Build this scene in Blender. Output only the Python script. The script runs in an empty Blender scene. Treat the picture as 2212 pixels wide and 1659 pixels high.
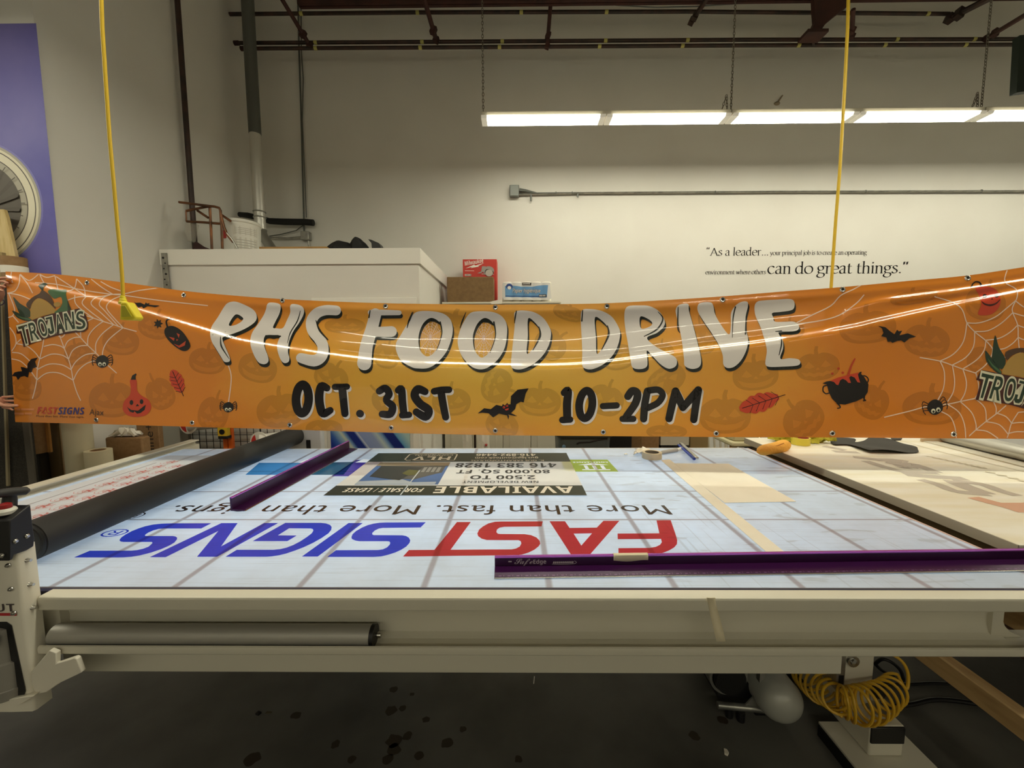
import bpy, bmesh, math, random
from mathutils import Vector, Matrix, geometry
random.seed(7)
SC = bpy.context.scene
COL = SC.collection
R = math.radians
# ------------------------------------------------------------------ camera geometry (frame taken as 2212 x 1659)
F = 870.0; CX = 1106.0; CY = 829.5
YAW = math.atan(8 / F); PIT = math.atan(77.5 / F); ROLL = .004
FW = Vector((-math.sin(YAW) * math.cos(PIT), math.cos(YAW) * math.cos(PIT), -math.sin(PIT)))
_r0 = Vector((math.cos(YAW), math.sin(YAW), 0)); _u0 = _r0.cross(FW)
RT = _r0 * math.cos(ROLL) - _u0 * math.sin(ROLL)
UP = _u0 * math.cos(ROLL) + _r0 * math.sin(ROLL)
EYE = Vector((0, 0, 1.55))
def ray(x, y): return FW + RT * ((x - CX) / F) + UP * ((CY - y) / F)
def at(x, y, Y):
    d = ray(x, y); return EYE + d * (Y / d.y)
def on_z(x, y, z):
    d = ray(x, y); return EYE + d * ((z - EYE.z) / d.z)
def on_x(x, y, X):
    d = ray(x, y); return EYE + d * (X / d.x)
CROP = {'A': (0, 560, .25316), 'B': (420, 620, .25316), 'C': (880, 620, .25316), 'D': (1300, 600, .25316), 'E': (1700, 560, .24105),
        'F': (0, 900, .25316), 'G': (480, 900, .25316), 'H': (980, 900, .28029), 'I': (1560, 900, .29476), 'J': (0, 1020, .31343),
        'L': (1480, 1260, .33092), 'S': (640, 920, .28933), 'T': (1180, 920, .23508), 'K': (1000, 1180, .31646),
        'a': (140, 1100, .18083), 'b': (460, 1100, .18083), 'c': (800, 1100, .18083), 'd': (1140, 1100, .18083),
        't': (20, 590, .10246), 'V': (320, 380, .26221), 'W': (880, 380, .18987), 'q': (1900, 930, .16275), 'r': (1580, 930, .28571),
        'l': (1720, 1390, .12658), 'k': (0, 1040, .1206), 'n': (0, 920, .09946), 'p': (200, 910, .12658)}
def tr(k, pts):
    ox, oy, s = CROP[k]
    return [(ox + p[0] * s, oy + p[1] * s) for p in pts]

# ------------------------------------------------------------------ materials
def lin(c):
    c = c / 255.0
    return c / 12.92 if c <= .04045 else ((c + .055) / 1.055) ** 2.4
def C(r, g, b): return (lin(r), lin(g), lin(b), 1.0)
MATS = {}
def mat(name, rgb=(200, 200, 200), rough=.5, metal=0.0, spec=.5, noise=None, bump=None, coat=0.0, alpha=1.0, emit=None, trans=0.0, sheen=0.0, bscale=None):
    if name in MATS: return MATS[name]
    m = bpy.data.materials.new(name); m.use_nodes = True
    nt = m.node_tree; b = nt.nodes['Principled BSDF']
    b.inputs['Base Color'].default_value = C(*rgb)
    b.inputs['Roughness'].default_value = rough
    b.inputs['Metallic'].default_value = metal
    b.inputs['Specular IOR Level'].default_value = spec
    b.inputs['Coat Weight'].default_value = coat
    b.inputs['Coat Roughness'].default_value = .03
    b.inputs['Alpha'].default_value = alpha
    b.inputs['Transmission Weight'].default_value = trans
    if sheen: b.inputs['Sheen Weight'].default_value = sheen
    if emit:
        b.inputs['Emission Color'].default_value = C(*emit[0]); b.inputs['Emission Strength'].default_value = emit[1]
    if noise or bump:
        tc = nt.nodes.new('ShaderNodeTexCoord')
    if noise:                       # (scale, second colour, low, high)
        n = nt.nodes.new('ShaderNodeTexNoise'); n.inputs['Scale'].default_value = noise[0]; n.inputs['Detail'].default_value = 6
        if bscale:
            mp = nt.nodes.new('ShaderNodeMapping'); mp.inputs['Scale'].default_value = bscale
            nt.links.new(tc.outputs['Object'], mp.inputs[0]); nt.links.new(mp.outputs[0], n.inputs['Vector'])
        else: nt.links.new(tc.outputs['Object'], n.inputs['Vector'])
        mr = nt.nodes.new('ShaderNodeMapRange'); mr.inputs[1].default_value = noise[2]; mr.inputs[2].default_value = noise[3]
        nt.links.new(n.outputs[0], mr.inputs[0])
        mx = nt.nodes.new('ShaderNodeMix'); mx.data_type = 'RGBA'
        mx.inputs[6].default_value = C(*rgb); mx.inputs[7].default_value = C(*noise[1])
        nt.links.new(mr.outputs[0], mx.inputs[0]); nt.links.new(mx.outputs[2], b.inputs['Base Color'])
    if bump:                        # (scale, strength)
        n2 = nt.nodes.new('ShaderNodeTexNoise'); n2.inputs['Scale'].default_value = bump[0]; n2.inputs['Detail'].default_value = 4
        nt.links.new(tc.outputs['Object'], n2.inputs['Vector'])
        bp = nt.nodes.new('ShaderNodeBump'); bp.inputs['Strength'].default_value = bump[1]; bp.inputs['Distance'].default_value = .01
        nt.links.new(n2.outputs[0], bp.inputs['Height']); nt.links.new(bp.outputs[0], b.inputs['Normal'])
    MATS[name] = m
    return m

# ------------------------------------------------------------------ mesh builder (world coordinates)
class MB:
    def __init__(s): s.v = []; s.f = []; s.m = []
    def add(s, vs, fs, mi=0):
        o = len(s.v); s.v += [tuple(v) for v in vs]
        for f in fs: s.f.append(tuple(i + o for i in f)); s.m.append(mi)
        return s
    def box(s, x0, x1, y0, y1, z0, z1, mi=0):
        x0, x1 = sorted((x0, x1)); y0, y1 = sorted((y0, y1)); z0, z1 = sorted((z0, z1))
        vs = [(x, y, z) for z in (z0, z1) for y in (y0, y1) for x in (x0, x1)]
        return s.add(vs, [(0, 2, 3, 1), (4, 5, 7, 6), (0, 1, 5, 4), (2, 6, 7, 3), (0, 4, 6, 2), (1, 3, 7, 5)], mi)
    def obox(s, c, size, rot, mi=0):
        h = [k / 2 for k in size]; c = Vector(c)
        vs = [c + rot @ Vector((x * h[0], y * h[1], z * h[2])) for z in (-1, 1) for y in (-1, 1) for x in (-1, 1)]
        return s.add(vs, [(0, 2, 3, 1), (4, 5, 7, 6), (0, 1, 5, 4), (2, 6, 7, 3), (0, 4, 6, 2), (1, 3, 7, 5)], mi)
    def prism(s, pts, vec, mi=0, mi_side=None):
        pts = [Vector(p) for p in pts]; vec = Vector(vec); n = len(pts)
        vs = pts + [p + vec for p in pts]
        nrm = geometry.normal(pts[:4] if n > 3 else pts)
        a = sum(((pts[i].cross(pts[(i + 1) % n])) for i in range(n)), Vector())
        flip = a.dot(vec) > 0
        tris = geometry.tessellate_polygon([pts])
        caps = []
        for t in tris:
            q = (pts[t[1]] - pts[t[0]]).cross(pts[t[2]] - pts[t[0]])
            t = tuple(t) if q.dot(vec) < 0 else (t[0], t[2], t[1])
            caps.append(t); caps.append((t[0] + n, t[2] + n, t[1] + n))
        s.add(vs, caps, mi)
        o = len(s.v) - 2 * n
        for i in range(n):
            j = (i + 1) % n
            f = (i, i + n, j + n, j) if not flip else (i, j, j + n, i + n)
            s.f.append(tuple(k + o for k in (f if flip else (i, i + n, j + n, j)))); s.m.append(mi if mi_side is None else mi_side)
        return s
    def tube(s, pts, r, n=10, closed=False, mi=0, caps=True):
        pts = [Vector(p) for p in pts]; N = len(pts)
        rs = r if isinstance(r, (list, tuple)) else [r] * N
        tg = []
        for i in range(N):
            a = pts[(i - 1) % N] if (closed or i > 0) else pts[i]
            b = pts[(i + 1) % N] if (closed or i < N - 1) else pts[i]
            t = b - a; tg.append(t.normalized() if t.length > 1e-9 else Vector((0, 0, 1)))
        u = tg[0].orthogonal().normalized(); vs = []
        for i in range(N):
            if i: 
                q = tg[i - 1].rotation_difference(tg[i]); u = (q @ u); u = (u - tg[i] * u.dot(tg[i])).normalized()
            w = tg[i].cross(u)
            for k in range(n):
                a = 2 * math.pi * k / n
                vs.append(pts[i] + (u * math.cos(a) + w * math.sin(a)) * rs[i])
        fs = []
        for i in range(N if closed else N - 1):
            j = (i + 1) % N
            for k in range(n):
                l = (k + 1) % n
                fs.append((i * n + k, i * n + l, j * n + l, j * n + k))
        if caps and not closed:
            fs.append(tuple(range(n - 1, -1, -1))); fs.append(tuple((N - 1) * n + k for k in range(n)))
        return s.add(vs, fs, mi)
    def cyl(s, p0, p1, r0, r1=None, n=24, mi=0, caps=True):
        return s.tube([p0, p1], [r0, r0 if r1 is None else r1], n=n, mi=mi, caps=caps)
    def lathe(s, prof, o, axis=(0, 0, 1), n=32, mi=0, closed=False):
        o = Vector(o); ax = Vector(axis).normalized(); u = ax.orthogonal().normalized(); w = ax.cross(u); vs = []; fs = []
        for (r, h) in prof:
            for k in range(n):
                a = 2 * math.pi * k / n
                vs.append(o + ax * h + (u * math.cos(a) + w * math.sin(a)) * max(r, 1e-5))
        M = len(prof)
        for i in range(M if closed else M - 1):
            j = (i + 1) % M
            for k in range(n):
                l = (k + 1) % n
                fs.append((i * n + k, i * n + l, j * n + l, j * n + k))
        return s.add(vs, fs, mi)
    def ball(s, c, r, sc=(1, 1, 1), n=16, mi=0, wob=None, rot=None):
        c = Vector(c); vs = []; fs = []; m = n // 2
        for i in range(m + 1):
            t = math.pi * i / m
            for k in range(n):
                a = 2 * math.pi * k / n
                d = Vector((math.sin(t) * math.cos(a), math.sin(t) * math.sin(a), math.cos(t)))
                rr = r * (1 + (wob(d) if wob else 0))
                p = Vector((d.x * sc[0], d.y * sc[1], d.z * sc[2])) * rr
                vs.append(c + (rot @ p if rot else p))
        for i in range(m):
            for k in range(n):
                l = (k + 1) % n
                fs.append((i * n + k, (i + 1) * n + k, (i + 1) * n + l, i * n + l))
        return s.add(vs, fs, mi)
    def torus(s, c, Rr, r, normal=(0, 0, 1), n=24, k=8, mi=0):
        c = Vector(c); ax = Vector(normal).normalized(); u = ax.orthogonal().normalized(); w = ax.cross(u)
        return s.tube([c + (u * math.cos(2 * math.pi * i / n) + w * math.sin(2 * math.pi * i / n)) * Rr for i in range(n)], r, n=k, closed=True, mi=mi)
    def grid(s, rows, mi=0):
        nr = len(rows); nc = len(rows[0])
        return s.add([p for r_ in rows for p in r_], [(i * nc + j, i * nc + j + 1, (i + 1) * nc + j + 1, (i + 1) * nc + j) for i in range(nr - 1) for j in range(nc - 1)], mi)

def anc_loc(o):
    l = Vector()
    while o is not None: l += o.location; o = o.parent
    return l
def link_mesh(name, mb, mats, parent=None, loc=None, ang=35, bevel=0.0, bseg=2, solid=0.0, sub=0, fixn=True):
    me = bpy.data.meshes.new(name)
    base = anc_loc(parent) if parent is not None else Vector((0, 0, 0))
    if loc is not None: base = Vector(loc)
    me.from_pydata([tuple(Vector(v) - base) for v in mb.v], [], mb.f)
    for m in (mats if isinstance(mats, (list, tuple)) else [mats]): me.materials.append(m)
    me.polygons.foreach_set('material_index', mb.m)
    if fixn:
        bm = bmesh.new(); bm.from_mesh(me); bmesh.ops.recalc_face_normals(bm, faces=bm.faces); bm.to_mesh(me); bm.free()
    me.polygons.foreach_set('use_smooth', [True] * len(me.polygons))
    if ang is not None: me.set_sharp_from_angle(angle=R(ang))
    me.update()
    o = bpy.data.objects.new(name, me); COL.objects.link(o)
    if parent is not None: o.parent = parent
    else: o.location = base
    if solid:
        md = o.modifiers.new('solid', 'SOLIDIFY'); md.thickness = solid; md.offset = 0
    if bevel:
        md = o.modifiers.new('bevel', 'BEVEL'); md.width = bevel; md.segments = bseg; md.limit_method = 'ANGLE'; md.angle_limit = R(40)
        md.harden_normals = False
    if sub:
        md = o.modifiers.new('sub', 'SUBSURF'); md.levels = sub; md.render_levels = sub
    return o
def tag(o, label, cat, group=None, kind=None):
    o['label'] = label; o['category'] = cat
    if group: o['group'] = group
    if kind: o['kind'] = kind
    return o
def thing(name, label, cat, loc, group=None):
    o = bpy.data.objects.new(name, None); COL.objects.link(o); o.location = Vector(loc); o.empty_display_size = .1
    return tag(o, label, cat, group)
def part(name, mb, mats, parent, label=None, **kw):
    o = link_mesh(name, mb, mats, parent, **kw)
    if label: o['label'] = label
    return o
def base_of(mb):
    xs = [v[0] for v in mb.v]; ys = [v[1] for v in mb.v]; zs = [v[2] for v in mb.v]
    return Vector(((min(xs) + max(xs)) / 2, (min(ys) + max(ys)) / 2, min(zs)))
def solo(name, mb, mats, label, cat, group=None, kind=None, **kw):
    o = link_mesh(name, mb, mats, None, loc=base_of(mb), **kw)
    return tag(o, label, cat, group, kind)
def struct(name, mb, mats, **kw):
    o = link_mesh(name, mb, mats, None, **kw); o['kind'] = 'structure'; return o
def dup(root, off, label=None, group=None):
    def cp(o, par):
        c = o.copy(); COL.objects.link(c)
        if par is not None: c.parent = par
        for ch in o.children: cp(ch, c)
        return c
    c = cp(root, None); c.location = root.location + Vector(off)
    if label: c['label'] = label
    if group: c['group'] = group
    return c

# ------------------------------------------------------------------ flat artwork (print) builder
def catmull(pts, n=6, closed=False):
    P = [Vector((p[0], p[1])) for p in pts]; N = len(P); out = []
    for i in range(N if closed else N - 1):
        p0 = P[(i - 1) % N] if (closed or i > 0) else P[i]; p1 = P[i]; p2 = P[(i + 1) % N]
        p3 = P[(i + 2) % N] if (closed or i + 2 < N) else p2
        if (p2 - p1).length < 1e-9: continue
        for k in range(n):
            t = k / n
            out.append(.5 * ((2 * p1) + (p2 - p0) * t + (2 * p0 - 5 * p1 + 4 * p2 - p3) * t * t + (3 * p1 - p0 - 3 * p2 + p3) * t ** 3))
    if not closed: out.append(P[-1])
    return out
_TXT = {}
def style(s, st):
    tabs = {'serif': (0x1D400, 0x1D41A, 0x1D7CE), 'bold': (0x1D5D4, 0x1D5EE, 0x1D7EC), 'bi': (0x1D63C, 0x1D656, 0x1D7EC), 'thin': (0x1D5A0, 0x1D5BA, 0x1D7E2),
            'script': (0x1D4D0, 0x1D4EA, 0x1D7CE)}
    if st not in tabs: return s
    a, b, d = tabs[st]
    return ''.join(chr(a + ord(c) - 65) if 'A' <= c <= 'Z' else chr(b + ord(c) - 97) if 'a' <= c <= 'z' else chr(d + ord(c) - 48) if c.isdigit() else c for c in s)
def text_geo(s, st='', off=0.0, shear=0.0, sp=1.0):
    key = (s, st, off, shear, sp)
    if key in _TXT: return _TXT[key]
    cu = bpy.data.curves.new('t', 'FONT'); cu.body = style(s, st); cu.size = 1; cu.offset = off; cu.shear = shear; cu.space_character = sp; cu.resolution_u = 4
    cu.fill_mode = 'FRONT'
    o = bpy.data.objects.new('t', cu); COL.objects.link(o)
    bpy.context.view_layer.update()
    me = o.evaluated_get(bpy.context.evaluated_depsgraph_get()).to_mesh()
    vs = [(v.co.x, v.co.y) for v in me.vertices]; fs = [tuple(p.vertices) for p in me.polygons]
    bpy.data.objects.remove(o); bpy.data.curves.remove(cu)
    _TXT[key] = (vs, fs)
    return vs, fs
def cap_h(st):
    vs, _ = text_geo('H', st); return max(v[1] for v in vs)
class Art:
    def __init__(s): s.items = []; s.layer = 0
    def tri(s, vs, fs, mi, lay=None):
        if lay is None: s.layer += 1; lay = s.layer
        s.items.append(([tuple(v[:2]) for v in vs], fs, mi, lay)); return lay
    def poly(s, loops, mi, lay=None, smooth=0):
        if not isinstance(loops[0][0], (tuple, list, Vector)): loops = [loops]
        if smooth: loops = [catmull(l, smooth, True) for l in loops]
        L = [[Vector((p[0], p[1], 0)) for p in l] for l in loops]
        t = geometry.tessellate_polygon(L)
        return s.tri([p for l in L for p in l], [tuple(x) for x in t], mi, lay)
    def ell(s, c, rx, ry, mi, lay=None, rot=0, n=28):
        ca, sa = math.cos(rot), math.sin(rot)
        return s.poly([[(c[0] + rx * math.cos(2 * math.pi * k / n) * ca - ry * math.sin(2 * math.pi * k / n) * sa, c[1] + rx * math.cos(2 * math.pi * k / n) * sa + ry * math.sin(2 * math.pi * k / n) * ca) for k in range(n)]], mi, lay)
    def stroke(s, pts, w, mi, lay=None, smooth=5, closed=False, cap=True):
        n0 = len(pts)
        ws = w if isinstance(w, (list, tuple)) else None
        P = catmull(pts, smooth, closed) if smooth else [Vector(p[:2]) for p in pts]
        N = len(P)
        def wd(i):
            if ws is None: return w / 2
            t = i / max(1, N - 1) * (len(ws) - 1); a = int(min(t, len(ws) - 2)); return (ws[a] + (ws[a + 1] - ws[a]) * (t - a)) / 2
        vs = []; fs = []
        for i in range(N):
            a = P[(i - 1) % N] if closed or i > 0 else P[i]; b = P[(i + 1) % N] if closed or i < N - 1 else P[i]
            t = (b - a).normalized(); q = Vector((-t.y, t.x))
            vs += [P[i] + q * wd(i), P[i] - q * wd(i)]
        for i in range(N if closed else N - 1):
            j = (i + 1) % N; fs.append((2 * i, 2 * i + 1, 2 * j + 1, 2 * j))
        if cap and not closed:
            for e, i in ((-1, 0), (1, N - 1)):
                t = (P[min(i + 1, N - 1)] - P[max(i - 1, 0)]).normalized() * e; q = Vector((-t.y, t.x)); o = len(vs); r_ = wd(i)
                arc = [P[i] + (q * math.cos(math.pi * k / 8) + t * math.sin(math.pi * k / 8)) * r_ for k in range(9)]
                vs += arc; fs.append(tuple(range(o, o + 9)))
        return s.tri(vs, fs, mi, lay)
    def text(s, txt, p0, p1, h, mi, lay=None, st='', off=0.0, shear=0.0, sp=1.0):
        vs, fs = text_geo(txt, st, off, shear, sp)
        x0 = min(v[0] for v in vs); x1 = max(v[0] for v in vs); ch = cap_h(st)
        p0 = Vector(p0[:2]); p1 = Vector(p1[:2]); U = p1 - p0; d = U.normalized(); V = Vector((d.y, -d.x)) * h
        return s.tri([p0 + U * ((v[0] - x0) / (x1 - x0)) + V * (v[1] / ch) for v in vs], fs, mi, lay)
    def textq(s, txt, q, mi, lay=None, st='', off=0.0):
        """text whose box is stretched to a quad TL,TR,BR,BL"""
        vs, fs = text_geo(txt, st, 0); vo, fs = text_geo(txt, st, off)
        x0 = min(v[0] for v in vs); x1 = max(v[0] for v in vs); y0 = min(v[1] for v in vs); y1 = max(v[1] for v in vs)
        q = [Vector(p[:2]) for p in q]
        def M(v):
            a = (v[0] - x0) / (x1 - x0); b = (v[1] - y0) / (y1 - y0)
            return (q[3] * (1 - a) + q[2] * a) * (1 - b) + (q[0] * (1 - a) + q[1] * a) * b
        return s.tri([M(v) for v in vo], fs, mi, lay)
    def build(s, fmap, cutx=(), cuty=(), uvf=None):
        """-> bmesh with layers mapped by fmap(x, y, layer)"""
        out = bmesh.new()
        for vs, fs, mi, lay in s.items:
            bm = bmesh.new(); bv = [bm.verts.new((v[0], v[1], lay)) for v in vs]
            for f in fs:
                try: bm.faces.new([bv[i] for i in f])
                except ValueError: pass
            for k, ax, cuts in ((0, (1, 0, 0), cutx), (1, (0, 1, 0), cuty)):
                lo = min(v[k] for v in vs); hi = max(v[k] for v in vs)
                for c in cuts:
                    if lo < c < hi: bmesh.ops.bisect_plane(bm, geom=bm.verts[:] + bm.edges[:] + bm.faces[:], plane_co=(c, c, 0), plane_no=ax)
            nv = {v: out.verts.new(v.co) for v in bm.verts}
            for f in bm.faces: out.faces.new([nv[v] for v in f.verts]).material_index = mi
            bm.free()
        return out
def art_mb(art, fmap, mb=None):
    mb = mb or MB()
    for vs, fs, mi, lay in art.items:
        for f in fs: pass
        o = len(mb.v); mb.v += [tuple(fmap(v[0], v[1], lay)) for v in vs]
        for f in fs: mb.f.append(tuple(i + o for i in f)); mb.m.append(mi)
    return mb

# ------------------------------------------------------------------ old-style roman letters drawn with a broad nib (unit = x-height)
def _sf(x, y=0, w=.16): return [(x - w, y), (x + w, y)]
_N = lambda *p: list(p)
ROMAN = {
 'n': (.98, [[(.02, .9), (.14, .98), (.2, .86), (.2, 0)], [(.2, .74), (.36, .94), (.55, .98), (.72, .88), (.76, .7), (.76, 0)], _sf(.2), _sf(.76)]),
 'm': (1.54, [[(.02, .9), (.14, .98), (.2, .86), (.2, 0)], [(.2, .74), (.36, .94), (.55, .98), (.72, .88), (.76, .7), (.76, 0)], [(.76, .74), (.92, .94), (1.1, .98), (1.27, .88), (1.31, .7), (1.31, 0)], _sf(.2), _sf(.76), _sf(1.31)]),
 'h': (1.0, [[(.04, 1.5), (.2, 1.56), (.2, 1.4), (.2, 0)], [(.2, .74), (.36, .94), (.55, .98), (.72, .88), (.76, .7), (.76, 0)], _sf(.2), _sf(.76)]),
 'u': (1.0, [[(.04, .96), (.2, .98), (.2, .3), (.28, .08), (.45, 0), (.62, .08), (.76, .26)], [(.6, .96), (.76, .98), (.76, .1), (.8, .03), (.9, .02)]]),
 'r': (.68, [[(.02, .9), (.14, .98), (.2, .86), (.2, 0)], [(.2, .72), (.34, .92), (.48, .98), (.6, .9)], _sf(.2)]),
 'i': (.46, [[(.04, .9), (.16, .98), (.22, .9), (.22, 0)], _sf(.22), [(.21, 1.36), (.23, 1.38)]]),
 'j': (.44, [[(.06, .9), (.18, .98), (.24, .9), (.24, -.2), (.16, -.42), (-.06, -.5)], [(.23, 1.36), (.25, 1.38)]]),
 'l': (.46, [[(.06, 1.5), (.22, 1.56), (.22, 1.4), (.22, 0)], _sf(.22)]),
 't': (.62, [[(.26, 1.26), (.24, 1.0), (.24, .2), (.3, .04), (.44, 0), (.58, .1)], [(.04, .94), (.56, .94)]]),
 'o': (.98, [[(.49, 1), (.24, .92), (.08, .68), (.08, .34), (.24, .08), (.49, 0), (.74, .08), (.9, .34), (.9, .68), (.74, .92), (.49, 1)]]),
 'c': (.84, [[(.74, .82), (.62, .96), (.46, 1), (.22, .9), (.08, .62), (.1, .3), (.28, .06), (.5, .0), (.76, .14)]]),
 'e': (.88, [[(.1, .54), (.78, .58), (.74, .84), (.58, .99), (.42, 1), (.2, .88), (.08, .6), (.1, .3), (.28, .06), (.5, 0), (.78, .14)]]),
 'a': (.86, [[(.14, .78), (.24, .94), (.42, 1), (.58, .92), (.62, .74), (.62, .14), (.68, .03), (.82, .06)], [(.62, .6), (.4, .56), (.16, .42), (.1, .22), (.2, .04), (.36, 0), (.52, .08), (.62, .2)]]),
 's': (.72, [[(.6, .84), (.52, .96), (.36, 1), (.18, .9), (.16, .72), (.34, .56), (.54, .42), (.6, .24), (.48, .05), (.3, 0), (.1, .06), (.06, .2)]]),
 'd': (1.02, [[(.6, 1.5), (.76, 1.56), (.76, 1.4), (.76, .1), (.82, .03), (.94, .02)], [(.76, .84), (.6, .97), (.44, 1), (.22, .9), (.08, .62), (.1, .26), (.26, .04), (.42, 0), (.6, .08), (.76, .24)]]),
 'b': (1.0, [[(.02, 1.5), (.18, 1.56), (.18, 1.4), (.18, .06)], [(.18, .76), (.36, .95), (.52, 1), (.76, .9), (.9, .62), (.88, .32), (.7, .07), (.46, 0), (.18, .08)]]),
 'p': (1.0, [[(.0, .9), (.12, .98), (.2, .88), (.2, -.52)], [(.2, .76), (.38, .95), (.54, 1), (.78, .9), (.9, .62), (.88, .32), (.7, .07), (.46, 0), (.2, .1)], _sf(.2, -.52)]),
 'g': (.92, [[(.42, 1), (.2, .93), (.12, .72), (.2, .48), (.42, .4), (.64, .48), (.72, .72), (.62, .93), (.42, 1)], [(.66, .94), (.8, 1.0), (.92, .98)], [(.3, .42), (.16, .26), (.24, .1), (.5, .06), (.76, .0), (.84, -.2), (.72, -.42), (.42, -.52), (.12, -.44), (.04, -.26), (.14, -.08), (.28, .06)]]),
 'v': (.96, [[(.1, .98), (.46, 0)], [(.46, 0), (.84, .98)], _sf(.1, .98, .14), _sf(.84, .98, .14)]),
 'w': (1.44, [[(.1, .98), (.42, 0)], [(.42, 0), (.7, .92)], [(.68, .98), (1.0, 0)], [(1.0, 0), (1.32, .98)], _sf(.1, .98, .14), _sf(.68, .98, .12), _sf(1.32, .98, .14)]),
 'y': (.96, [[(.1, .98), (.48, .02)], [(.86, .98), (.48, .0), (.34, -.34), (.2, -.5), (.02, -.44)], _sf(.1, .98, .14), _sf(.86, .98, .14)]),
 'A': (1.34, [[(.1, 0), (.66, 1.46)], [(.62, 1.46), (1.2, 0)], [(.32, .52), (.98, .52)], _sf(.1, 0, .16), _sf(1.2, 0, .18)]),
 '.': (.42, [[(.2, .05), (.22, .07)]]), ' ': (.44, []), '"': (.5, [[(.12, 1.5), (.10, 1.16)], [(.34, 1.5), (.32, 1.16)]]),
}
def roman(art, txt, p0, p1, xh, mi, lay, wt=.15):
    """txt fitted between p0 and p1 on the baseline, x-height xh"""
    tot = sum(ROMAN[c][0] for c in txt); p0 = Vector(p0[:2]); p1 = Vector(p1[:2]); U = (p1 - p0) / tot; V = Vector((U.y, -U.x)).normalized() * xh
    nib = (math.cos(R(22)) * wt / 2, math.sin(R(22)) * wt / 2); x = 0
    for c in txt:
        adv, strokes = ROMAN[c]
        for st in strokes:
            straight = len(st) == 2
            P = [Vector(q) for q in st] if straight else catmull(st, 5)
            if straight and abs(st[0][1] - st[1][1]) < 1e-6: off = [(0, wt * .17)] * len(P)           # serif / bar
            elif straight and (P[1] - P[0]).length < .06: off = [(nib[0] * 1.1, 0)] * 2; P = [P[0] - Vector((0, .07)), P[1] + Vector((0, .07))]
            else: off = [nib] * len(P)
            vs = []; fs = []
            for q, o in zip(P, off):
                for sg in (1, -1): vs.append(p0 + U * (x + q.x + sg * o[0]) + V * (q.y + sg * o[1]))
            for i in range(len(P) - 1): fs.append((2 * i, 2 * i + 1, 2 * i + 3, 2 * i + 2))
            art.tri(vs, fs, mi, lay)
            if not straight:                                                              # hairline so thin turns stay joined
                art.stroke([p0 + U * (x + q.x) + V * q.y for q in P], xh * wt * .34, mi, lay, smooth=0, cap=False)
        x += adv
# ------------------------------------------------------------------ palette
M_wall = mat('wall_paint', (228, 226, 219), .6, noise=(1.2, (221, 218, 210), .35, .75), bump=(220, .04))
M_trimw = mat('closet_trim_paint', (236, 234, 226), .5)
M_floor = mat('concrete_floor', (100, 98, 92), .5, noise=(2.3, (72, 70, 64), .4, .7), bump=(30, .08))
M_ceil = mat('ceiling_deck', (176, 172, 160), .8)
M_pipe = mat('dark_pipe', (44, 34, 28), .5, noise=(9, (70, 44, 34), .4, .7))
M_rust = mat('red_oxide_steel', (70, 38, 30), .7, noise=(6, (46, 26, 22), .4, .7))
M_galv = mat('galvanised', (176, 174, 166), .35, metal=.8, noise=(14, (140, 140, 134), .4, .7))
M_duct = mat('duct_metal', (170, 170, 162), .3, metal=.85)
M_ductp = mat('duct_painted', (98, 100, 94), .5, metal=.2)
M_grey = mat('grey_box_metal', (120, 124, 120), .45, metal=.3)
M_yel = mat('yellow_tag', (196, 190, 110), .6)
M_white = mat('white_plastic', (228, 226, 216), .45)
M_wmetal = mat('white_powdercoat', (212, 207, 190), .38)
M_black = mat('black_plastic', (18, 17, 17), .45)
M_blackrub = mat('black_foam', (22, 21, 20), .8)
M_kraft = mat('kraft_card', (152, 120, 82), .8, noise=(40, (140, 108, 72), .4, .7))
M_kraft2 = mat('kraft_card_dark', (132, 104, 66), .8, noise=(30, (120, 92, 58), .4, .7))
M_cop = mat('copper_pipe', (126, 82, 52), .4, metal=.7, noise=(8, (86, 62, 46), .4, .65))
M_steel = mat('bright_steel', (196, 194, 188), .25, metal=1.0)
M_wood = mat('lumber', (176, 138, 82), .7, noise=(6, (140, 104, 60), .4, .7), bscale=(1, 1, 12))
M_paper = mat('white_paper', (236, 232, 220), .8)
M_blueprint = mat('blue_print', (74, 72, 150), .5)

# ------------------------------------------------------------------ room shell
LX = at(345, 545, 3.5).x      # left side wall
MY = 2.712                    # wall that carries the mural
BY = 4.93                     # back wall
struct('floor', MB().box(-7, 8, -6, BY + .12, -.1, 0), M_floor)
struct('ceiling', MB().box(-7, 8, -6, BY + .12, 5.95, 6.05), M_ceil)
struct('wall_back', MB().box(LX, 8, BY, BY + .12, 0, 5.95), M_wall)
struct('wall_left', MB().box(LX - .14, LX, MY + .13, BY, 0, 5.95), M_wall)
struct('wall_corner', MB().box(-7, LX, MY, MY + .13, 0, 5.95), M_wall)
struct('wall_far_left', MB().box(-7.12, -7, -6, MY, 0, 5.95), M_wall)
struct('wall_right', MB().box(8, 8.12, -6, BY, 0, 5.95), M_wall)
struct('wall_front', MB().box(-7, 8, -6.12, -6, 0, 5.95), M_wall)
# closet built into the left corner
CZ = 2.385; CXR = -.822
mb = MB().box(LX, CXR, 3.5, BY, 0, CZ)
struct('wall_closet', mb, M_wall)
mb = MB().box(LX + .01, CXR + .018, 3.482, 3.5, CZ - .118, CZ + .012); mb.box(CXR, CXR + .018, 3.5, BY, CZ - .118, CZ + .012)
struct('trim_1', mb, M_trimw, bevel=.002)
x0 = at(712, 955, 3.49).x; x1 = at(893, 955, 3.49).x
mb = MB().box(x1, x1 + .06, 3.484, 3.5, 0, 1.93); mb.box(x0 - .1, x0 - .02, 3.484, 3.5, 0, 1.93); mb.box(x0 - .1, x1 + .06, 3.484, 3.5, 1.93, 1.985)
struct('trim_2', mb, M_trimw, bevel=.003)

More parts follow.
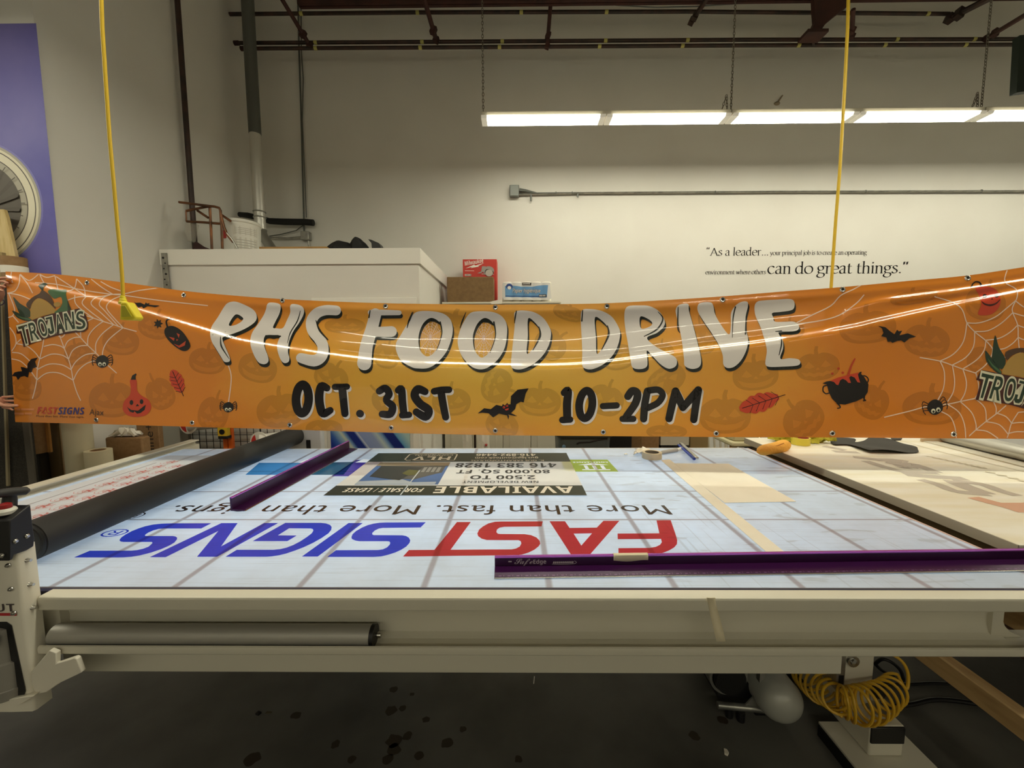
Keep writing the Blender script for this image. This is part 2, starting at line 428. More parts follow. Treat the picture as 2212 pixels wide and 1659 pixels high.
# perforated angle strip screwed at the closet's left corner
p = at(356, 580, 3.47)
t = thing('perforated_angle', 'galvanised perforated steel angle on the left corner of the white closet', 'angle bracket', (p.x, 3.47, 0))
part('strip', MB().box(p.x - .025, p.x + .022, 3.471, 3.4815, 0, CZ - .02), M_galv, t)
for k in range(16):
    z = CZ - .06 - k * .045
    part('slot', MB().cyl((p.x + (.006 if k % 2 else -.008), 3.4713, z), (p.x + (.006 if k % 2 else -.008), 3.4683, z), .006 if k % 3 else .009, n=10), M_black, t)

# ------------------------------------------------------------------ mural on the corner wall
M_sky = mat('mural_blue', (84, 82, 168), .45, noise=(.7, (136, 128, 190), .45, .75))
m_s = [M_sky, mat('mural_cloud', (190, 188, 196), .6), mat('mural_cream', (226, 220, 196), .5), mat('mural_grey', (176, 171, 154), .5), mat('mural_dark', (92, 86, 78), .5),
       mat('mural_glow', (124, 122, 190), .5), mat('mural_blade', (84, 78, 70), .5)]
a = Art(); PM = lambda pts: [(at(x, y, MY).x, at(x, y, MY).z) for x, y in pts]
tp = at(40, 51, MY).z
xr_ = at(105, 300, MY).x
a.poly([(-5.2, tp), (xr_ - .004, tp), (xr_ - .004, .35), (-5.2, .35)], 0)
cc = PM([(-38, 441)])[0]; s_ = MY / F * 1.02
for (rx, mi) in ((127, 5), (123, 3), (118, 2), (113, 4), (111, 2), (97, 4), (95, 3), (83, 4)):
    a.ell(cc, rx * s_, rx * s_ * 1.0, mi, n=60)
for k in range(18):
    an = k * math.pi / 9 + .1
    a.stroke([(cc[0] + math.cos(an) * 12 * s_, cc[1] + math.sin(an) * 12 * s_), (cc[0] + math.cos(an + .3) * 40 * s_, cc[1] + math.sin(an + .3) * 40 * s_), (cc[0] + math.cos(an + .45) * 78 * s_, cc[1] + math.sin(an + .45) * 78 * s_)], [.006, .016, .03], 6)
for k in range(22):
    an = k * math.pi / 11
    a.stroke([(cc[0] + math.cos(an) * 83 * s_, cc[1] + math.sin(an) * 83 * s_), (cc[0] + math.cos(an) * 94 * s_, cc[1] + math.sin(an) * 94 * s_)], .006, 4, smooth=0, cap=False)
mb = art_mb(a, lambda x, y, l: (x, MY - .001 - l * .0004, y))
solo('wall_mural', mb, m_s, 'blue sky wall print with a round jet engine at the far left', 'mural', ang=None)

# ------------------------------------------------------------------ pipes and steel overhead
def pipe(name, pts, r, m, label, cat='pipe', group=None, n=12):
    mb = MB().tube(pts, r, n=n); return solo(name, mb, m, label, cat, group)
pd = MB()
pp = [on_x(x, y, LX + .05) for x, y in ((389, -60), (392, 60), (399, 190), (407, 330), (415, 450), (424, 545))]
pipe('vertical_pipe', [Vector((pp[0].x, 3.83, 5.94))] + [Vector((pp[0].x, 3.83, p.z)) for p in pp[:-1]] + [Vector((pp[0].x, 3.83, CZ))], .022, M_pipe, 'dark brown pipe running up the left wall behind the closet')
YP = 4.6
def hpipe(px, label, tags, rr=.018):
    pts = [at(x, y, YP) for x, y in px]
    o = thing('ceiling_pipe', label, 'pipe', pts[0], 'dark pipes under the ceiling')
    part('tube', MB().tube(pts, rr, n=12), M_pipe, o)
    part('end_cap', MB().cyl(pts[0] - Vector((.03, 0, 0)), pts[0] + Vector((.02, 0, 0)), rr * 1.25), M_rust, o)
    for x in tags:
        for i in range(len(px) - 1):
            if px[i][0] <= x <= px[i + 1][0]:
                y = px[i][1] + (px[i + 1][1] - px[i][1]) * (x - px[i][0]) / (px[i + 1][0] - px[i][0])
                c = at(x, y, YP); part('tape_band', MB().cyl(c - Vector((.018, 0, 0)), c + Vector((.018, 0, 0)), rr * 1.08), M_yel, o)
    return o
hpipe([(462, 31), (880, 27), (1480, 25), (2050, 30)], 'topmost dark ceiling pipe, alone above the close pair', [651, 902, 1126, 1310, 1796, 2004])
hpipe([(512, 93), (1000, 90), (1600, 86), (2400, 84)], 'upper of the two close dark pipes crossing the back wall', [682, 912, 1085, 1308, 1485, 1744, 1937, 2104])
hpipe([(526, 105), (1000, 102), (1600, 98), (2400, 96)], 'lower of the two close dark pipes crossing the back wall', [682, 908, 1079, 1295, 1474, 1725, 1911, 2085])
def strut(px, Y0, Y1, r, m, label, name='pipe_hanger', cat='hanger'):
    mb = MB().tube([at(px[0][0], px[0][1], Y0), at(px[1][0], px[1][1], Y1)], r, n=8)
    c = at(px[1][0], px[1][1], Y1)
    mb.obox(c, (r * 2.2, r * 2.2, r * 2.2), Matrix.Rotation(.4, 3, 'Y')); mb.obox(c.lerp(at(px[0][0], px[0][1], Y0), .22), (r * 2.3, r * 2.1, r * 3), Matrix.Rotation(.4, 3, 'Y'))
    return solo(name, mb, m, label, cat, 'hangers and braces holding the ceiling pipes')
strut([(604, -10), (668, 96)], 4.3, 4.57, .022, M_rust, 'slanting rusty brace over the pipes beside the grey duct')
strut([(914, -10), (942, 86)], 4.3, 4.57, .024, M_rust, 'dark steel brace leaning right above the pipe pair, second from left')
strut([(1191, -10), (1182, 100)], 4.45, 4.57, .02, M_rust, 'upright rusty hanger with clamp over the pipe pair left of centre')
strut([(1532, -10), (1494, 46)], 4.2, 4.5, .024, M_pipe, 'short dark strut leaning left between two hanging chains')
strut([(2150, -10), (2052, 40)], 4.3, 4.57, .03, M_pipe, 'dark pipe elbow slanting up at the end of the topmost pipe')
strut([(2222, 28), (2132, 82)], 4.0, 4.57, .022, M_rust, 'thin rusty brace slanting up at the upper right corner')
strut([(1843, 20), (1840, 78)], 4.3, 4.5, .02, M_rust, 'narrow brown upright beside the heavy beam bracket')
# heavy beam bracket and joist chord
q = [at(x, y, 4.35) for x, y in ((1758, -30), (1830, -30), (1832, 12), (1808, 30), (1784, 50), (1772, 68), (1780, 72), (1778, 76), (1742, 76), (1740, 72), (1754, 62), (1762, 45), (1760, 20))]
t = thing('beam_bracket', 'heavy red brown steel beam end with knee bracket above right pipes', 'beam', q[8])
part('web', MB().prism(q, (0, .05, 0)), M_rust, t)
part('base_plate', MB().box(at(1738, 74, 4.35).x, at(1782, 74, 4.35).x, 4.3, 4.45, at(1760, 77, 4.35).z, at(1760, 70, 4.35).z), M_rust, t)
part('rod', MB().cyl(at(1758, 76, 4.4), at(1757, 98, 4.58), .012), M_pipe, t)
jz = at(1000, 7, 4.4).z
t = thing('roof_joist', 'brown open web roof joist along the top edge of the picture', 'joist', (0, 4.4, jz))
mb = MB().box(-2.2, 5.4, 4.38, 4.41, jz, jz + .05); mb.box(-2.2, 5.4, 4.42, 4.45, jz, jz + .05)
part('bottom_chord', mb, M_rust, t)
part('top_chord', MB().box(-2.2, 5.4, 4.38, 4.45, jz + .6, jz + .65), M_rust, t)
for k in range(15):
    xa = -2.1 + k * .5
    part('web_bar', MB().tube([(xa, 4.415, jz + .03), (xa + .25, 4.415, jz + .62), (xa + .5, 4.415, jz + .03)], .012, n=8), M_rust, t)
# slack wires up high
solo('slack_wire', MB().tube([at(*p, 4.5) for p in ((1180, -4), (1260, 3), (1340, 12), (1420, 16), (1500, 14), (1580, 9), (1700, -4))], .006, n=6), M_grey, 'thin pale wire sagging above the topmost pipe', 'wire')

# duct, conduit and boxes in the corner
dp = [at(x, y, 4.5) for x, y in ((533, -30), (540, 100), (548, 240), (551, 290), (556, 385), (561, 470), (563, 497))]
t = thing('vent_duct', 'round metal vent duct coming down the corner above the closet', 'duct', dp[-1])
part('upper_pipe', MB().tube([Vector((dp[0].x - .01, dp[0].y, 5.94))] + dp[:4], .060, n=20), M_ductp, t, label='dull grey painted upper length of duct')
part('lower_pipe', MB().tube(dp[3:], .0565, n=20), mat('duct_bright', (214, 212, 204), .35, metal=.55), t, label='shiny bare metal lower length of duct')
for y in (458, 470, 497):
    c = at(556 + (y - 385) * .06, y, 4.5); part('collar', MB().torus(c, .058, .007), M_duct, t)
part('elbow', MB().tube([dp[-1], at(568, 510, 4.49), at(577, 523, 4.48), at(592, 545, 4.47)], .05, n=16), M_duct, t)
t = thing('conduit_run', 'thin grey conduits down the back wall to a small junction box', 'conduit', at(664, 512, 4.9))
part('conduit', MB().tube([Vector((at(643, -20, 4.91).x, 4.91, 5.94))] + [at(x, y, 4.91) for x, y in ((643, -20), (646, 110), (650, 230), (657, 500))], .009, n=8), M_ductp, t)
part('conduit', MB().tube([Vector((at(650, -20, 4.9).x, 4.9, 5.94))] + [at(x, y, 4.9) for x, y in ((650, -20), (651, 110), (655, 170), (653, 260), (662, 470))], .006, n=8), M_ductp, t)
part('conduit', MB().tube([at(x, y, 4.89) for x, y in ((582, 514), (620, 515), (658, 512))], .012, n=8), M_galv, t)
part('conduit', MB().tube([at(x, y, 4.89) for x, y in ((582, 510), (604, 507), (640, 498), (658, 484))], .006, n=8), M_ductp, t)
part('conduit', MB().tube([at(x, y, 4.89) for x, y in ((666, 520), (670, 545))], .011, n=8), M_galv, t)
c0 = at(656, 503, 4.93); c1 = at(674, 521, 4.93)
part('junction_box', MB().box(c0.x, c1.x, 4.85, 4.929, c1.z, c0.z), M_galv, t, bevel=.006)
fpx = tr('V', ((755, 318), (820, 325), (922, 348), (1000, 372), (1120, 378), (1290, 380), (1362, 386)))
solo('foam_pipe_wrap', MB().tube([at(x, y, Y) for (x, y), Y in zip(fpx, (4.42, 4.54, 4.76, 4.83, 4.85, 4.85, 4.85))], [.026, .03, .03, .034, .036, .036, .036], n=14), M_blackrub,
     'black foam pipe insulation slung across the corner behind the duct', 'pipe insulation')
# long conduit with box on the back wall
t = thing('wall_conduit', 'long silver conduit with a grey outlet box across the back wall', 'conduit', at(1110, 416, BY))
c0 = at(1101, 404, BY); c1 = at(1121, 428, BY)
part('outlet_box', MB().box(c0.x, c1.x, BY - .07, BY, c1.z, c0.z), M_grey, t, bevel=.008)
part('conduit', MB().tube([at(x, y, BY - .03) for x, y in ((1120, 420), (1250, 417), (1700, 414), (2600, 412))], .011, n=8), M_galv, t)
part('cable', MB().tube([at(x, y, BY - .035) for x, y in ((1122, 410), (1135, 412), (1160, 417), (1250, 416))], [.02, .018, .008, .006], n=8), M_grey, t)
for x, h in ((1147, 16), (1248, 8)):
    part('clamp', MB().cyl(at(x, 418, BY - .03), at(x, 418 + h, BY - .03), .011, n=8), M_grey, t)
for x in (1201, 1236, 1545, 1870, 2120):
    part('strap', MB().torus(at(x, 417 - (x - 1120) * .0045, BY - .03), .013, .004, normal=(1, 0, 0), n=12), M_grey, t)
c = at(1678, 224, BY)
mb = MB().ball(c, .035, (1, .8, .6), n=12); mb.cyl(c, c + Vector((.05, -.02, .08)), .012, .006, n=8)
solo('pipe_stub', mb, mat('old_brass', (150, 136, 112), .5, metal=.3), 'small brass pipe stub poking from the wall just above the lights', 'pipe stub')

# ------------------------------------------------------------------ fluorescent fixtures
M_lamp = mat('lamp_diffuser', (255, 252, 240), .4, emit=((255, 249, 224), 27.0))
M_lampside = mat('lamp_diffuser_side', (255, 252, 240), .4, emit=((255, 249, 224), 5.0))
M_lampend = mat('lamp_end_cap', (236, 232, 214), .4, emit=((255, 247, 225), .22))
M_house = mat('lamp_housing', (214, 208, 190), .5)
M_chain = mat('zinc_chain', (128, 122, 108), .4, metal=.7)
LY = 4.0
def chain(mb, p0, p1):
    p0, p1 = Vector(p0), Vector(p1); L = (p1 - p0).length; n = int(L / .028); d = (p1 - p0) / n
    for k in range(n):
        c = p0 + d * (k + .5); ax = Vector((1, 0, 0)) if k % 2 else Vector((0, 1, 0))
        u = d.normalized(); w = u.cross(ax).normalized(); pts = []
        for i in range(10):
            an = 2 * math.pi * i / 10; pts.append(c + u * math.cos(an) * .0185 + w * math.sin(an) * .0085)
        mb.tube(pts, .003, n=5, closed=True)
zt = at(1040, 240.5, LY - .06).z; zm = at(1040, 250, LY - .08).z; zb = at(1040, 271.5, LY + .06).z
fx = [at(1040, 255, LY).x, at(1307, 255, LY).x, at(1573, 255, LY).x]
def fixture(label):
    x0, x1, x2 = fx
    t = thing('strip_light', label, 'ceiling light', ((x0 + x2) / 2, LY, zb), 'hanging fluorescent strip lights')
    part('housing', MB().box(x0, x2 - .004, LY - .06, LY + .06, zm, zt), M_house, t, bevel=.004)
    for a_, b_ in ((x0, x1), (x1, x2)):
        q = [(a_ + .055, LY + yy, zz) for yy, zz in ((-.075, zm), (-.08, zb + .02), (-.068, zb), (.068, zb), (.08, zb + .02), (.075, zm))]
        n0 = len(q); dm = MB().prism(q, (b_ - a_ - .115, 0, 0), 1)
        for fi, f_ in enumerate(dm.f):
            if all(dm.v[v_][2] < zb + .001 for v_ in f_): dm.m[fi] = 0
        part('diffuser', dm, [M_lamp, M_lampside], t)
        for s0, s1 in ((a_ + .003, a_ + .055), (b_ - .06, b_ - .007)):
            q = [(s0, LY + yy, zz) for yy, zz in ((-.077, zm), (-.082, zb + .02), (-.07, zb - .002), (.07, zb - .002), (.082, zb + .02), (.077, zm))]
            part('end_cap', MB().prism(q, (s1 - s0, 0, 0)), M_lampend, t)
    for xx in (x0 + .018,):
        m_ = MB(); chain(m_, (xx, LY, zt), (xx, LY, 5.94)); part('chain', m_, M_chain, t)
    m_ = MB(); chain(m_, (x2 - .07, LY, zt), (x2 - .022, LY, zt + .16)); chain(m_, (x2 - .012, LY, zt), (x2 - .022, LY, zt + .14)); part('chain', m_, M_chain, t)
    return t
F0 = fixture('hanging white strip light nearest the closet, first of the row')
W8 = fx[2] - fx[0] + .004
dup(F0, (W8, 0, 0), 'hanging white strip light in mid row, over the wall quote')
dup(F0, (2 * W8, 0, 0), 'hanging white strip light cut off by the right edge')
for yy in (-2.65, -8.3):
    for k in ((-3, -2, -1, 0, 1, 2) if yy > -5 else (-2, -1, 0, 1)):
        dup(F0, (k * W8 + .3, yy, 0), 'white strip light hanging further forward in the shop, above or behind the camera', 'strip lights above and behind the camera')

# green panel at the far upper right
c0 = at(2198, 76, 3.6); c1 = at(2260, 200, 3.6)
t = thing('hanging_panel', 'dark green panel hanging at the upper right edge', 'panel', c1)
part('board', MB().prism([at(2203, 76, 3.6), at(2262, 70, 3.6), at(2262, 190, 3.6), at(2196, 200, 3.6)], (0, .05, 0)), mat('dark_green', (24, 38, 30), .6), t)
part('hanger', MB().tube([at(2215, 76, 3.62), (at(2215, 76, 3.62).x, 3.62, 5.94)], .006, n=6), M_pipe, t)

# wall quote
a = Art(); M_ink = mat('black_vinyl', (26, 22, 20), .5)
CROP['q2'] = (1480, 480, .26221)
def tr2(k, x, y): return tr(k, [(x, y)])[0]
quote = thing('wall_lettering', 'black serif quotation lettered on the back wall right of centre', 'lettering', at(1740, 590, BY - .002))
def qt(s, x0, x1, y, xh, wt=.15):
    a = Art(); p0 = at(*tr2('q2', x0, y), BY); p1 = at(*tr2('q2', x1, y), BY)
    roman(a, s, (p0.x, -p0.z), (p1.x, -p0.z), xh * .26221 / F * BY, 0, 1, wt)
    part('text_line', art_mb(a, lambda x, y, l: (x, BY - .002, -y)), [M_ink], quote, ang=None)
qt('"', 172, 204, 275, 42, .16); qt('As a leader...', 205, 688, 276, 41, .17); qt('your principal job is to create an operating', 698, 1494, 271, 23, .21)
qt('environment where others', 166, 664, 430, 23, .21); qt('can do great things.', 676, 1782, 425, 60, .175); qt('"', 1784, 1840, 424, 62, .15)

# ------------------------------------------------------------------ things on top of the closet
Vp = lambda Y, pts: [at(x, y, Y) for x, y in tr('V', pts)]
t = thing('pipe_rack', 'rusty copper pipe frame standing on the closet near the left wall', 'pipe frame', (Vp(3.75, [(520, 600)])[0].x, 3.75, CZ))
zc = CZ + .012
def rail(pts, Y, r=.0105, nm='bar'):
    q = Vp(Y, pts); part(nm, MB().tube(q, r, n=8), M_cop, t)
rail([(255, 216), (380, 232), (500, 248)], 3.6); rail([(500, 248), (545, 252), (585, 264), (596, 285), (600, 340), (606, 420), (612, 600)], 3.6)
rail([(315, 288), (400, 270), (505, 250)], 3.62); rail([(318, 376), (450, 382), (595, 394)], 3.62); rail([(508, 250), (516, 400), (526, 606)], 3.62)
rail([(405, 285), (495, 345)], 3.66); rail([(606, 322), (680, 372)], 3.64); rail([(312, 290), (316, 376)], 3.62, .006)
rail([(605, 340), (625, 420), (655, 490), (700, 545)], 3.58)
part('hose', MB().tube(Vp(3.57, [(650, 470), (690, 520), (715, 560), (742, 606)]), .007, n=8), M_galv, t)
part('clear_sleeve', MB().tube(Vp(3.66, [(362, 390), (352, 460), (358, 540)]), [.05, .045, .03], n=10), mat('cloudy_plastic', (210, 206, 192), .3, alpha=.2), t)
q = Vp(3.56, [(362, 612), (370, 560), (385, 536), (420, 560), (450, 580), (540, 612)])
solo('cloth_scrap', MB().prism(q, (0, .03, 0)), mat('maroon_cloth', (48, 20, 18), .8), 'dark maroon cloth scrap under the pipe frame on the closet', 'cloth', bevel=.008)
bx = Vp(3.84, [(640, 600), (915, 600), (775, 388), (775, 606)])
bc = Vector(((bx[0].x + bx[1].x) / 2, 3.84, CZ + .012)); br = (bx[1].x - bx[0].x) / 2; bh = bx[2].z - bc.z
t = thing('plastic_pail', 'white plastic pail with red dot and printed labels on the closet', 'pail', bc)
part('body', MB().lathe([(br * .93, 0), (br * .97, bh * .5), (br, bh * .9), (br * 1.0, bh), (br * .96, bh), (br * .9, .01), (0, .01)], bc), M_white, t)
part('rim', MB().torus(bc + Vector((0, 0, bh * .93)), br * 1.0, .008, n=36), M_white, t)
mb = MB(); c_ = Vp(3.8, [(697, 506)])[0]
part('red_dot', MB().cyl((c_.x, bc.y - br * .93, c_.z), (c_.x, bc.y - br * .86, c_.z), .036, n=20), mat('red_plastic', (170, 44, 40), .5), t)
a = Art()
for (u0, u1, v0, v1) in ((.55, .97, .56, .80), (.55, .97, .15, .5), (.1, .42, .66, .86)):
    a.poly([(u0, v0), (u1, v0), (u1, v1), (u0, v1)], 0, lay=1)
    for k in range(4): a.poly([(u0 + .03, v0 + (v1 - v0) * (.15 + .2 * k)), (u1 - .03, v0 + (v1 - v0) * (.15 + .2 * k)), (u1 - .03, v0 + (v1 - v0) * (.21 + .2 * k)), (u0 + .03, v0 + (v1 - v0) * (.21 + .2 * k))], 1, lay=2)
bmx = a.build(None, cutx=[i / 12 for i in range(1, 12)]); mb = MB()
idx = {v: i for i, v in enumerate(bmx.verts)}
for v in bmx.verts:
    an = math.pi + v.co.x * math.pi; rr = br * (.93 + .07 * v.co.y) + .001 * v.co.z; mb.v.append((bc.x + rr * math.cos(an), bc.y + rr * math.sin(an), bc.z + bh * v.co.y))
for f in bmx.faces: mb.f.append(tuple(idx[v] for v in f.verts)); mb.m.append(f.material_index)
part('labels', mb, [mat('label_paper', (214, 210, 196), .6), mat('label_ink', (186, 182, 172), .6)], t)
q = [at(x, y, 3.95) for x, y in ((566, 540), (706, 538))]
solo('wood_plank', MB().box(q[0].x + .25, q[1].x + .2, 3.505, 3.62, CZ + .0125, CZ + .034), M_wood, 'thin pale plank lying along the closet top', 'plank', bevel=.002)
W_ = lambda d: .16 * math.sin(5 * d.x + 2) + .1 * math.sin(9 * d.y + 4 * d.x)
c = Vp(3.85, [(1640, 572)])[0]
mb = MB().ball((c.x - .05, 3.85, CZ + .085), 1, (.17, .09, .072), n=18, wob=W_); mb.ball((c.x + .10, 3.85, CZ + .10), 1, (.09, .08, .088), n=18, wob=W_)
solo('black_tool_bag', mb, M_blackrub, 'floppy black bag lying on the closet right of the plank', 'bag')
q = Vp(3.8, [(1810, 520), (1835, 524), (1900, 552), (1955, 592), (1900, 596), (1845, 590), (1838, 552)])
q = [Vector((v.x, v.y, CZ + .012)) if k_ in (3, 4, 5) else v for k_, v in enumerate(q)]
solo('black_wedge_case', MB().prism(q, (0, .1, 0)), M_black, 'black pointed case with grey flap beside the bag on the closet', 'case', bevel=.004)

# ------------------------------------------------------------------ tall cabinets right of the closet
KY = 4.4; KZ = at(1100, 652, KY).z; kx = [CXR + .03, at(1014, 655, KY).x, at(1085, 655, KY).x, at(1147, 655, KY).x, at(1208, 655, KY).x]
t = thing('storage_cabinet', 'tall white cabinet with panel doors beside the closet, under the boxes', 'cabinet', ((kx[0] + kx[4]) / 2, 4.66, 0))
part('carcass', MB().box(kx[0], kx[4], KY + .02, BY - .002, 0, KZ - .02), M_wmetal, t)
part('top_panel', MB().box(kx[0], kx[4] + .02, KY - .01, BY - .002, KZ - .02, KZ), M_wmetal, t, bevel=.003)
for i in range(4):
    d = part('door', MB().box(kx[i] + .003, kx[i + 1] - .003, KY, KY + .02, .08, KZ - .025), M_wmetal, t, bevel=.002)
    for z0, z1 in ((.16, 1.0), (1.1, KZ - .1)):
        part('raised_panel', MB().box(kx[i] + .07, kx[i + 1] - .07, KY - .008, KY, z0, z1), M_wmetal, d, bevel=.006)
    part('knob', MB().ball((kx[i] + (.03 if i % 2 else kx[i + 1] - kx[i] - .03), KY - .018, 1.05), .014, n=10), M_steel, d)
# cardboard box, red saw box, toilet roll pack
b0 = at(966, 648, KY); b1 = at(1066, 598, KY)
t = thing('cardboard_box', 'plain brown cardboard carton on top of the white cabinet', 'box', ((b0.x + b1.x) / 2, KY + .12, KZ))
bz = at(1010, 598, KY).z
part('carton', MB().box(b0.x, b1.x, KY + .0, KY + .22, KZ, bz), M_kraft2, t, bevel=.006)
part('tape', MB().box((b0.x + b1.x) / 2 - .025, (b0.x + b1.x) / 2 + .025, KY - .0005, KY + .2205, bz - .0001, bz + .0006), mat('brown_tape', (170, 134, 84), .3), t)
ry = KY + .24; r0 = at(1000, 600, ry); r1 = at(1073, 560, ry)
t = thing('saw_carton', 'red power tool carton with circular saw picture behind the brown box', 'box', ((r0.x + r1.x) / 2, ry + .11, KZ))
M_red = mat('red_carton', (196, 52, 40), .45); M_redd = mat('red_carton_side', (128, 30, 24), .5)
rz0 = KZ; rz1 = at(1036, 560, ry).z
part('carton', MB().box(r0.x, r1.x, ry, ry + .22, rz0, rz1), M_red, t, bevel=.003)
a = Art(); Wp = lambda pts: [(at(x, y, ry).x, -at(x, y, ry).z) for x, y in tr('W', pts)]
def wt(s, x0, x1, y0, y1, h, mi, **k):
    p = Wp([(x0, y0), (x1, y1)]); a.text(s, p[0], p[1], h * .18987 / F * ry, mi, **k)
wt('Milwaukee', 655, 868, 1022, 985, 46, 0, st='bold', shear=.2, off=-.005)
a.poly(Wp([(660, 1052), (760, 1010), (775, 1020), (875, 990), (800, 1028), (820, 1032), (720, 1048), (735, 1036)]), 0)
a.poly(Wp([(655, 1076), (760, 1078), (760, 1082), (655, 1081)]), 0)
a.poly(Wp([(655, 1118), (706, 1118), (706, 1138), (655, 1138)]), 0); [a.poly(Wp([(x_, 1122), (x_ + 7, 1122), (x_ + 7, 1134), (x_, 1134)]), 2) for x_ in (661, 671, 681, 691)]
a.ell(Wp([(717, 1128)])[0], .012, .012, 1)
a.ell(Wp([(925, 1080)])[0], .062, .05, 1); a.ell(Wp([(930, 1100)])[0], .05, .045, 2); a.ell(Wp([(930, 1105)])[0], .042, .038, 3)
a.poly(Wp([(850, 1030), (880, 1030), (940, 1040), (985, 1075), (970, 1085), (930, 1062), (890, 1062), (865, 1090), (830, 1110), (795, 1108), (840, 1090)]), 1)
a.poly(Wp([(845, 1112), (985, 1118), (985, 1124), (845, 1120)]), 3)
mb = art_mb(a, lambda x, y, l: (x, ry - .001 - .0004 * l, -y))
part('print', mb, [mat('print_white', (236, 230, 220), .5), mat('print_silver', (158, 154, 148), .5), mat('print_dark', (52, 44, 42), .5), mat('print_pale', (186, 178, 168), .5)], t, ang=None)
# toilet rolls
ty = KY + .02; t0 = at(1085, 650, ty); t1 = at(1192, 610, ty); tw = (t1.x - t0.x); th = at(1138, 609, ty).z - KZ
t = thing('toilet_roll_pack', 'blue and white pack of toilet rolls on the cabinet', 'toilet paper pack', ((t0.x + t1.x) / 2, ty + .13, KZ))
nr = 5; rr = tw / nr / 2
for i in range(nr):
    for j in (0, 1):
        cx = t0.x + rr * (2 * i + 1); cy = ty + rr + .004 + j * 2 * rr
        part('roll', MB().lathe([(.02, 0), (rr - .008, 0), (rr - .001, .008), (rr - .001, th - .012), (rr - .01, th), (.02, th), (.02, th - .03), (0, th - .03)], (cx, cy, KZ + .004), n=20), M_paper, t)
a = Art(); T0 = (t0.x, -at(1138, 609, ty).z)
def Tp(pts): return [(at(x, y, ty).x, -at(x, y, ty).z) for x, y in tr('W', pts)]
a.poly(Tp([(1085, 1215), (1620, 1215), (1640, 1395), (1600, 1414), (1095, 1412), (1078, 1360)]), 0)
a.poly(Tp([(1110, 1255), (1200, 1250), (1300, 1262), (1420, 1262), (1530, 1245), (1600, 1245), (1585, 1385), (1115, 1380)]), 1)
a.poly(Tp([(1115, 1364), (1585, 1368), (1585, 1376), (1115, 1372)]), 2)
a.poly(Tp([(1305, 1215), (1410, 1215), (1408, 1248), (1305, 1246)]), 3)
a.ell(Tp([(1160, 1260)])[0], .036, .03, 2); a.ell(Tp([(1160, 1275)])[0], .02, .018, 0)
def tt(s, x0, x1, y, h, mi, **k):
    p = Tp([(x0, y), (x1, y)]); a.text(s, p[0], p[1], h * .18987 / F * ty, mi, **k)
tt('Papier hygiénique', 1198, 1512, 1328, 44, 3, off=.03, shear=.15); tt('Papier hygiénique', 1198, 1512, 1328, 44, 0, off=.0, shear=.15)
a.poly(Tp([(1495, 1350), (1580, 1350), (1580, 1380), (1495, 1378)]), 3); [a.poly(Tp([(x_, 1357), (x_ + 12, 1357), (x_ + 12, 1372), (x_, 1372)]), 0) for x_ in (1502, 1520, 1538, 1556)]
[a.poly(Tp([(x_, 1224), (x_ + 10, 1224), (x_ + 10, 1236), (x_, 1236)]), 0) for x_ in range(1314, 1398, 14)]
mb = MB()
bmx = a.build(None, cutx=[t0.x + tw * k / 40 for k in range(1, 40)]); idx = {v: i for i, v in enumerate(bmx.verts)}
for v in bmx.verts:
    k = (v.co.x - t0.x) / (2 * rr); bulge = .012 * abs(math.sin(math.pi * k)); mb.v.append((v.co.x, ty - .004 - bulge - .0005 * v.co.z, -v.co.y))
for f in bmx.faces: mb.f.append(tuple(idx[v] for v in f.verts)); mb.m.append(f.material_index)
part('wrapper', mb, [mat('film_white', (226, 226, 224), .2), mat('film_blue', (104, 156, 206), .2), mat('film_navy', (40, 66, 130), .25), mat('film_dark', (50, 42, 40), .3)], t, ang=None)
q = [at(x, y, KY - .02) for x, y in ((1058, 652), (1075, 648), (1084, 648), (1084, 656), (1062, 657))]
solo('paper_flap', MB().prism(q, (0, .1, 0)), M_paper, 'small white paper flap on the cabinet edge under the brown carton', 'paper')
# ------------------------------------------------------------------ the banner
def lerp_tab(tab, x):
    if not isinstance(tab, list): return tab(x)
    for i in range(len(tab) - 1):
        if x <= tab[i + 1][0] or i == len(tab) - 2:
            (a, b), (c, d) = tab[i], tab[i + 1]; return b + (d - b) * (x - a) / (c - a)
TOPE = [(0, 586), (128, 593), (280, 612), (395, 628), (500, 638), (610, 646), (740, 652), (833, 655), (960, 657), (1070, 658), (1200, 657), (1310, 655), (1440, 648), (1563, 640), (1700, 629), (1820, 620), (1960, 607), (2090, 595), (2212, 577), (2340, 558)]
BOTE = [(0, 911), (208, 916), (415, 922), (626, 928), (845, 935), (1070, 940), (1303, 942), (1547, 944), (1798, 945), (2060, 947), (2212, 948), (2340, 949)]
STRK = [(0, 596), (60, 610), (255, 655), (455, 714), (545, 738), (800, 775), (1000, 785), (1250, 785), (1500, 754), (1650, 736), (1830, 706), (1900, 690), (2060, 655), (2212, 625), (2340, 600)]
def smooth_tab(tab):
    pts = catmull(tab, 12); return [(p.x, p.y) for p in pts]
class Tab:
    """edge curve of the sheet tabulated every unit"""
    def __init__(s, tab):
        t = smooth_tab(tab); s.v = []; k = 0
        for x in range(-80, 2420):
            while k < len(t) - 2 and t[k + 1][0] < x: k += 1
            (a, b), (c, d) = t[k], t[k + 1]; s.v.append(b + (d - b) * (x - a) / (c - a))
    def __call__(s, x):
        x = min(max(x + 80, 0), 2498); i = int(x); return s.v[i] + (s.v[i + 1] - s.v[i]) * (x - i)
TOPS, BOTS, STRS = Tab(TOPE), Tab(BOTE), Tab(STRK)
def yd(x): return 2.32 + (1.95 - 2.32) * (x / 2212) - .10 * math.sin(math.pi * min(max(x / 2212, 0), 1)) * .6
PXM = 2.2 / F
def gint(d, w): return w * .8862 * math.erf(d / w)
LAMP_Y, LAMP_Z = LY - 2.65, zb
_FS = {}
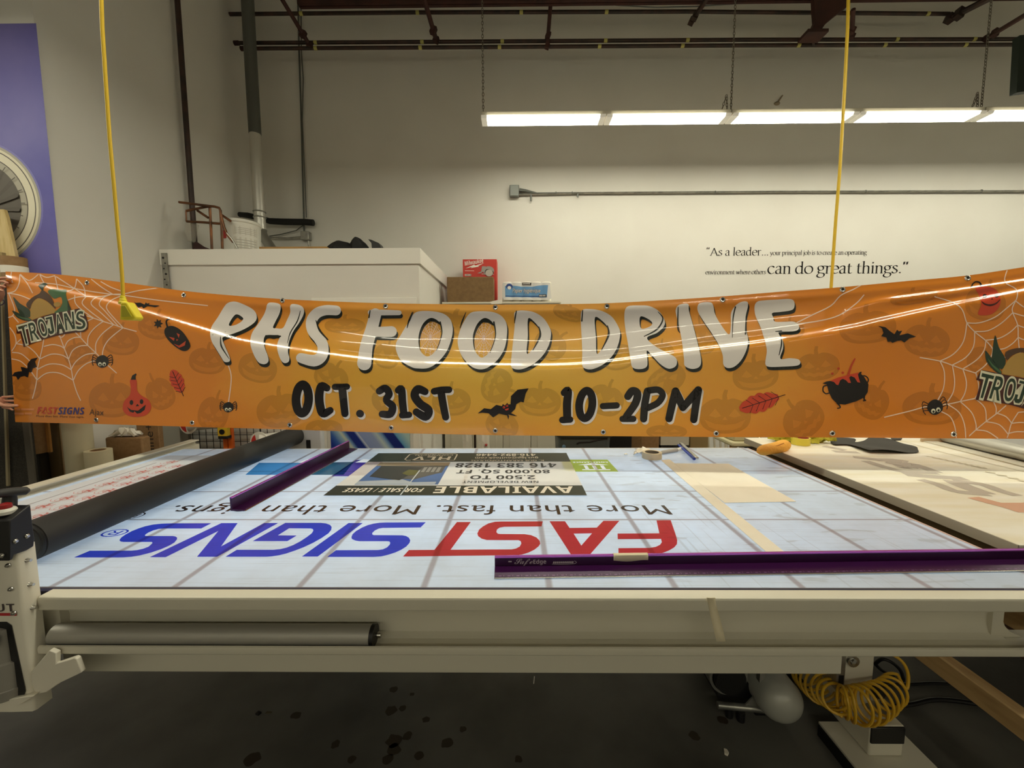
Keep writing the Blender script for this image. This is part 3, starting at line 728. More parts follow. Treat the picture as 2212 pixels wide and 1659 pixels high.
def fold_slope(x):
    """slope at which the main fold mirrors the lamp row hanging over the table towards the room"""
    k = int(x // 20)
    if k not in _FS:
        xx = k * 20.0; p = at(xx, lerp_tab(STRS, xx), yd(xx)); kk = yd(xx) / F
        ysl = (lerp_tab(STRS, xx + 25) - lerp_tab(STRS, xx - 25)) / 50; ydl = (yd(xx + 5) - yd(xx - 5)) / 10 / kk
        y0 = lerp_tab(STRS, xx); a1, a2 = xx / 260 + (y0 - 780) / 170, xx / 61 + y0 / 90; rm = max(0.0, min(1.0, (y0 - lerp_tab(TOPS, xx) - 30) / 95))
        sx = (.010 / 260 * math.cos(a1) + .0022 / 61 * math.cos(a2)) / kk; sy = (.010 / 170 * math.cos(a1) + .0022 / 90 * math.cos(a2)) / kk + .057 * rm - .018; ydl -= sx
        v = (p - EYE).normalized()
        def miss(sl):
            n = Vector((ydl + sl * ysl, -1, sl)).normalized(); r_ = v - 2 * v.dot(n) * n
            if r_.y > -1e-3: return 9.0
            return p.z + r_.z / r_.y * (LAMP_Y - p.y) - LAMP_Z
        lo, hi = 0.0, 1.6
        for _ in range(40):
            m_ = (lo + hi) / 2
            if miss(m_) > 0: hi = m_
            else: lo = m_
        _FS[k] = (lo - sy) * (.86 if 1680 < xx < 1800 else 1.01)
    return _FS[k]
def bulge(x, y):
    """towards-viewer displacement (m); its slope tilts the sheet so that folds pick up the lamps"""
    ys = lerp_tab(STRS, x); d = y - ys; yt = lerp_tab(TOPS, x)
    room = max(0.0, min(1.0, (ys - yt - 30) / 95))           # how much sheet lies above the main fold
    k0 = math.floor(x / 20); t_ = x / 20 - k0; need = fold_slope(k0 * 20) * (1 - t_) + fold_slope(k0 * 20 + 20) * t_
    c = need * gint(d, 8.0) + .20 * room * gint(d + 38, 34) - .05 * gint(d - 60, 60)
    c -= (.26 * room) * gint(y - (yt + 30), 20)
    c += .16 * gint(y - (yt + 9), 5) - .10 * gint(y - (yt + 20), 7)
    if x > 1820:
        s2 = lerp_tab([(1820, 668), (1900, 646), (2060, 626), (2212, 604), (2340, 586)], x); c += min(1, (x - 1820) / 120) * (need * gint(y - s2, 5) - .2 * gint(y - s2 - 14, 8))
    if x < 330:
        s3 = lerp_tab([(0, 604), (70, 630), (330, 668)], x); c += max(0, 1 - abs(x - 60) / 60) * .45 * gint(y - s3 - 14, 5)
    return c * yd(x) / F + .010 * math.sin(x / 260 + (y - 780) / 170) + .0022 * math.sin(x / 61 + y / 90)
T_PEAK = .17
GX = [-40 + 9.0 * k for k in range(268)]
GY = [560 + 3.0 * k for k in range(87)] + [822 + 9.0 * k for k in range(17)]
_BG = {}
def bgrid(i, j):
    if (i, j) not in _BG: _BG[(i, j)] = bulge(GX[i], GY[j])
    return _BG[(i, j)]
import bisect
def bulge_s(x, y):
    i = min(max(bisect.bisect_right(GX, x) - 1, 0), len(GX) - 2); j = min(max(bisect.bisect_right(GY, y) - 1, 0), len(GY) - 2)
    a = (x - GX[i]) / (GX[i + 1] - GX[i]); b = (y - GY[j]) / (GY[j + 1] - GY[j])
    return (bgrid(i, j) * (1 - a) + bgrid(i + 1, j) * a) * (1 - b) + (bgrid(i, j + 1) * (1 - a) + bgrid(i + 1, j + 1) * a) * b
def BS(x, y, lay=0):
    Yv = yd(x) - bulge_s(x, y)
    P = at(x, y, Yv); P.y -= lay * .0003
    return P
XL = lambda v: 12 + 21 * v
def bmat(name, rgb_c, rgb_e, mul=1.0, rough=.2):
    m = bpy.data.materials.new(name); m.use_nodes = True; nt = m.node_tree; b = nt.nodes['Principled BSDF']; L = nt.links.new; N = nt.nodes.new
    uv = N('ShaderNodeUVMap'); uv.uv_map = 'UVMap'
    mp = N('ShaderNodeMapping'); mp.inputs['Location'].default_value = (-1.16, -2.62, 0); mp.inputs['Scale'].default_value = (2.33, 5.4, 1)
    ln = N('ShaderNodeVectorMath'); ln.operation = 'LENGTH'
    L(uv.outputs[0], mp.inputs[0]); L(mp.outputs[0], ln.inputs[0])
    nz = N('ShaderNodeTexNoise'); nz.inputs['Scale'].default_value = 7; nz.inputs['Detail'].default_value = 7; nz.inputs['Roughness'].default_value = .62; L(uv.outputs[0], nz.inputs['Vector'])
    ad = N('ShaderNodeMath'); ad.operation = 'MULTIPLY_ADD'; ad.inputs[1].default_value = .5; L(nz.outputs[0], ad.inputs[0]); L(ln.outputs['Value'], ad.inputs[2])
    rp = N('ShaderNodeValToRGB'); e = rp.color_ramp.elements
    k = lambda c: tuple(v * mul for v in c[:3]) + (1,)
    e[0].position = .3; e[0].color = k(rgb_c); e[1].position = 1.45; e[1].color = k(rgb_e)
    e2 = rp.color_ramp.elements.new(.78); e2.color = k(C(232, 158, 58))
    L(ad.outputs[0], rp.inputs[0]); L(rp.outputs[0], b.inputs['Base Color'])
    b.inputs['Roughness'].default_value = rough; b.inputs['Specular IOR Level'].default_value = .5
    b.inputs['Coat Weight'].default_value = .8; b.inputs['Coat Roughness'].default_value = .03
    return m
CY_, CE_ = C(240, 190, 76), C(222, 134, 46)
BM = [bmat('banner_print', CY_, CE_), bmat('banner_pumpkin', CY_, CE_, .76), bmat('banner_pumpkin_face', CY_, CE_, .88)]
def bplain(n, rgb): return mat('banner_' + n, rgb, .22, coat=.8)
BM += [bplain('white', (234, 226, 218)), bplain('black', (26, 22, 24)), bplain('shade', (30, 34, 30)), bplain('web', (244, 214, 190)), bplain('red', (206, 70, 44)), bplain('redline', (70, 24, 22)),
       bplain('green', (34, 58, 42)), bplain('lightgreen', (72, 108, 72)), bplain('tan', (186, 146, 74)), bplain('brown', (84, 58, 40)), bplain('purple', (58, 44, 118)), bplain('hem', (236, 150, 90)), bplain('cream', (226, 222, 196)), bplain('fire', (196, 70, 40))]
(B_BASE, B_PK, B_PF, B_W, B_K, B_SH, B_WEB, B_RED, B_RL, B_G, B_LG, B_TAN, B_BR, B_PUR, B_HEM, B_CR, B_FIRE) = range(17)
A_ = Art()
def rotp(pts, c, an, s=1.0): 
    ca, sa = math.cos(an) * s, math.sin(an) * s
    return [(c[0] + x * ca - y * sa, c[1] + x * sa + y * ca) for x, y in pts]
def pumpkin(cx, cy, rx, ry, an=0.0, kind=0):
    P = lambda pts: rotp([(x * rx, y * ry) for x, y in pts], (cx, cy), an)
    A_.poly(P([(-.12, -.8), (-.3, -.86), (-.62, -.74), (-.92, -.4), (-1, .1), (-.86, .58), (-.5, .86), (0, .94), (.5, .86), (.86, .58), (1, .1), (.92, -.4), (.62, -.74), (.3, -.86), (.12, -.8)]), B_PK, 1, smooth=3)
    A_.poly(P([(-.1, -.76), (-.09, -1.05), (-.02, -1.32), (.12, -1.3), (.07, -1.02), (.1, -.76)]), B_PK, 1)
    A_.poly(P([(-.62, .02), (-.38, -.34), (-.14, .04), (-.36, .12)]), B_PF, 2); A_.poly(P([(.14, .04), (.38, -.34), (.62, .02), (.36, .12)]), B_PF, 2)
    A_.poly(P([(-.1, .24), (0, .06), (.1, .24)]), B_PF, 2)
    if kind == 0: A_.poly(P([(-.8, .22), (-.4, .44), (0, .5), (.4, .44), (.8, .22), (.62, .6), (.3, .76), (0, .78), (-.3, .76), (-.62, .6)]), B_PF, 2)
    else: A_.poly(P([(-.78, .3), (-.5, .42), (-.4, .34), (-.2, .48), (0, .4), (.2, .48), (.4, .34), (.5, .42), (.78, .3), (.6, .62), (.4, .56), (.2, .72), (0, .62), (-.2, .72), (-.4, .56), (-.6, .62)]), B_PF, 2)
for i, q in enumerate([(261, 737, 40, 32, .1), (334, 704, 36, 30, .3), (242, 862, 50, 42, 0), (346, 850, 30, 38, -.5), (448, 779, 40, 31, .1), (461, 893, 33, 40, .25), (557, 794, 42, 34, .25), (168, 764, 30, 26, -.3), (58, 838, 32, 30, 0), (606, 886, 52, 40, -.1),
    (716, 815, 38, 32, .5), (745, 703, 44, 18, 0), (836, 768, 28, 30, .2), (836, 862, 32, 36, -.9), (975, 867, 42, 33, 0), (1074, 833, 38, 36, 1.9), (1166, 867, 46, 34, .03), (1308, 864, 40, 36, .3), (1190, 744, 36, 34, .9), (1228, 676, 34, 18, .3), (1336, 771, 36, 30, -.2),
    (1440, 822, 44, 32, 2.6), (1632, 810, 50, 35, -.12), (1766, 791, 48, 33, -.1), (1566, 897, 56, 42, 0), (1735, 906, 46, 42, -.7), (1706, 712, 32, 22, 0), (1518, 730, 28, 38, -.2), (1874, 706, 62, 38, -.1), (2002, 735, 50, 38, .1), (1974, 642, 52, 16, -.15), (1884, 868, 36, 40, .5), (2013, 880, 64, 40, 0),
    (2130, 780, 42, 34, .2), (2129, 655, 44, 40, .2), (700, 926, 40, 22, 0), (1085, 918, 36, 30, .4), (1440, 932, 44, 16, 0), (1430, 760, 26, 22, 0), (980, 700, 60, 26, .2)]):
    pumpkin(*q, kind=i % 2)
# spider webs
def web(k, lines, w=2.1):
    for l in lines: A_.stroke(tr(k, l), w, B_WEB, 3, smooth=4, cap=False)
web('A', [[(380, 640), (365, 745), (340, 850), (320, 940), (315, 1030), (300, 1110), (278, 1190)], [(510, 650), (550, 760), (585, 850), (610, 940), (625, 1030), (655, 1130), (690, 1207)],
    [(640, 620), (690, 670), (750, 735), (820, 800), (900, 885), (997, 972)], [(740, 482), (880, 530), (970, 558), (1050, 585), (1167, 616)], [(300, 200), (470, 212), (640, 250), (780, 275), (960, 300), (1060, 308), (1350, 350), (1775, 396)],
    [(580, 350), (650, 325), (740, 318), (860, 318), (960, 300), (1060, 295), (1200, 265), (1420, 238)], [(780, 170), (870, 240), (965, 300)], [(860, 190), (950, 240), (1060, 280)],
    [(375, 745), (450, 728), (520, 742), (550, 762)], [(345, 850), (440, 810), (530, 818), (585, 850)], [(322, 940), (420, 895), (530, 902), (608, 942)], [(317, 1030), (400, 972), (510, 972), (622, 1030)],
    [(550, 760), (580, 700), (640, 668), (690, 667)], [(588, 850), (620, 780), (680, 742), (750, 735)], [(609, 940), (650, 872), (730, 815), (820, 802)], [(628, 1030), (670, 950), (740, 890), (810, 866)],
    [(692, 667), (690, 600), (730, 540), (800, 502)], [(750, 735), (755, 660), (805, 590), (880, 531)], [(820, 800), (820, 720), (870, 640), (970, 558)], [(872, 845), (885, 760), (935, 680), (1050, 585)],
    [(800, 502), (710, 440), (645, 375), (640, 305)], [(885, 530), (765, 440), (702, 375), (735, 320)], [(970, 556), (860, 455), (780, 385), (800, 340), (840, 318)], [(1012, 572), (895, 440), (848, 385), (880, 330), (940, 304)], [(1050, 582), (930, 450), (912, 395), (960, 345), (1040, 312)],
    [(65, 290), (130, 270), (165, 205), (170, 130)], [(100, 105), (95, 150), (110, 200)], [(175, 128), (250, 182), (330, 128)], [(340, 128), (400, 155), (470, 140)], [(340, 128), (370, 190), (410, 240)], [(470, 140), (490, 230), (500, 272)], [(410, 240), (500, 272), (590, 270), (640, 240), (655, 168)],
    [(655, 168), (715, 235), (730, 315)], [(170, 130), (230, 200), (280, 290)], [(65, 288), (180, 310), (300, 362)], [(75, 290), (125, 420), (112, 480), (72, 497)], [(112, 484), (160, 540)], [(75, 570), (125, 640), (138, 720), (103, 782)],
    [(105, 795), (180, 806), (250, 862), (320, 935)], [(100, 850), (180, 872), (260, 950), (315, 1028)], [(138, 720), (230, 740), (300, 795), (340, 850)], [(138, 720), (180, 682)], [(500, 655), (530, 665), (555, 640)], [(690, 655), (690, 620)], [(480, 148), (640, 252), (740, 318)]])
web('E', [[(1320, 335), (1490, 390), (1570, 455), (1610, 570), (1680, 650), (1780, 730), (1840, 800), (1872, 862)], [(1188, 880), (1370, 913), (1480, 950), (1575, 985), (1690, 1020)], [(870, 1416), (1100, 1360), (1250, 1320), (1440, 1298), (1550, 1275), (1690, 1246)],
    [(1590, 1622), (1690, 1530), (1780, 1455), (1880, 1380), (1962, 1310)], [(1970, 1600), (1985, 1560), (2010, 1470), (2072, 1370)], [(1978, 80), (1950, 200), (2050, 268), (2060, 340), (2020, 430), (2022, 480), (2065, 590), (2070, 700), (2080, 800), (2100, 885)],
    [(1610, 570), (1720, 570), (1860, 520), (1965, 440), (2045, 372)], [(1680, 648), (1800, 640), (1920, 572), (2020, 480)], [(1780, 726), (1900, 708), (2000, 652), (2065, 590)], [(1845, 805), (1940, 802), (2020, 755), (2070, 700)], [(1900, 890), (1980, 870), (2040, 835), (2080, 800)],
    [(1370, 912), (1490, 850), (1580, 735), (1610, 570)], [(1480, 948), (1600, 880), (1670, 780), (1680, 650)], [(1575, 982), (1700, 900), (1765, 815), (1780, 730)], [(1690, 1017), (1780, 945), (1832, 860), (1842, 800)],
    [(1370, 913), (1408, 1010), (1402, 1150), (1350, 1262)], [(1480, 950), (1500, 1080), (1488, 1190), (1438, 1275)], [(1575, 985), (1606, 1100), (1592, 1200), (1550, 1275)], [(1690, 1020), (1715, 1120), (1710, 1200), (1682, 1246)],
    [(1370, 1360), (1460, 1410), (1502, 1500), (1516, 1600)], [(1440, 1300), (1540, 1372), (1588, 1480), (1600, 1600)], [(1550, 1275), (1650, 1370), (1690, 1470), (1692, 1530)], [(1680, 1246), (1770, 1330), (1784, 1455)], [(1840, 1260), (1872, 1330), (1870, 1388)],
    [(1690, 1530), (1790, 1542), (1890, 1605)], [(1780, 1455), (1900, 1482), (1982, 1570)], [(1880, 1380), (1960, 1410), (2012, 1470)], [(1985, 1560), (2060, 1545), (2180, 1550)], [(2012, 1470), (2100, 1462), (2180, 1475)], [(2072, 1372), (2180, 1362)],
    [(2048, 375), (2124, 430), (2200, 450)], [(2022, 480), (2124, 510), (2200, 520)], [(2065, 590), (2124, 612), (2200, 620)], [(2070, 700), (2124, 722), (2200, 730)], [(2080, 805), (2124, 815), (2200, 820)], [(1695, 1022), (1700, 1060)],
    [(85, 570), (220, 502), (390, 418), (480, 325), (590, 272), (690, 217)], [(90, 580), (300, 550), (470, 500), (620, 395), (690, 318)]], 2.3)
A_.stroke(tr('B', [(285, 655), (312, 740), (312, 830), (292, 980)]), 2.2, B_WEB, 3)
# main lettering
def letter(loops, shade=True, k=None):
    if shade:
        A_.poly([[(x + 3.0, y + 7.0) for x, y in l] for l in loops], B_SH, 4)
        A_.poly([[(x + 2.0, y + 3.5) for x, y in l] for l in loops], B_SH, 4)
    A_.poly(loops, B_W, 5)
def sm(k, *loops): return [[(p.x, p.y) for p in catmull(tr(k, l), 5, True)] for l in loops]
letter(sm('B', [(290, 135), (350, 125), (430, 152), (505, 195), (533, 245), (522, 292), (470, 335), (400, 372), (320, 402), (252, 425), (240, 445), (262, 505), (295, 580), (306, 622), (290, 640), (255, 636), (225, 590), (185, 525), (150, 465), (136, 400), (150, 335), (200, 260), (255, 170)], [(352, 235), (415, 262), (405, 292), (348, 325), (295, 323)]))
letter(sm('B', [(622, 150), (650, 132), (720, 142), (738, 172), (725, 230), (695, 290), (672, 345), (700, 352), (755, 350), (790, 285), (818, 220), (818, 165), (840, 145), (905, 157), (935, 190), (930, 240), (892, 310), (850, 370), (818, 440), (802, 500), (800, 560), (812, 605), (802, 640), (765, 648), (735, 615), (710, 540), (710, 480), (730, 418), (680, 410), (610, 414), (592, 460), (602, 520), (628, 590), (632, 635), (600, 658), (548, 642), (505, 570), (478, 480), (492, 395), (545, 315), (592, 240), (612, 190)]))
def slet(k, strokes):
    for w, sh in ((0, 1), (0, 0)):
        for pts, wd in strokes:
            ws = [q * CROP[k][2] for q in wd]
            P = tr(k, pts)
            if sh:
                A_.stroke([(x + 3, y + 7) for x, y in P], ws, B_SH, 4, smooth=6)
            else: A_.stroke(P, ws, B_W, 5, smooth=6)
slet('B', [([(1210, 200), (1120, 198), (1045, 225), (1000, 290), (1010, 370), (1065, 440), (1098, 510), (1085, 590), (1020, 628), (910, 605)], [84, 86, 90, 92, 94, 94, 94, 96, 100, 84])])
slet('B', [([(1545, 232), (1515, 350), (1470, 500), (1450, 650)], [100, 102, 108, 122]), ([(1505, 218), (1620, 218), (1748, 220)], [48, 48, 40]), ([(1560, 382), (1620, 382), (1682, 380)], [84, 88, 92])])
letter(sm('C', [(130, 205), (60, 225), (10, 300), (-50, 400), (-100, 500), (-60, 620), (30, 680), (90, 695), (180, 690), (260, 640), (340, 540), (385, 400), (378, 300), (330, 240), (250, 212)], [(195, 265), (140, 305), (105, 380), (95, 460), (110, 540), (160, 590), (210, 575), (265, 510), (290, 420), (290, 330), (250, 280)]))
letter(sm('C', [(600, 208), (530, 228), (475, 310), (440, 400), (430, 480), (460, 580), (530, 665), (600, 700), (680, 690), (770, 620), (830, 520), (850, 400), (845, 310), (800, 245), (720, 212)], [(655, 265), (600, 310), (565, 390), (560, 460), (575, 540), (625, 600), (670, 585), (725, 520), (748, 420), (745, 340), (710, 285)]))
letter(sm('C', [(920, 212), (980, 200), (1080, 215), (1160, 265), (1210, 340), (1226, 400), (1205, 500), (1150, 590), (1070, 660), (980, 700), (910, 698), (884, 670), (888, 600), (900, 480), (915, 330), (912, 250)], [(1030, 270), (1085, 300), (1132, 365), (1130, 430), (1090, 500), (1020, 570), (1028, 420)]))
letter(sm('C', [(1490, 200), (1560, 188), (1660, 205), (1745, 255), (1800, 340), (1815, 400), (1795, 500), (1745, 590), (1670, 660), (1580, 700), (1515, 695), (1490, 660), (1492, 560), (1486, 420), (1480, 290)], [(1600, 260), (1665, 292), (1715, 355), (1712, 415), (1680, 490), (1617, 570), (1608, 420)]))
letter(sm('D', [(202, 265), (235, 240), (320, 236), (405, 242), (485, 285), (534, 360), (528, 415), (470, 470), (385, 512), (450, 580), (540, 632), (612, 668), (640, 705), (628, 755), (570, 776), (500, 738), (430, 665), (384, 622), (388, 700), (384, 755), (340, 778), (265, 768), (244, 700), (225, 580), (198, 420), (192, 320)], [(327, 332), (395, 352), (430, 388), (402, 420), (332, 430)]))
letter(sm('D', [(632, 265), (662, 230), (735, 224), (742, 280), (775, 400), (812, 540), (845, 690), (832, 758), (770, 778), (708, 752), (700, 690), (682, 540), (655, 400), (632, 310)]))
letter(sm('D', [(816, 245), (842, 214), (925, 210), (950, 240), (965, 310), (1015, 400), (1084, 484), (1100, 400), (1102, 300), (1140, 238), (1190, 206), (1240, 206), (1245, 245), (1226, 330), (1226, 440), (1247, 520), (1234, 610), (1190, 700), (1130, 758), (1072, 770), (1036, 740), (1030, 660), (990, 560), (925, 455), (860, 360), (822, 295)]))
letter(sm('D', [(1302, 245), (1325, 205), (1380, 194), (1500, 186), (1605, 182), (1640, 205), (1638, 258), (1605, 280), (1520, 292), (1452, 302), (1462, 340), (1475, 374), (1560, 376), (1640, 376), (1682, 412), (1668, 446), (1620, 458), (1508, 464), (1540, 530), (1545, 600), (1522, 690), (1600, 686), (1675, 696), (1692, 728), (1660, 750), (1550, 758), (1430, 760), (1396, 742), (1396, 700), (1406, 620), (1390, 540), (1352, 420), (1310, 325)]))
# brush nicks
for k, pts, w in (('B', [(225, 425), (230, 500), (270, 570), (300, 615)], [5, 14, 8, 3]), ('B', [(905, 205), (880, 290), (820, 390), (795, 480)], [4, 10, 9, 3]), ('B', [(612, 418), (680, 430), (735, 420)], [16, 26, 12]), ('B', [(1038, 285), (1070, 370), (1140, 450)], [6, 18, 10]), ('B', [(1500, 200), (1490, 260)], [8, 12]), ('B', [(1860, 215), (1830, 290), (1815, 350)], [6, 14, 4]),
    ('C', [(52, 215), (20, 280), (0, 330)], [4, 14, 5]), ('C', [(500, 215), (470, 290), (450, 350)], [4, 14, 5]), ('C', [(930, 205), (920, 260), (915, 310)], [8, 12, 4]), ('C', [(1495, 200), (1488, 290)], [8, 12]), ('C', [(1122, 340), (1132, 420), (1070, 540)], [8, 18, 6]), ('C', [(1706, 330), (1716, 410), (1655, 540)], [8, 18, 6]),
    ('D', [(478, 290), (520, 350), (470, 440), (360, 500)], [4, 12, 14, 6]), ('D', [(650, 250), (648, 420), (665, 470)], [6, 14, 4]), ('D', [(1138, 250), (1118, 350), (1112, 510)], [12, 10, 4]), ('D', [(1228, 330), (1224, 480)], [6, 12]), ('D', [(1520, 470), (1532, 560), (1510, 660)], [6, 12, 5]), ('D', [(1480, 458), (1530, 456)], [5, 14]),
    ('C', [(280, 300), (295, 400), (250, 540)], [14, 8, 5]), ('C', [(738, 300), (752, 420), (705, 560)], [14, 8, 5])):
    A_.stroke(tr(k, pts), [q * .25316 for q in w], B_SH, 6, smooth=5)
A_.poly(sm('B', [(352, 232), (375, 228), (420, 258), (400, 282), (360, 250)]), B_SH, 4)
for (k, cx, cy) in (('C', 196, 428), ('C', 652, 436)):
    c = tr(k, [(cx, cy)])[0]; rx, ry = 24.5, 42
    A_.poly([(c[0] - 9, c[1] - 36), (c[0] + 1, c[1] - 42.5), (c[0] + 14, c[1] - 40), (c[0] + 22, c[1] - 26), (c[0] + 10, c[1] - 33), (c[0] - 2, c[1] - 34), (c[0] - 14, c[1] - 26)], B_SH, 4)
    N = 13; ex = lambda an, f: (c[0] + math.cos(an) * rx * f * (1.0 if math.cos(an) < 0 else .98), c[1] + math.sin(an) * ry * f)
    for i in range(N):
        an = 2 * math.pi * i / N + .12; an2 = 2 * math.pi * (i + 1) / N + .12
        A_.stroke([c, ex(an, 1.0)], 1.0, B_WEB, 3, smooth=0, cap=False)
        for f in (.16, .3, .45, .6, .75, .9):
            m = (an + an2) / 2; A_.stroke([ex(an, f), ex(m, f * .9), ex(an2, f)], .8, B_WEB, 3, smooth=3, cap=False)
# date and time
def blk(k, strokes):
    s = CROP[k][2]
    for sh in (1, 0):
        for pts, w in strokes:
            P = tr(k, pts); ws = [q * s for q in w] if isinstance(w, (list, tuple)) else w * s
            cl = pts[0] == pts[-1]
            if cl: P = P[:-1]
            A_.stroke([(x + 3.4, y + 4.6) for x, y in P] if sh else P, ws, B_W if sh else B_K, 4 if sh else 5, smooth=6, closed=cl)
def ring(cx, cy, rx, ry, lean=0): return [(cx + rx * math.cos(t * math.pi / 4) - lean * math.sin(t * math.pi / 4), cy + ry * math.sin(t * math.pi / 4)) for t in range(8)] + [(cx + rx, cy)]
blk('B', [(ring(922, 955, 54, 122, 4), 74), ([(1132, 862), (1085, 846), (1066, 920), (1072, 1010), (1098, 1078), (1160, 1052)], [60, 70, 74, 74, 72, 58]), ([(1200, 852), (1250, 852), (1302, 850)], 54), ([(1262, 862), (1272, 960), (1285, 1080)], [68, 66, 62]),
    ([(1412, 1079), (1416, 1081)], 64), ([(1578, 888), (1630, 864), (1662, 912), (1636, 966), (1690, 1016), (1672, 1082), (1602, 1084)], [60, 62, 64, 56, 66, 66, 58]), ([(1738, 882), (1766, 872), (1776, 980), (1788, 1084)], [56, 66, 64, 62]), ([(1772, 1094), (1832, 1090)], 54),
    ([(1968, 892), (1908, 872), (1880, 926), (1926, 996), (1998, 1050), (1972, 1106), (1894, 1066)], [62, 72, 72, 72, 72, 72, 62]), ([(2046, 890), (2110, 878), (2172, 876)], 58), ([(2104, 890), (2122, 1000), (2144, 1110)], [66, 64, 60])])
blk('C', [([(1338, 902), (1370, 886), (1362, 1000), (1364, 1110)], [60, 68, 70, 68]), ([(1322, 1134), (1388, 1130)], 56), (ring(1522, 1002, 56, 118, 10), 66), ([(1668, 1016), (1785, 1010)], 54)])
blk('D', [([(222, 1012), (258, 966), (302, 986), (286, 1070), (208, 1182)], [64, 66, 68, 66, 60]), ([(176, 1204), (268, 1204)], 54), ([(388, 966), (366, 1080), (356, 1204)], [60, 64, 62]), ([(400, 962), (480, 956), (518, 1000), (478, 1066), (392, 1110)], 56), ([(572, 1202), (600, 1080), (628, 968)], [62, 66, 66]), ([(628, 968), (662, 1040), (690, 1108)], [66, 70, 60]), ([(690, 1108), (750, 1040), (822, 958)], [60, 66, 66]), ([(822, 958), (800, 1090), (784, 1210)], [66, 66, 62])])
# bats
P = lambda k, pts, mi, lay=5, smooth=0: A_.poly(tr(k, pts), mi, lay, smooth)
P('A', [(1145, 360), (1160, 372), (1200, 370), (1235, 387), (1246, 368), (1256, 378), (1278, 374), (1270, 388), (1365, 395), (1325, 410), (1290, 402), (1258, 400), (1225, 420), (1212, 402), (1180, 412), (1168, 395)], B_K)
P('A', [(105, 995), (125, 966), (155, 958), (190, 955), (178, 918), (208, 922), (235, 932), (238, 890), (270, 850), (325, 838), (300, 870), (316, 920), (282, 930), (272, 965), (250, 962), (240, 1008), (210, 995), (178, 1002), (155, 1030), (140, 1000)], B_K)
P('C', [(600, 1078), (655, 1034), (712, 1042), (758, 1005), (806, 1016), (814, 998), (832, 1010), (852, 988), (862, 1002), (880, 1000), (884, 930), (940, 876), (1035, 864), (1010, 908), (992, 985), (968, 978), (930, 1000), (920, 1040), (884, 1076), (905, 1085), (938, 1102), (905, 1098), (860, 1088), (868, 1100), (862, 1132), (850, 1095), (782, 1080), (732, 1112), (694, 1078), (640, 1072)], B_K)
for c in tr('C', [(824, 1026), (850, 1014)]): A_.ell(c, 2.6, 2.4, B_RED, 6); A_.ell(c, 1.0, 1.0, B_K, 7)
P('C', [(830, 1044), (866, 1030), (862, 1048), (842, 1054)], B_RED, 6)
P('E', [(815, 596), (880, 610), (925, 648), (960, 672), (984, 632), (1000, 646), (1030, 640), (1005, 682), (1080, 664), (1155, 694), (1095, 708), (1050, 746), (1020, 728), (985, 732), (942, 750), (930, 738), (900, 740), (888, 700), (842, 690), (862, 660), (850, 620)], B_K)
# spiders
def spider(k, cx, cy, r, an=0.0):
    c = tr(k, [(cx, cy)])[0]
    for sx in (-1, 1):
        for j, (a0, L) in enumerate(((-.75, 1.0), (-.3, 1.05), (.1, 1.0), (.5, .9))):
            q = [(sx * r * .6, r * a0 * .6), (sx * r * (1.25 + .1 * j), r * (a0 * .9 - .35)), (sx * r * (1.55 * L), r * (a0 + .1))]
            q = rotp(q, c, an); A_.stroke(q, 1.6, B_K, 4, smooth=4)
    A_.poly(rotp([(math.cos(t * .1745) * r * (1 + .03 * math.sin(t * 5)), math.sin(t * .1745) * r * .96 * (1 + .03 * math.sin(t * 7))) for t in range(36)], c, an), B_K, 5)
    for sx in (-.36, .3):
        e = rotp([(sx * r, r * .42)], c, an)[0]; A_.ell(e, r * .28, r * .3, B_CR, 6); A_.ell((e[0] + .4, e[1] + r * .08), r * .14, r * .16, B_K, 7)
spider('A', 875, 872, 14); spider('A', 1950, 1262, 11.5); spider('E', 1325, 1325, 17, -.25)
# black pumpkin + leaf
P('A', [(1404, 625), (1420, 582), (1480, 570), (1558, 618), (1622, 718), (1612, 768), (1562, 782), (1492, 742), (1430, 680)], B_K, 5, 4)
A_.stroke(tr('A', [(1432, 580), (1420, 535), (1436, 512), (1480, 512)]), [4, 3, 3, 2.5], B_K, 5)
for q in ([(1444, 662), (1492, 672), (1486, 698)], [(1508, 628), (1536, 642), (1528, 672)], [(1508, 680), (1524, 688), (1508, 698)], [(1484, 720), (1530, 738), (1566, 712), (1588, 696), (1580, 735), (1556, 746), (1530, 756)]): P('A', q, B_FIRE, 6)
c = tr('A', [(1352, 550)])[0]
A_.poly([(c[0] + r_ * math.cos(k * math.pi / 7 + .4), c[1] + r_ * 1.05 * math.sin(k * math.pi / 7 + .4)) for k in range(14) for r_ in ((10.5 if k % 2 else 5.5),)], B_K, 5)
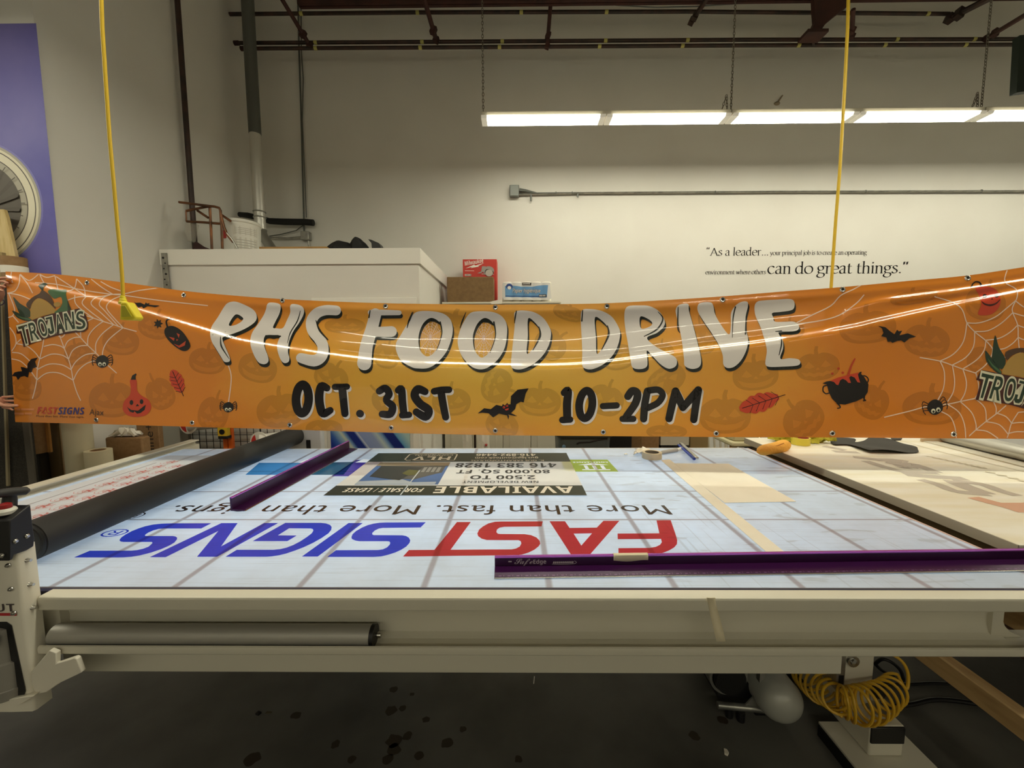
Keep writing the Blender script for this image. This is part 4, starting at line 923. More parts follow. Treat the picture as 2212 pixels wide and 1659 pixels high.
# gourd
P('A', [(1112, 1030), (1165, 1028), (1172, 1120), (1212, 1165), (1268, 1200), (1292, 1262), (1258, 1322), (1180, 1345), (1092, 1332), (1050, 1282), (1062, 1212), (1108, 1160), (1118, 1100)], B_RED, 4, 4)
P('A', [(1118, 1028), (1130, 992), (1160, 974), (1168, 982), (1158, 1000), (1160, 1028)], B_K, 5)
for e in tr('A', [(1124, 1222), (1210, 1215)]): A_.ell(e, 3.8, 5.2, B_K, 5)
P('A', [(1160, 1255), (1174, 1234), (1190, 1252)], B_K, 5); P('A', [(1086, 1258), (1120, 1285), (1180, 1292), (1246, 1240), (1236, 1285), (1200, 1312), (1172, 1318), (1150, 1296), (1140, 1310), (1110, 1300)], B_K, 5)
def leaf(k, p0, p1, w, rev=1):
    (a, b) = tr(k, [p0, p1]); a = Vector(a); b = Vector(b); d = b - a; q = Vector((-d.y, d.x)).normalized(); out = []
    for sg in (1, -1):
        n = 30; seq = []
        for i in range(n + 1):
            t = i / n; wd = w * math.sin(math.pi * min(1, t * .92 + .04)) ** .7 * (.82 + .2 * abs(math.sin(t * math.pi * 4.5))); seq.append(a + d * (t * .86) + q * sg * wd)
        out += seq if sg == 1 else seq[::-1]
    A_.poly([(p.x, p.y) for p in out], B_RED, 4)
    A_.stroke([a + d * .06, a + d * .5, b], 1.6, B_RL, 5, smooth=2)
    for i in range(5):
        t = .2 + .14 * i
        for sg in (1, -1): A_.stroke([a + d * (t + .1), a + d * (t - .02) + q * sg * w * .72], 1.0, B_RL, 5, smooth=0)
leaf('A', (1470, 945), (1567, 1166), 15); leaf('D', (1175, 1120), (1562, 998), 21)
# cauldron
P('E', [(380, 1092), (450, 1062), (545, 1036), (642, 1014), (655, 1100), (600, 1120), (450, 1140)], B_RED, 4)
P('E', [(316, 1112), (350, 1096), (382, 1090), (420, 1100), (440, 1124), (458, 1128), (476, 1084), (498, 1072), (526, 1084), (548, 1108), (572, 1108), (556, 1060), (570, 1046), (604, 1060), (630, 1102), (655, 1106), (640, 1060), (634, 1032), (650, 1010), (668, 1008), (662, 1028), (688, 1052), (728, 1120), (722, 1190), (690, 1238), (620, 1272), (520, 1302), (450, 1296), (402, 1250), (372, 1190), (356, 1122)], B_K, 5)
A_.stroke(tr('E', [(358, 1130), (326, 1140), (322, 1180), (345, 1204), (372, 1200)]), 2.4, B_K, 5); A_.stroke(tr('E', [(662, 1046), (700, 1046), (726, 1072), (722, 1100), (710, 1106)]), 2.4, B_K, 5)
A_.stroke(tr('E', [(450, 1290), (470, 1312), (474, 1330), (450, 1336)]), [4, 3, 2.4, 2], B_K, 5); A_.stroke(tr('E', [(690, 1230), (690, 1256), (704, 1264), (682, 1268)]), [4, 3, 2.4, 2], B_K, 5)
A_.stroke(tr('E', [(548, 1036), (572, 960), (606, 893)]), [6, 4, 3], B_FIRE, 5)
for e in tr('E', [(405, 1025), (460, 980), (498, 1017)]): A_.ell(e, 2.9, 2.6, B_FIRE, 5)
# hanging red pumpkin at right
P('E', [(1688, 262), (1755, 242), (1842, 256), (1888, 296), (1912, 360), (1896, 432), (1836, 490), (1750, 504), (1708, 486), (1738, 410), (1722, 330)], B_RED, 4, 4)
A_.stroke(tr('E', [(1650, 252), (1662, 222), (1688, 202), (1722, 208), (1742, 240)]), [3, 2.6, 2.6, 3, 4], B_K, 5)
for e, rr in zip(tr('E', [(1770, 330), (1876, 326)]), (4.6, 4.2)): A_.ell(e, rr, 4.6, B_RL, 5)
P('E', [(1824, 362), (1834, 346), (1844, 360)], B_RL, 5); A_.stroke(tr('E', [(1744, 380), (1770, 402), (1820, 412), (1870, 396), (1906, 362)]), [1.4, 3.4, 4.4, 3, 1.2], B_RL, 5)
# team emblem (shapes only) and lettering, twice
def emblem(T):
    def p(pts, mi, lay, s=3): A_.poly([T(q) for q in tr('t', pts)], mi, lay, s)
    p([(85, 500), (230, 640), (430, 770), (440, 930), (250, 880), (170, 740)], B_G, 4); p([(72, 790), (200, 842), (450, 960), (450, 1012), (330, 1002), (180, 942), (100, 852)], B_G, 4)
    p([(160, 880), (280, 930), (440, 960), (440, 990), (280, 960)], B_LG, 5)
    p([(820, 380), (900, 340), (1100, 352), (1212, 350), (1200, 450), (1232, 580), (1292, 740), (1250, 800), (950, 845), (1080, 720), (1122, 620), (1090, 500), (960, 540), (870, 470)], B_LG, 4)
    p([(1230, 560), (1310, 760), (1240, 800)], B_G, 5, 0)
    p([(360, 660), (480, 520), (640, 430), (680, 370), (740, 370), (870, 480), (930, 590), (985, 760), (860, 640), (740, 560), (600, 530), (480, 650), (440, 760)], B_BR, 5)
    p([(620, 262), (700, 218), (762, 208), (812, 240), (742, 280), (712, 370), (664, 330)], B_G, 5)
    p([(452, 840), (462, 720), (520, 600), (620, 532), (740, 568), (860, 640), (950, 740), (985, 800), (900, 860), (700, 905), (480, 985)], B_TAN, 6)
    p([(945, 640), (1040, 608), (1105, 660), (1040, 712), (965, 702)], B_TAN, 6)
    p([(160, 1095), (330, 1040), (520, 985), (700, 925), (880, 862), (1200, 800), (1480, 745), (1560, 790), (1625, 900), (1672, 1060), (1662, 1170), (1585, 1235), (1385, 1250), (1100, 1295), (860, 1352), (700, 1402), (470, 1490), (310, 1558), (275, 1400), (240, 1262), (162, 1272)], B_RL, 7, 0)
    for ch, q in (('T', [(185, 1128), (388, 1072), (455, 1470), (305, 1515)]), ('R', [(400, 1062), (558, 1008), (660, 1395), (478, 1440)]), ('O', [(580, 985), (738, 948), (848, 1308), (690, 1362)]), 
                  ('A', [(965, 878), (1095, 855), (1190, 1222), (1010, 1262)]), ('N', [(1152, 848), (1368, 802), (1402, 1180), (1200, 1212)]), ('S', [(1412, 812), (1570, 785), (1640, 1170), (1424, 1200)])):
        Q = [T(k) for k in tr('t', q)]
        A_.textq(ch, Q, B_CR, 8, 'bold', .055); A_.textq(ch, Q, B_G, 9, 'bold', -.012)
    p([(748, 925), (925, 880), (985, 1250), (965, 1290), (880, 1325), (850, 1290), (800, 1120), (870, 1100), (885, 1150), (830, 985), (770, 1010)], B_CR, 8, 0); p([(775, 945), (908, 910), (962, 1225), (938, 1272), (885, 1290), (842, 1262), (818, 1172), (862, 1158), (880, 1225), (908, 1212), (862, 965), (785, 985)], B_G, 9, 0)
emblem(lambda q: (q[0], q[1]))
def Tr(q):
    an = R(29); s = 1.32; x, y = q[0] - 38.4, q[1] - 705.8
    return (2119 + s * (x * math.cos(an) - y * math.sin(an)), 804.5 + s * (x * math.sin(an) + y * math.cos(an)))
emblem(Tr)
# sponsor line at lower left
A_.text('FAST', (80, 893.5), (126, 894.5), 14.5, B_RED, 5, 'bi', .01); A_.text('SIGNS', (126, 894.5), (183, 895), 14.5, B_PUR, 5, 'bi', .01)
A_.text('More than fast. More than signs.', (79, 900.5), (182, 902.5), 4.2, B_RL, 5); A_.text('Ajax', (193.5, 896), (224.5, 897), 12.5, B_BR, 5)
for y0, xs in ((884, [(36, 44), (46, 75)]), (893, [(32, 52), (54, 70)])):
    for xa, xb in xs: A_.stroke([(xa, y0), (xb, y0 + .6)], 4.2, B_HEM, 5, smooth=0, cap=False)
# sheet
tp_ = [(XL(0) + (2310 - XL(0)) * k / 230, 0) for k in range(231)]
outl = [(x, lerp_tab(TOPS, x)) for x, _ in tp_] + [(x, lerp_tab(BOTS, x)) for x in [2310 - (2310 - XL(1)) * k / 230 for k in range(231)]]
A_.poly([outl], B_BASE, 0)
bmB = A_.build(None, cutx=GX, cuty=GY)
verts = []; faces = []; mids = []; idx = {}
inside = lambda v: v.co.z < .5 or (XL((v.co.y - 590) / 325) - 1 <= v.co.x <= 2311 and lerp_tab(TOPS, v.co.x) - .5 <= v.co.y <= lerp_tab(BOTS, v.co.x) + .5)
for f in bmB.faces:
    if not all(inside(v) for v in f.verts): continue
    for v in f.verts:
        if v not in idx: idx[v] = len(verts); verts.append((BS(v.co.x, v.co.y, v.co.z), v.co.x, v.co.y))
    faces.append(tuple(idx[v] for v in f.verts)); mids.append(f.material_index)
bmB.free()
bbase = Vector((BS(1100, 940).x, BS(1100, 940).y, BS(1100, 940).z))
me = bpy.data.meshes.new('printed_sheet'); me.from_pydata([tuple(v[0] - bbase) for v in verts], [], faces)
for m in BM: me.materials.append(m)
me.polygons.foreach_set('material_index', mids); me.polygons.foreach_set('use_smooth', [True] * len(me.polygons))
ul = me.uv_layers.new(name='UVMap')
ul.data.foreach_set('uv', [c for l in me.loops for c in (verts[l.vertex_index][1] / 2212, verts[l.vertex_index][2] / 1659)])
me.update()
# shade print with the sheet's own normals so that gloss runs on over ink
def bnorm(x, y):
    e = 1.2; B_ = lambda x, y: at(x, y, yd(x) - bulge(x, y)); a = B_(x + e, y) - B_(x - e, y); b = B_(x, y + e) - B_(x, y - e); n = a.cross(b)
    return n.normalized() if n.y < 0 else -n.normalized()
bm = bmesh.new(); bm.from_mesh(me)
for f in bm.faces:
    if f.normal.y > 0: f.normal_flip()
bm.to_mesh(me); bm.free()
me.normals_split_custom_set_from_vertices([tuple(bnorm(v[1], v[2])) for v in verts])
banner = thing('vinyl_banner', 'long orange vinyl banner with pumpkins and webs held across the shop', 'banner', bbase)
bo = bpy.data.objects.new('printed_sheet', me); COL.objects.link(bo); bo.parent = banner
M_grom = mat('grommet_metal', (206, 202, 194), .22, metal=1.0)
def grommet(x, y):
    c = BS(x, y, 3); n = bnorm(x, y); g = part('grommet', MB().lathe([(.0062, 0), (.0068, .0018), (.009, .003), (.0122, .002), (.0135, -.0004)], c, n, n=20), M_grom, banner)
    part('hole', MB().cyl(c - n * .0006, c + n * .0004, .0063, n=16), M_black, g)
for x, y in ((208, 907), (415, 913), (626, 918), (845, 924), (1070, 930), (1303, 933), (1547, 936), (1798, 936), (2060, 938)): grommet(x, y)
for x, y in ((188, 608), (397, 635), (610, 646.5), (833, 659), (1070, 661.5), (1311, 659), (1561, 645), (1820, 623), (2090, 598)): grommet(x, y + 2.5)
# ------------------------------------------------------------------ flatbed table with backlit bed
ZT = .9
TX0, TX1, TY0, TY1 = -2.24, 1.492, 1.045, 2.572
def bedmat(name, col, base, line=.55, stren=.42, blot=True, rough=.16):
    m = bpy.data.materials.new(name); m.use_nodes = True; nt = m.node_tree; b = nt.nodes['Principled BSDF']; L = nt.links.new; N = nt.nodes.new
    def math_(op, a, b_=None, c_=None):
        n = N('ShaderNodeMath'); n.operation = op
        for i, k in enumerate((a, b_, c_)):
            if k is None: continue
            if isinstance(k, (int, float)): n.inputs[i].default_value = k
            else: L(k, n.inputs[i])
        return n.outputs[0]
    def sst(v, lo, hi, a=0.0, b_=1.0):
        n = N('ShaderNodeMapRange'); n.interpolation_type = 'SMOOTHSTEP'; n.inputs[1].default_value = lo; n.inputs[2].default_value = hi; n.inputs[3].default_value = a; n.inputs[4].default_value = b_; L(v, n.inputs[0]); return n.outputs[0]
    g = N('ShaderNodeNewGeometry'); sp = N('ShaderNodeSeparateXYZ'); L(g.outputs['Position'], sp.inputs[0])
    X, Y = sp.outputs[0], sp.outputs[1]
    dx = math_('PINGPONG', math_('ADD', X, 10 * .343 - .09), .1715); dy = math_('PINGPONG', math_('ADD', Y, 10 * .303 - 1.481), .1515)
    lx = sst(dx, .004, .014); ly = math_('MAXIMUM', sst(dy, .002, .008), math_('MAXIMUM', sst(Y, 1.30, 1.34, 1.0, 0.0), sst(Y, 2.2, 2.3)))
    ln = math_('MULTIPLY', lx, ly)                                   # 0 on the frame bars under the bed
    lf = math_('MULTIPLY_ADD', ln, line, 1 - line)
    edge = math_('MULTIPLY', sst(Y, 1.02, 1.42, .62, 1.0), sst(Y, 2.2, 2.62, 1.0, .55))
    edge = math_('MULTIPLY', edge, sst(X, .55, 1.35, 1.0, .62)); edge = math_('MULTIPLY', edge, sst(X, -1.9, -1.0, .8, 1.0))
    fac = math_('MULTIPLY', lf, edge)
    if blot:
        nz = N('ShaderNodeTexNoise'); nz.inputs['Scale'].default_value = 5; nz.inputs['Detail'].default_value = 8; nz.inputs['Roughness'].default_value = .65; L(g.outputs['Position'], nz.inputs['Vector'])
        fac = math_('MULTIPLY', fac, sst(nz.outputs[0], .3, .7, .78, 1.08))
        mp = N('ShaderNodeMapping'); mp.inputs['Scale'].default_value = (3, 160, 1); L(g.outputs['Position'], mp.inputs[0])
        n2 = N('ShaderNodeTexNoise'); n2.inputs['Scale'].default_value = 1; n2.inputs['Detail'].default_value = 3; L(mp.outputs[0], n2.inputs['Vector'])
        fac = math_('MULTIPLY', fac, sst(n2.outputs[0], .32, .48, .74, 1.0))
        mp2 = N('ShaderNodeMapping'); mp2.inputs['Scale'].default_value = (1.1, 4.5, 1); mp2.inputs['Rotation'].default_value = (0, 0, .5); L(g.outputs['Position'], mp2.inputs[0])
        n3 = N('ShaderNodeTexNoise'); n3.inputs['Scale'].default_value = 5.5; n3.inputs['Detail'].default_value = 2; L(mp2.outputs[0], n3.inputs['Vector'])
        blo = math_('MULTIPLY', sst(n3.outputs[0], .60, .64), sst(X, .2, .7))
        fac = math_('MULTIPLY', fac, math_('MULTIPLY_ADD', blo, -.4, 1.0))
        mp3 = N('ShaderNodeMapping'); mp3.inputs['Scale'].default_value = (70, 1.2, 1); mp3.inputs['Rotation'].default_value = (0, 0, -.28); L(g.outputs['Position'], mp3.inputs[0])
        n4 = N('ShaderNodeTexNoise'); n4.inputs['Scale'].default_value = 1; n4.inputs['Detail'].default_value = 2; L(mp3.outputs[0], n4.inputs['Vector'])
        scr = math_('MULTIPLY', sst(n4.outputs[0], .62, .66), math_('MULTIPLY', sst(X, .35, .5), sst(Y, 1.7, 1.5)))
        fac = math_('MULTIPLY', fac, math_('MULTIPLY_ADD', scr, -.3, 1.0))
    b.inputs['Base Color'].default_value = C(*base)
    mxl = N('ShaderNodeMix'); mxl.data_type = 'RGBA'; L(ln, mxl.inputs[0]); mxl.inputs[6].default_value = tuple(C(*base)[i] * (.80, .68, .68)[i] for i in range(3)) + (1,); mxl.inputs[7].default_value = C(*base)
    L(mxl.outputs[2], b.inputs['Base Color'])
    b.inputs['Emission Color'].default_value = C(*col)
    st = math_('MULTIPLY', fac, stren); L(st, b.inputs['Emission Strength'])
    b.inputs['Roughness'].default_value = rough; b.inputs['Specular IOR Level'].default_value = .32
    return m
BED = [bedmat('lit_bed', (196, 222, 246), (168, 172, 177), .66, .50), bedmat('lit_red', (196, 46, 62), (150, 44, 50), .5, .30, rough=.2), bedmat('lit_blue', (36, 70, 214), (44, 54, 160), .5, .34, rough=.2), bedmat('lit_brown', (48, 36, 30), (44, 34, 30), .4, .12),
       bedmat('lit_skyblue', (60, 140, 210), (60, 120, 180), .4, .28), bedmat('lit_teal', (20, 90, 130), (24, 80, 110), .4, .25), bedmat('lit_violet', (70, 50, 170), (66, 54, 140), .4, .28), bedmat('lit_lime', (150, 180, 40), (150, 172, 50), .4, .34), bedmat('lit_halo', (226, 244, 255), (232, 232, 230), .5, .52)]
table = thing('flatbed_applicator', 'long cream flatbed work table with glowing backlit printed bed', 'work table', (0, 1.8, 0))
Zp = lambda pts: [(on_z(x, y, ZT).x, on_z(x, y, ZT).y) for x, y in pts]
a = Art(); B = a
a.poly([(TX0, TY0), (TX1, TY0), (TX1, TY1), (TX0, TY1)], 0, 0)
def logo(k, loops, mi):
    L_ = [Zp(tr(k, l)) for l in loops]
    c = L_[0]
    a.poly(L_, mi, 2)
def lsm(pts, sharp):  # smooth only where asked: pts flagged with 1 stay corners
    return pts
logo('a', [[(110, 578), (300, 498), (800, 497), (865, 491), (935, 475), (1000, 450), (1040, 415), (1048, 402), (1036, 393), (700, 393), (668, 388), (654, 376), (658, 360), (680, 336), (730, 302), (800, 264), (880, 232), (960, 206), (1050, 186), (1150, 175), (1280, 171), (1750, 170), (1630, 232), (1190, 232), (1120, 238), (1060, 254), (1000, 280), (966, 302), (956, 316), (966, 322), (1290, 322), (1322, 328), (1342, 342), (1340, 362), (1310, 400), (1250, 436), (1150, 480), (1030, 520), (900, 553), (800, 570), (700, 577), (620, 578)]], 2)
logo('b', [[(-755, 575), (100, 168), (295, 168), (97, 447), (612, 167), (780, 167), (50, 570), (-190, 570), (65, 262), (-565, 575)]], 2)
logo('b', [[(150, 570), (285, 487), (720, 487), (800, 480), (880, 461), (960, 430), (1040, 388), (1120, 336), (1180, 290), (1200, 258), (1194, 240), (1170, 232), (910, 230), (775, 315), (1000, 317), (890, 383), (475, 383), (865, 165), (1290, 165), (1350, 172), (1400, 190), (1418, 215), (1412, 250), (1380, 290), (1300, 345), (1200, 402), (1080, 458), (980, 496), (880, 530), (790, 552), (700, 566), (640, 570)]], 2)
logo('b', [[(1062, 568), (1620, 167), (1790, 167), (1252, 568)]], 2)
logo('c', [[(-515, 572), (-410, 492), (90, 490), (150, 482), (200, 458), (232, 425), (238, 404), (228, 388), (200, 384), (-130, 384), (-180, 376), (-220, 358), (-226, 335), (-212, 300), (-170, 262), (-100, 222), (-30, 192), (40, 174), (110, 164), (180, 161), (662, 158), (600, 220), (150, 225), (100, 234), (54, 256), (24, 284), (22, 302), (40, 312), (380, 314), (426, 322), (462, 344), (477, 375), (468, 405), (430, 448), (370, 486), (300, 518), (220, 544), (130, 566), (40, 572)]], 2)
logo('c', [[(390, 568), (460, 490), (765, 488), (1035, 155), (1200, 155), (958, 487), (1690, 482), (1740, 472), (1785, 448), (1804, 412), (1796, 384), (1770, 372), (1390, 370), (1330, 354), (1288, 324), (1278, 292), (1300, 245), (1345, 208), (1410, 172), (1490, 152), (1560, 149), (2060, 147), (2045, 208), (1600, 212), (1545, 222), (1512, 246), (1506, 276), (1522, 294), (1550, 298), (1840, 300), (1920, 312), (1985, 340), (2022, 378), (2030, 415), (2010, 446), (1960, 486), (1890, 520), (1810, 545), (1740, 552), (1100, 558)]], 1)
logo('d', [[(260, 146), (445, 146), (500, 226), (825, 222), (905, 140), (1095, 140), (740, 548), (520, 550)], [(548, 294), (768, 290), (640, 437)]], 1)
logo('d', [[(1538, 135), (1708, 133), (1762, 290), (1786, 372), (1782, 420), (1750, 458), (1690, 494), (1620, 522), (1540, 540), (1085, 543), (1083, 468), (1460, 464), (1530, 452), (1580, 428), (1602, 396), (1592, 357), (1075, 360), (1073, 293), (1572, 290)]], 1)
p0 = on_z(1432, 1089, ZT); p1 = on_z(378, 1095, ZT)
yb_ = 1.617; hc = .092
def btxt(s, x0, x1, y, h, mi, lay=3, **k): a.text(s, (x0, y), (x1, y), -h, mi, lay=lay, **k)
xa, xb = p0.x, p1.x
w_ = (xa - xb)
btxt('More than fast. More than signs.', xa, xb, yb_, hc, 3, sp=1.04)
btxt('®', xb - .05, xb - .115, yb_ - .07, .06, 3); q = on_z(275, 1136, ZT); btxt('®', q.x + .055, q.x - .03, q.y - .03, .055, 2)
for s, pts, mi in (('PROJECT', [(560, 1000), (690, 1000), (660, 1026), (530, 1026)], 4), ('', [(676, 1000), (765, 998), (742, 1026), (632, 1026)], 5), ('OF', [(768, 994), (832, 994), (790, 1029), (716, 1029)], 6), ('', [(1210, 993), (1312, 993), (1336, 1019), (1222, 1019)], 7)):
    z = Zp(pts); xs = [min(z[0][0], z[3][0]) + .0, max(z[1][0], z[2][0])]; 
    a.poly(z, mi, 2)
z0 = Zp([(1246, 1016)])[0]
for i in range(3): a.poly([(z0[0] + .05 + i * .045, z0[1] + .02), (z0[0] + .07 + i * .045, z0[1] + .02), (z0[0] + .07 + i * .045, z0[1] + .085), (z0[0] + .05 + i * .045, z0[1] + .085)], 8, 3)
a.poly([(z0[0] + .03, z0[1] + .0), (z0[0] + .18, z0[1] + .0), (z0[0] + .18, z0[1] + .014), (z0[0] + .03, z0[1] + .014)], 8, 3); a.poly([(z0[0] + .105, z0[1] + .13), (z0[0] + .19, z0[1] + .095), (z0[0] + .02, z0[1] + .095)], 8, 3)
btxt('COMPLIANCE', z0[0] + .20, z0[0] + .0, z0[1] + .16, .022, 8, st='bold')
for xa_, ya_ in ((-.92, 2.25), (-1.25, 2.25)):
    a.poly([(xa_, ya_), (xa_ + .1, ya_), (xa_ + .1, ya_ + .05), (xa_ + .02, ya_ + .07)], 8, 3)
mb = art_mb(a, lambda x, y, l: (x, y, ZT + .0004 * l))
mb.box(TX0, TX1, TY0, TY1, ZT - .022, ZT - .0006, 9)
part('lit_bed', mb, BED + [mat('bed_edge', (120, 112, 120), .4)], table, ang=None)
part('edge_trim', MB().box(TX1, TX1 + .012, TY0, TY1, ZT - .03, ZT + .001), mat('bed_trim', (206, 176, 168), .35), table, label='pinkish trim strip along the right end of the bed', bevel=.003)
part('front_gap_seal', MB().box(TX0, 1.9, 1.031, 1.046, ZT - .02, ZT - .004), mat('seal_navy', (30, 28, 60), .5), table)
# front beam as a rolled channel
def extr(prof, x0, x1): return MB().prism([(x0, y, z) for y, z in prof], (x1 - x0, 0, 0))
FX0, FX1 = at(84, 1250, 1.005).x + .003, 1.86
part('front_rail', extr([(1.031, .902), (1.002, .902), (.997, .900), (.995, .895), (.995, .868), (.9965, .865), (1.001, .863), (1.031, .863)], FX0, FX1), M_wmetal, table, ang=25)
part('front_channel', extr([(1.031, .863), (1.05, .850), (1.06, .83), (1.064, .81), (1.062, .785), (1.055, .765), (1.04, .755), (.996, .754), (.992, .757), (.991, .770), (.988, .773), (.984, .771), (.982, .764), (.983, .753), (.988, .748), (1.08, .748), (1.08, .863)], FX0, 1.33), M_wmetal, table, ang=30)
part('channel_end', MB().box(FX0 - .14, FX0, 1.04, 1.08, .75, .862), M_wmetal, table)
part('front_ledge', extr([(1.04, .755), (.996, .754), (.992, .757), (.991, .770), (.988, .773), (.984, .771), (.982, .764), (.983, .753), (.988, .748), (1.08, .748), (1.08, .755)], 1.33, FX1), M_wmetal, table, ang=30)
mb = MB(); q = [(1.33, 1.0 + .01, .863), (1.33, 1.0 + .01, .80), (1.335, 1.0 + .01, .788), (1.35, 1.01, .772), (1.385, 1.01, .756), (1.30, 1.01, .756), (1.30, 1.01, .863)]
mb.prism([(x, 1.05, z) for x, y, z in q], (0, .03, 0)); part('end_gusset', mb, M_wmetal, table)
bx1 = at(1815, 1445, 1.09).x
part('lower_beam', MB().box(-1.32, bx1, 1.085, 1.15, .614, .747), M_wmetal, table, bevel=.003)
part('bed_support', MB().box(TX0 + .02, TX1 - .05, 1.15, 2.55, .80, ZT - .024), mat('support_grey_steel', (120, 116, 104), .5), table)  # one even grey, darker than the white beams
part('rear_beam', MB().box(TX0, TX1, 2.55, 2.60, .74, ZT - .004), M_wmetal, table, bevel=.003)
# left end rail (channel section)
mb = MB()
prof = [(-2.175, .930), (-2.178, .934), (-2.235, .934), (-2.237, .86), (-2.175, .86), (-2.175, .904), (-2.20, .906), (-2.20, .925), (-2.175, .926)]
mb.prism([(x, .98, z) for x, z in prof], (0, 1.72, 0)); part('end_rail', mb, M_wmetal, table, ang=30)
rx = -2.18
for yy in (1.3, 1.9, 2.64): part('rail_post', MB().box(rx - .045, rx - .02, yy - .02, yy + .02, .5, .86), M_wmetal, table)
# pedestal leg with screw foot
LXc, LYc = 1.31, 1.5
part('leg_column', MB().box(LXc - .056, LXc + .056, LYc - .05, LYc + .05, .17, .80), M_wmetal, table, bevel=.004)
k_ = at(1840, 1426, LYc - .05)
lk = part('side_bracket', MB().box(LXc - .088, LXc - .056, LYc - .055, LYc + .03, .24, .40), M_galv, table)
part('slot', MB().box(LXc - .079, LXc - .060, LYc - .0565, LYc - .055, .262, .30), M_black, lk, bevel=.004)
part('bolt', MB().lathe([(.0, .018), (.012, .016), (.014, .01), (.022, .01), (.022, 0)], (k_.x, LYc - .05, k_.z), (0, -1, 0), n=16), M_steel, table)
yF = 1.36
ft = part('foot_tube', MB().box(1.288, 1.412, yF, 1.95, .055, .175), M_wmetal, table, bevel=.006)
part('end_cap', MB().box(1.289, 1.411, yF - .005, yF + .004, .108, .1735), M_black, ft, label='black plastic end cap', bevel=.004)
bp_ = part('base_plate', MB().box(1.21, 1.50, 1.08, 1.50, .044, .0548), M_wmetal, table, bevel=.002)
part('rubber_pad', MB().box(1.205, 1.495, 1.085, 1.495, 0, .044), M_black, bp_)
part('rubber_pad', MB().box(1.27, 1.43, 1.75, 1.93, 0, .0548), M_black, bp_)
sc_ = part('levelling_screw', MB().cyl((1.372, 1.43, .175), (1.372, 1.43, .235), .008, n=12), M_steel, table)
part('washer', MB().cyl((1.372, 1.43, .175), (1.372, 1.43, .182), .032, n=20), M_galv, sc_)
part('locking_knob', MB().lathe([(0, .06), (.018, .055), (.024, .03), (.02, .01), (.012, 0)], (1.372, 1.43, .225), n=14), M_black, sc_)
for xx, yy in ((-2.0, 2.3), (1.385, 2.3)): part('leg_column', MB().box(xx - .05, xx + .05, yy - .05, yy + .05, 0, .80), M_wmetal, table)

# masking tape stuck over the front rail and channel
M_mask = mat('masking_tape', (230, 218, 186), .65)
q0 = [at(x, y, .9935) for x, y in ((1527, 1288), (1545, 1288), (1550, 1316), (1531, 1316))]
mb = MB(); rows = []
for (xl, xr, y, Yd) in ((1526, 1545, 1291, .985), (1528, 1545, 1296, .9905), (1530, 1547, 1306, .9938), (1532, 1550, 1317, .9945), (1536, 1555, 1335, .9935), (1541, 1561, 1357, .989), (1548, 1567, 1386, .980)):
    rows.append([at(xl, y, Yd), at((xl + xr) / 2, y + .5, Yd - .001), at(xr, y, Yd)])
mb.grid(rows); solo('tape_strip', mb, M_mask, 'strip of masking tape hanging off the table front rail', 'masking tape', solid=.0006)

# silver tube resting in the front channel
ty_, tz_ = 1.0195, .7808; xe = at(806, 1376, ty_).x
t = thing('film_tube', 'silver tube with black end lying in the table front channel', 'tube', (-.9, ty_, .754))
part('barrel', MB().cyl((FX0 + .01, ty_, tz_), (xe, ty_, tz_), .0262, n=32), mat('tube_silver', (176, 173, 164), .5, metal=.45), t)
part('end_plug', MB().cyl((xe - .004, ty_, tz_), (xe + .007, ty_, tz_), .0268, n=32), M_black, t, label='black end plug')
part('pin', MB().cyl((xe + .004, ty_, tz_), (xe + .016, ty_, tz_), .0045, n=12).cyl((xe + .012, ty_, tz_), (xe + .022, ty_, tz_), .0075, n=12), M_steel, t)

# ------------------------------------------------------------------ roller gantry and its near carriage head
M_roll = mat('rubber_roller', (40, 39, 36), .6, noise=(3, (34, 33, 31), .4, .6))
gx, gz, gr = -1.49, .9665, .060
gan = thing('roller_carriage', 'dark rubber roller with white carriage head across the table left side', 'laminating roller', (gx, 1.0, ZT))
part('roller', MB().lathe([(gr - .012, 0), (gr, .006), (gr, 1.50), (gr - .006, 1.508), (.02, 1.51), (.0, 1.51)], (gx, 1.165, gz), (0, 1, 0), n=48), M_roll, gan)
part('end_disc', MB().lathe([(0, -.004), (gr - .014, -.004), (gr - .012, 0), (gr - .012, .004)], (gx, 1.166, gz), (0, 1, 0), n=40), mat('roller_end', (48, 48, 42), .6), gan)
part('end_ring', MB().torus((gx, 1.166, gz), gr - .008, .007, (0, 1, 0), n=40), M_black, gan)
far = part('far_head', MB().box(gx - .10, gx + .16, 2.70, 2.75, .55, 1.12), mat('head_grey', (188, 190, 194), .45), gan, bevel=.01)
part('grip_slot', MB().box(gx + .055, gx + .085, 2.695, 2.70, .86, .93), M_black, far, bevel=.01)
Y0h = .962; Y1h = 1.005
P0 = lambda x, y: at(x, y, Y0h)
hx = on_x(37, 1220, -1.2)
fr = lambda pts, Y: [at(x, y, Y) for x, y in pts]
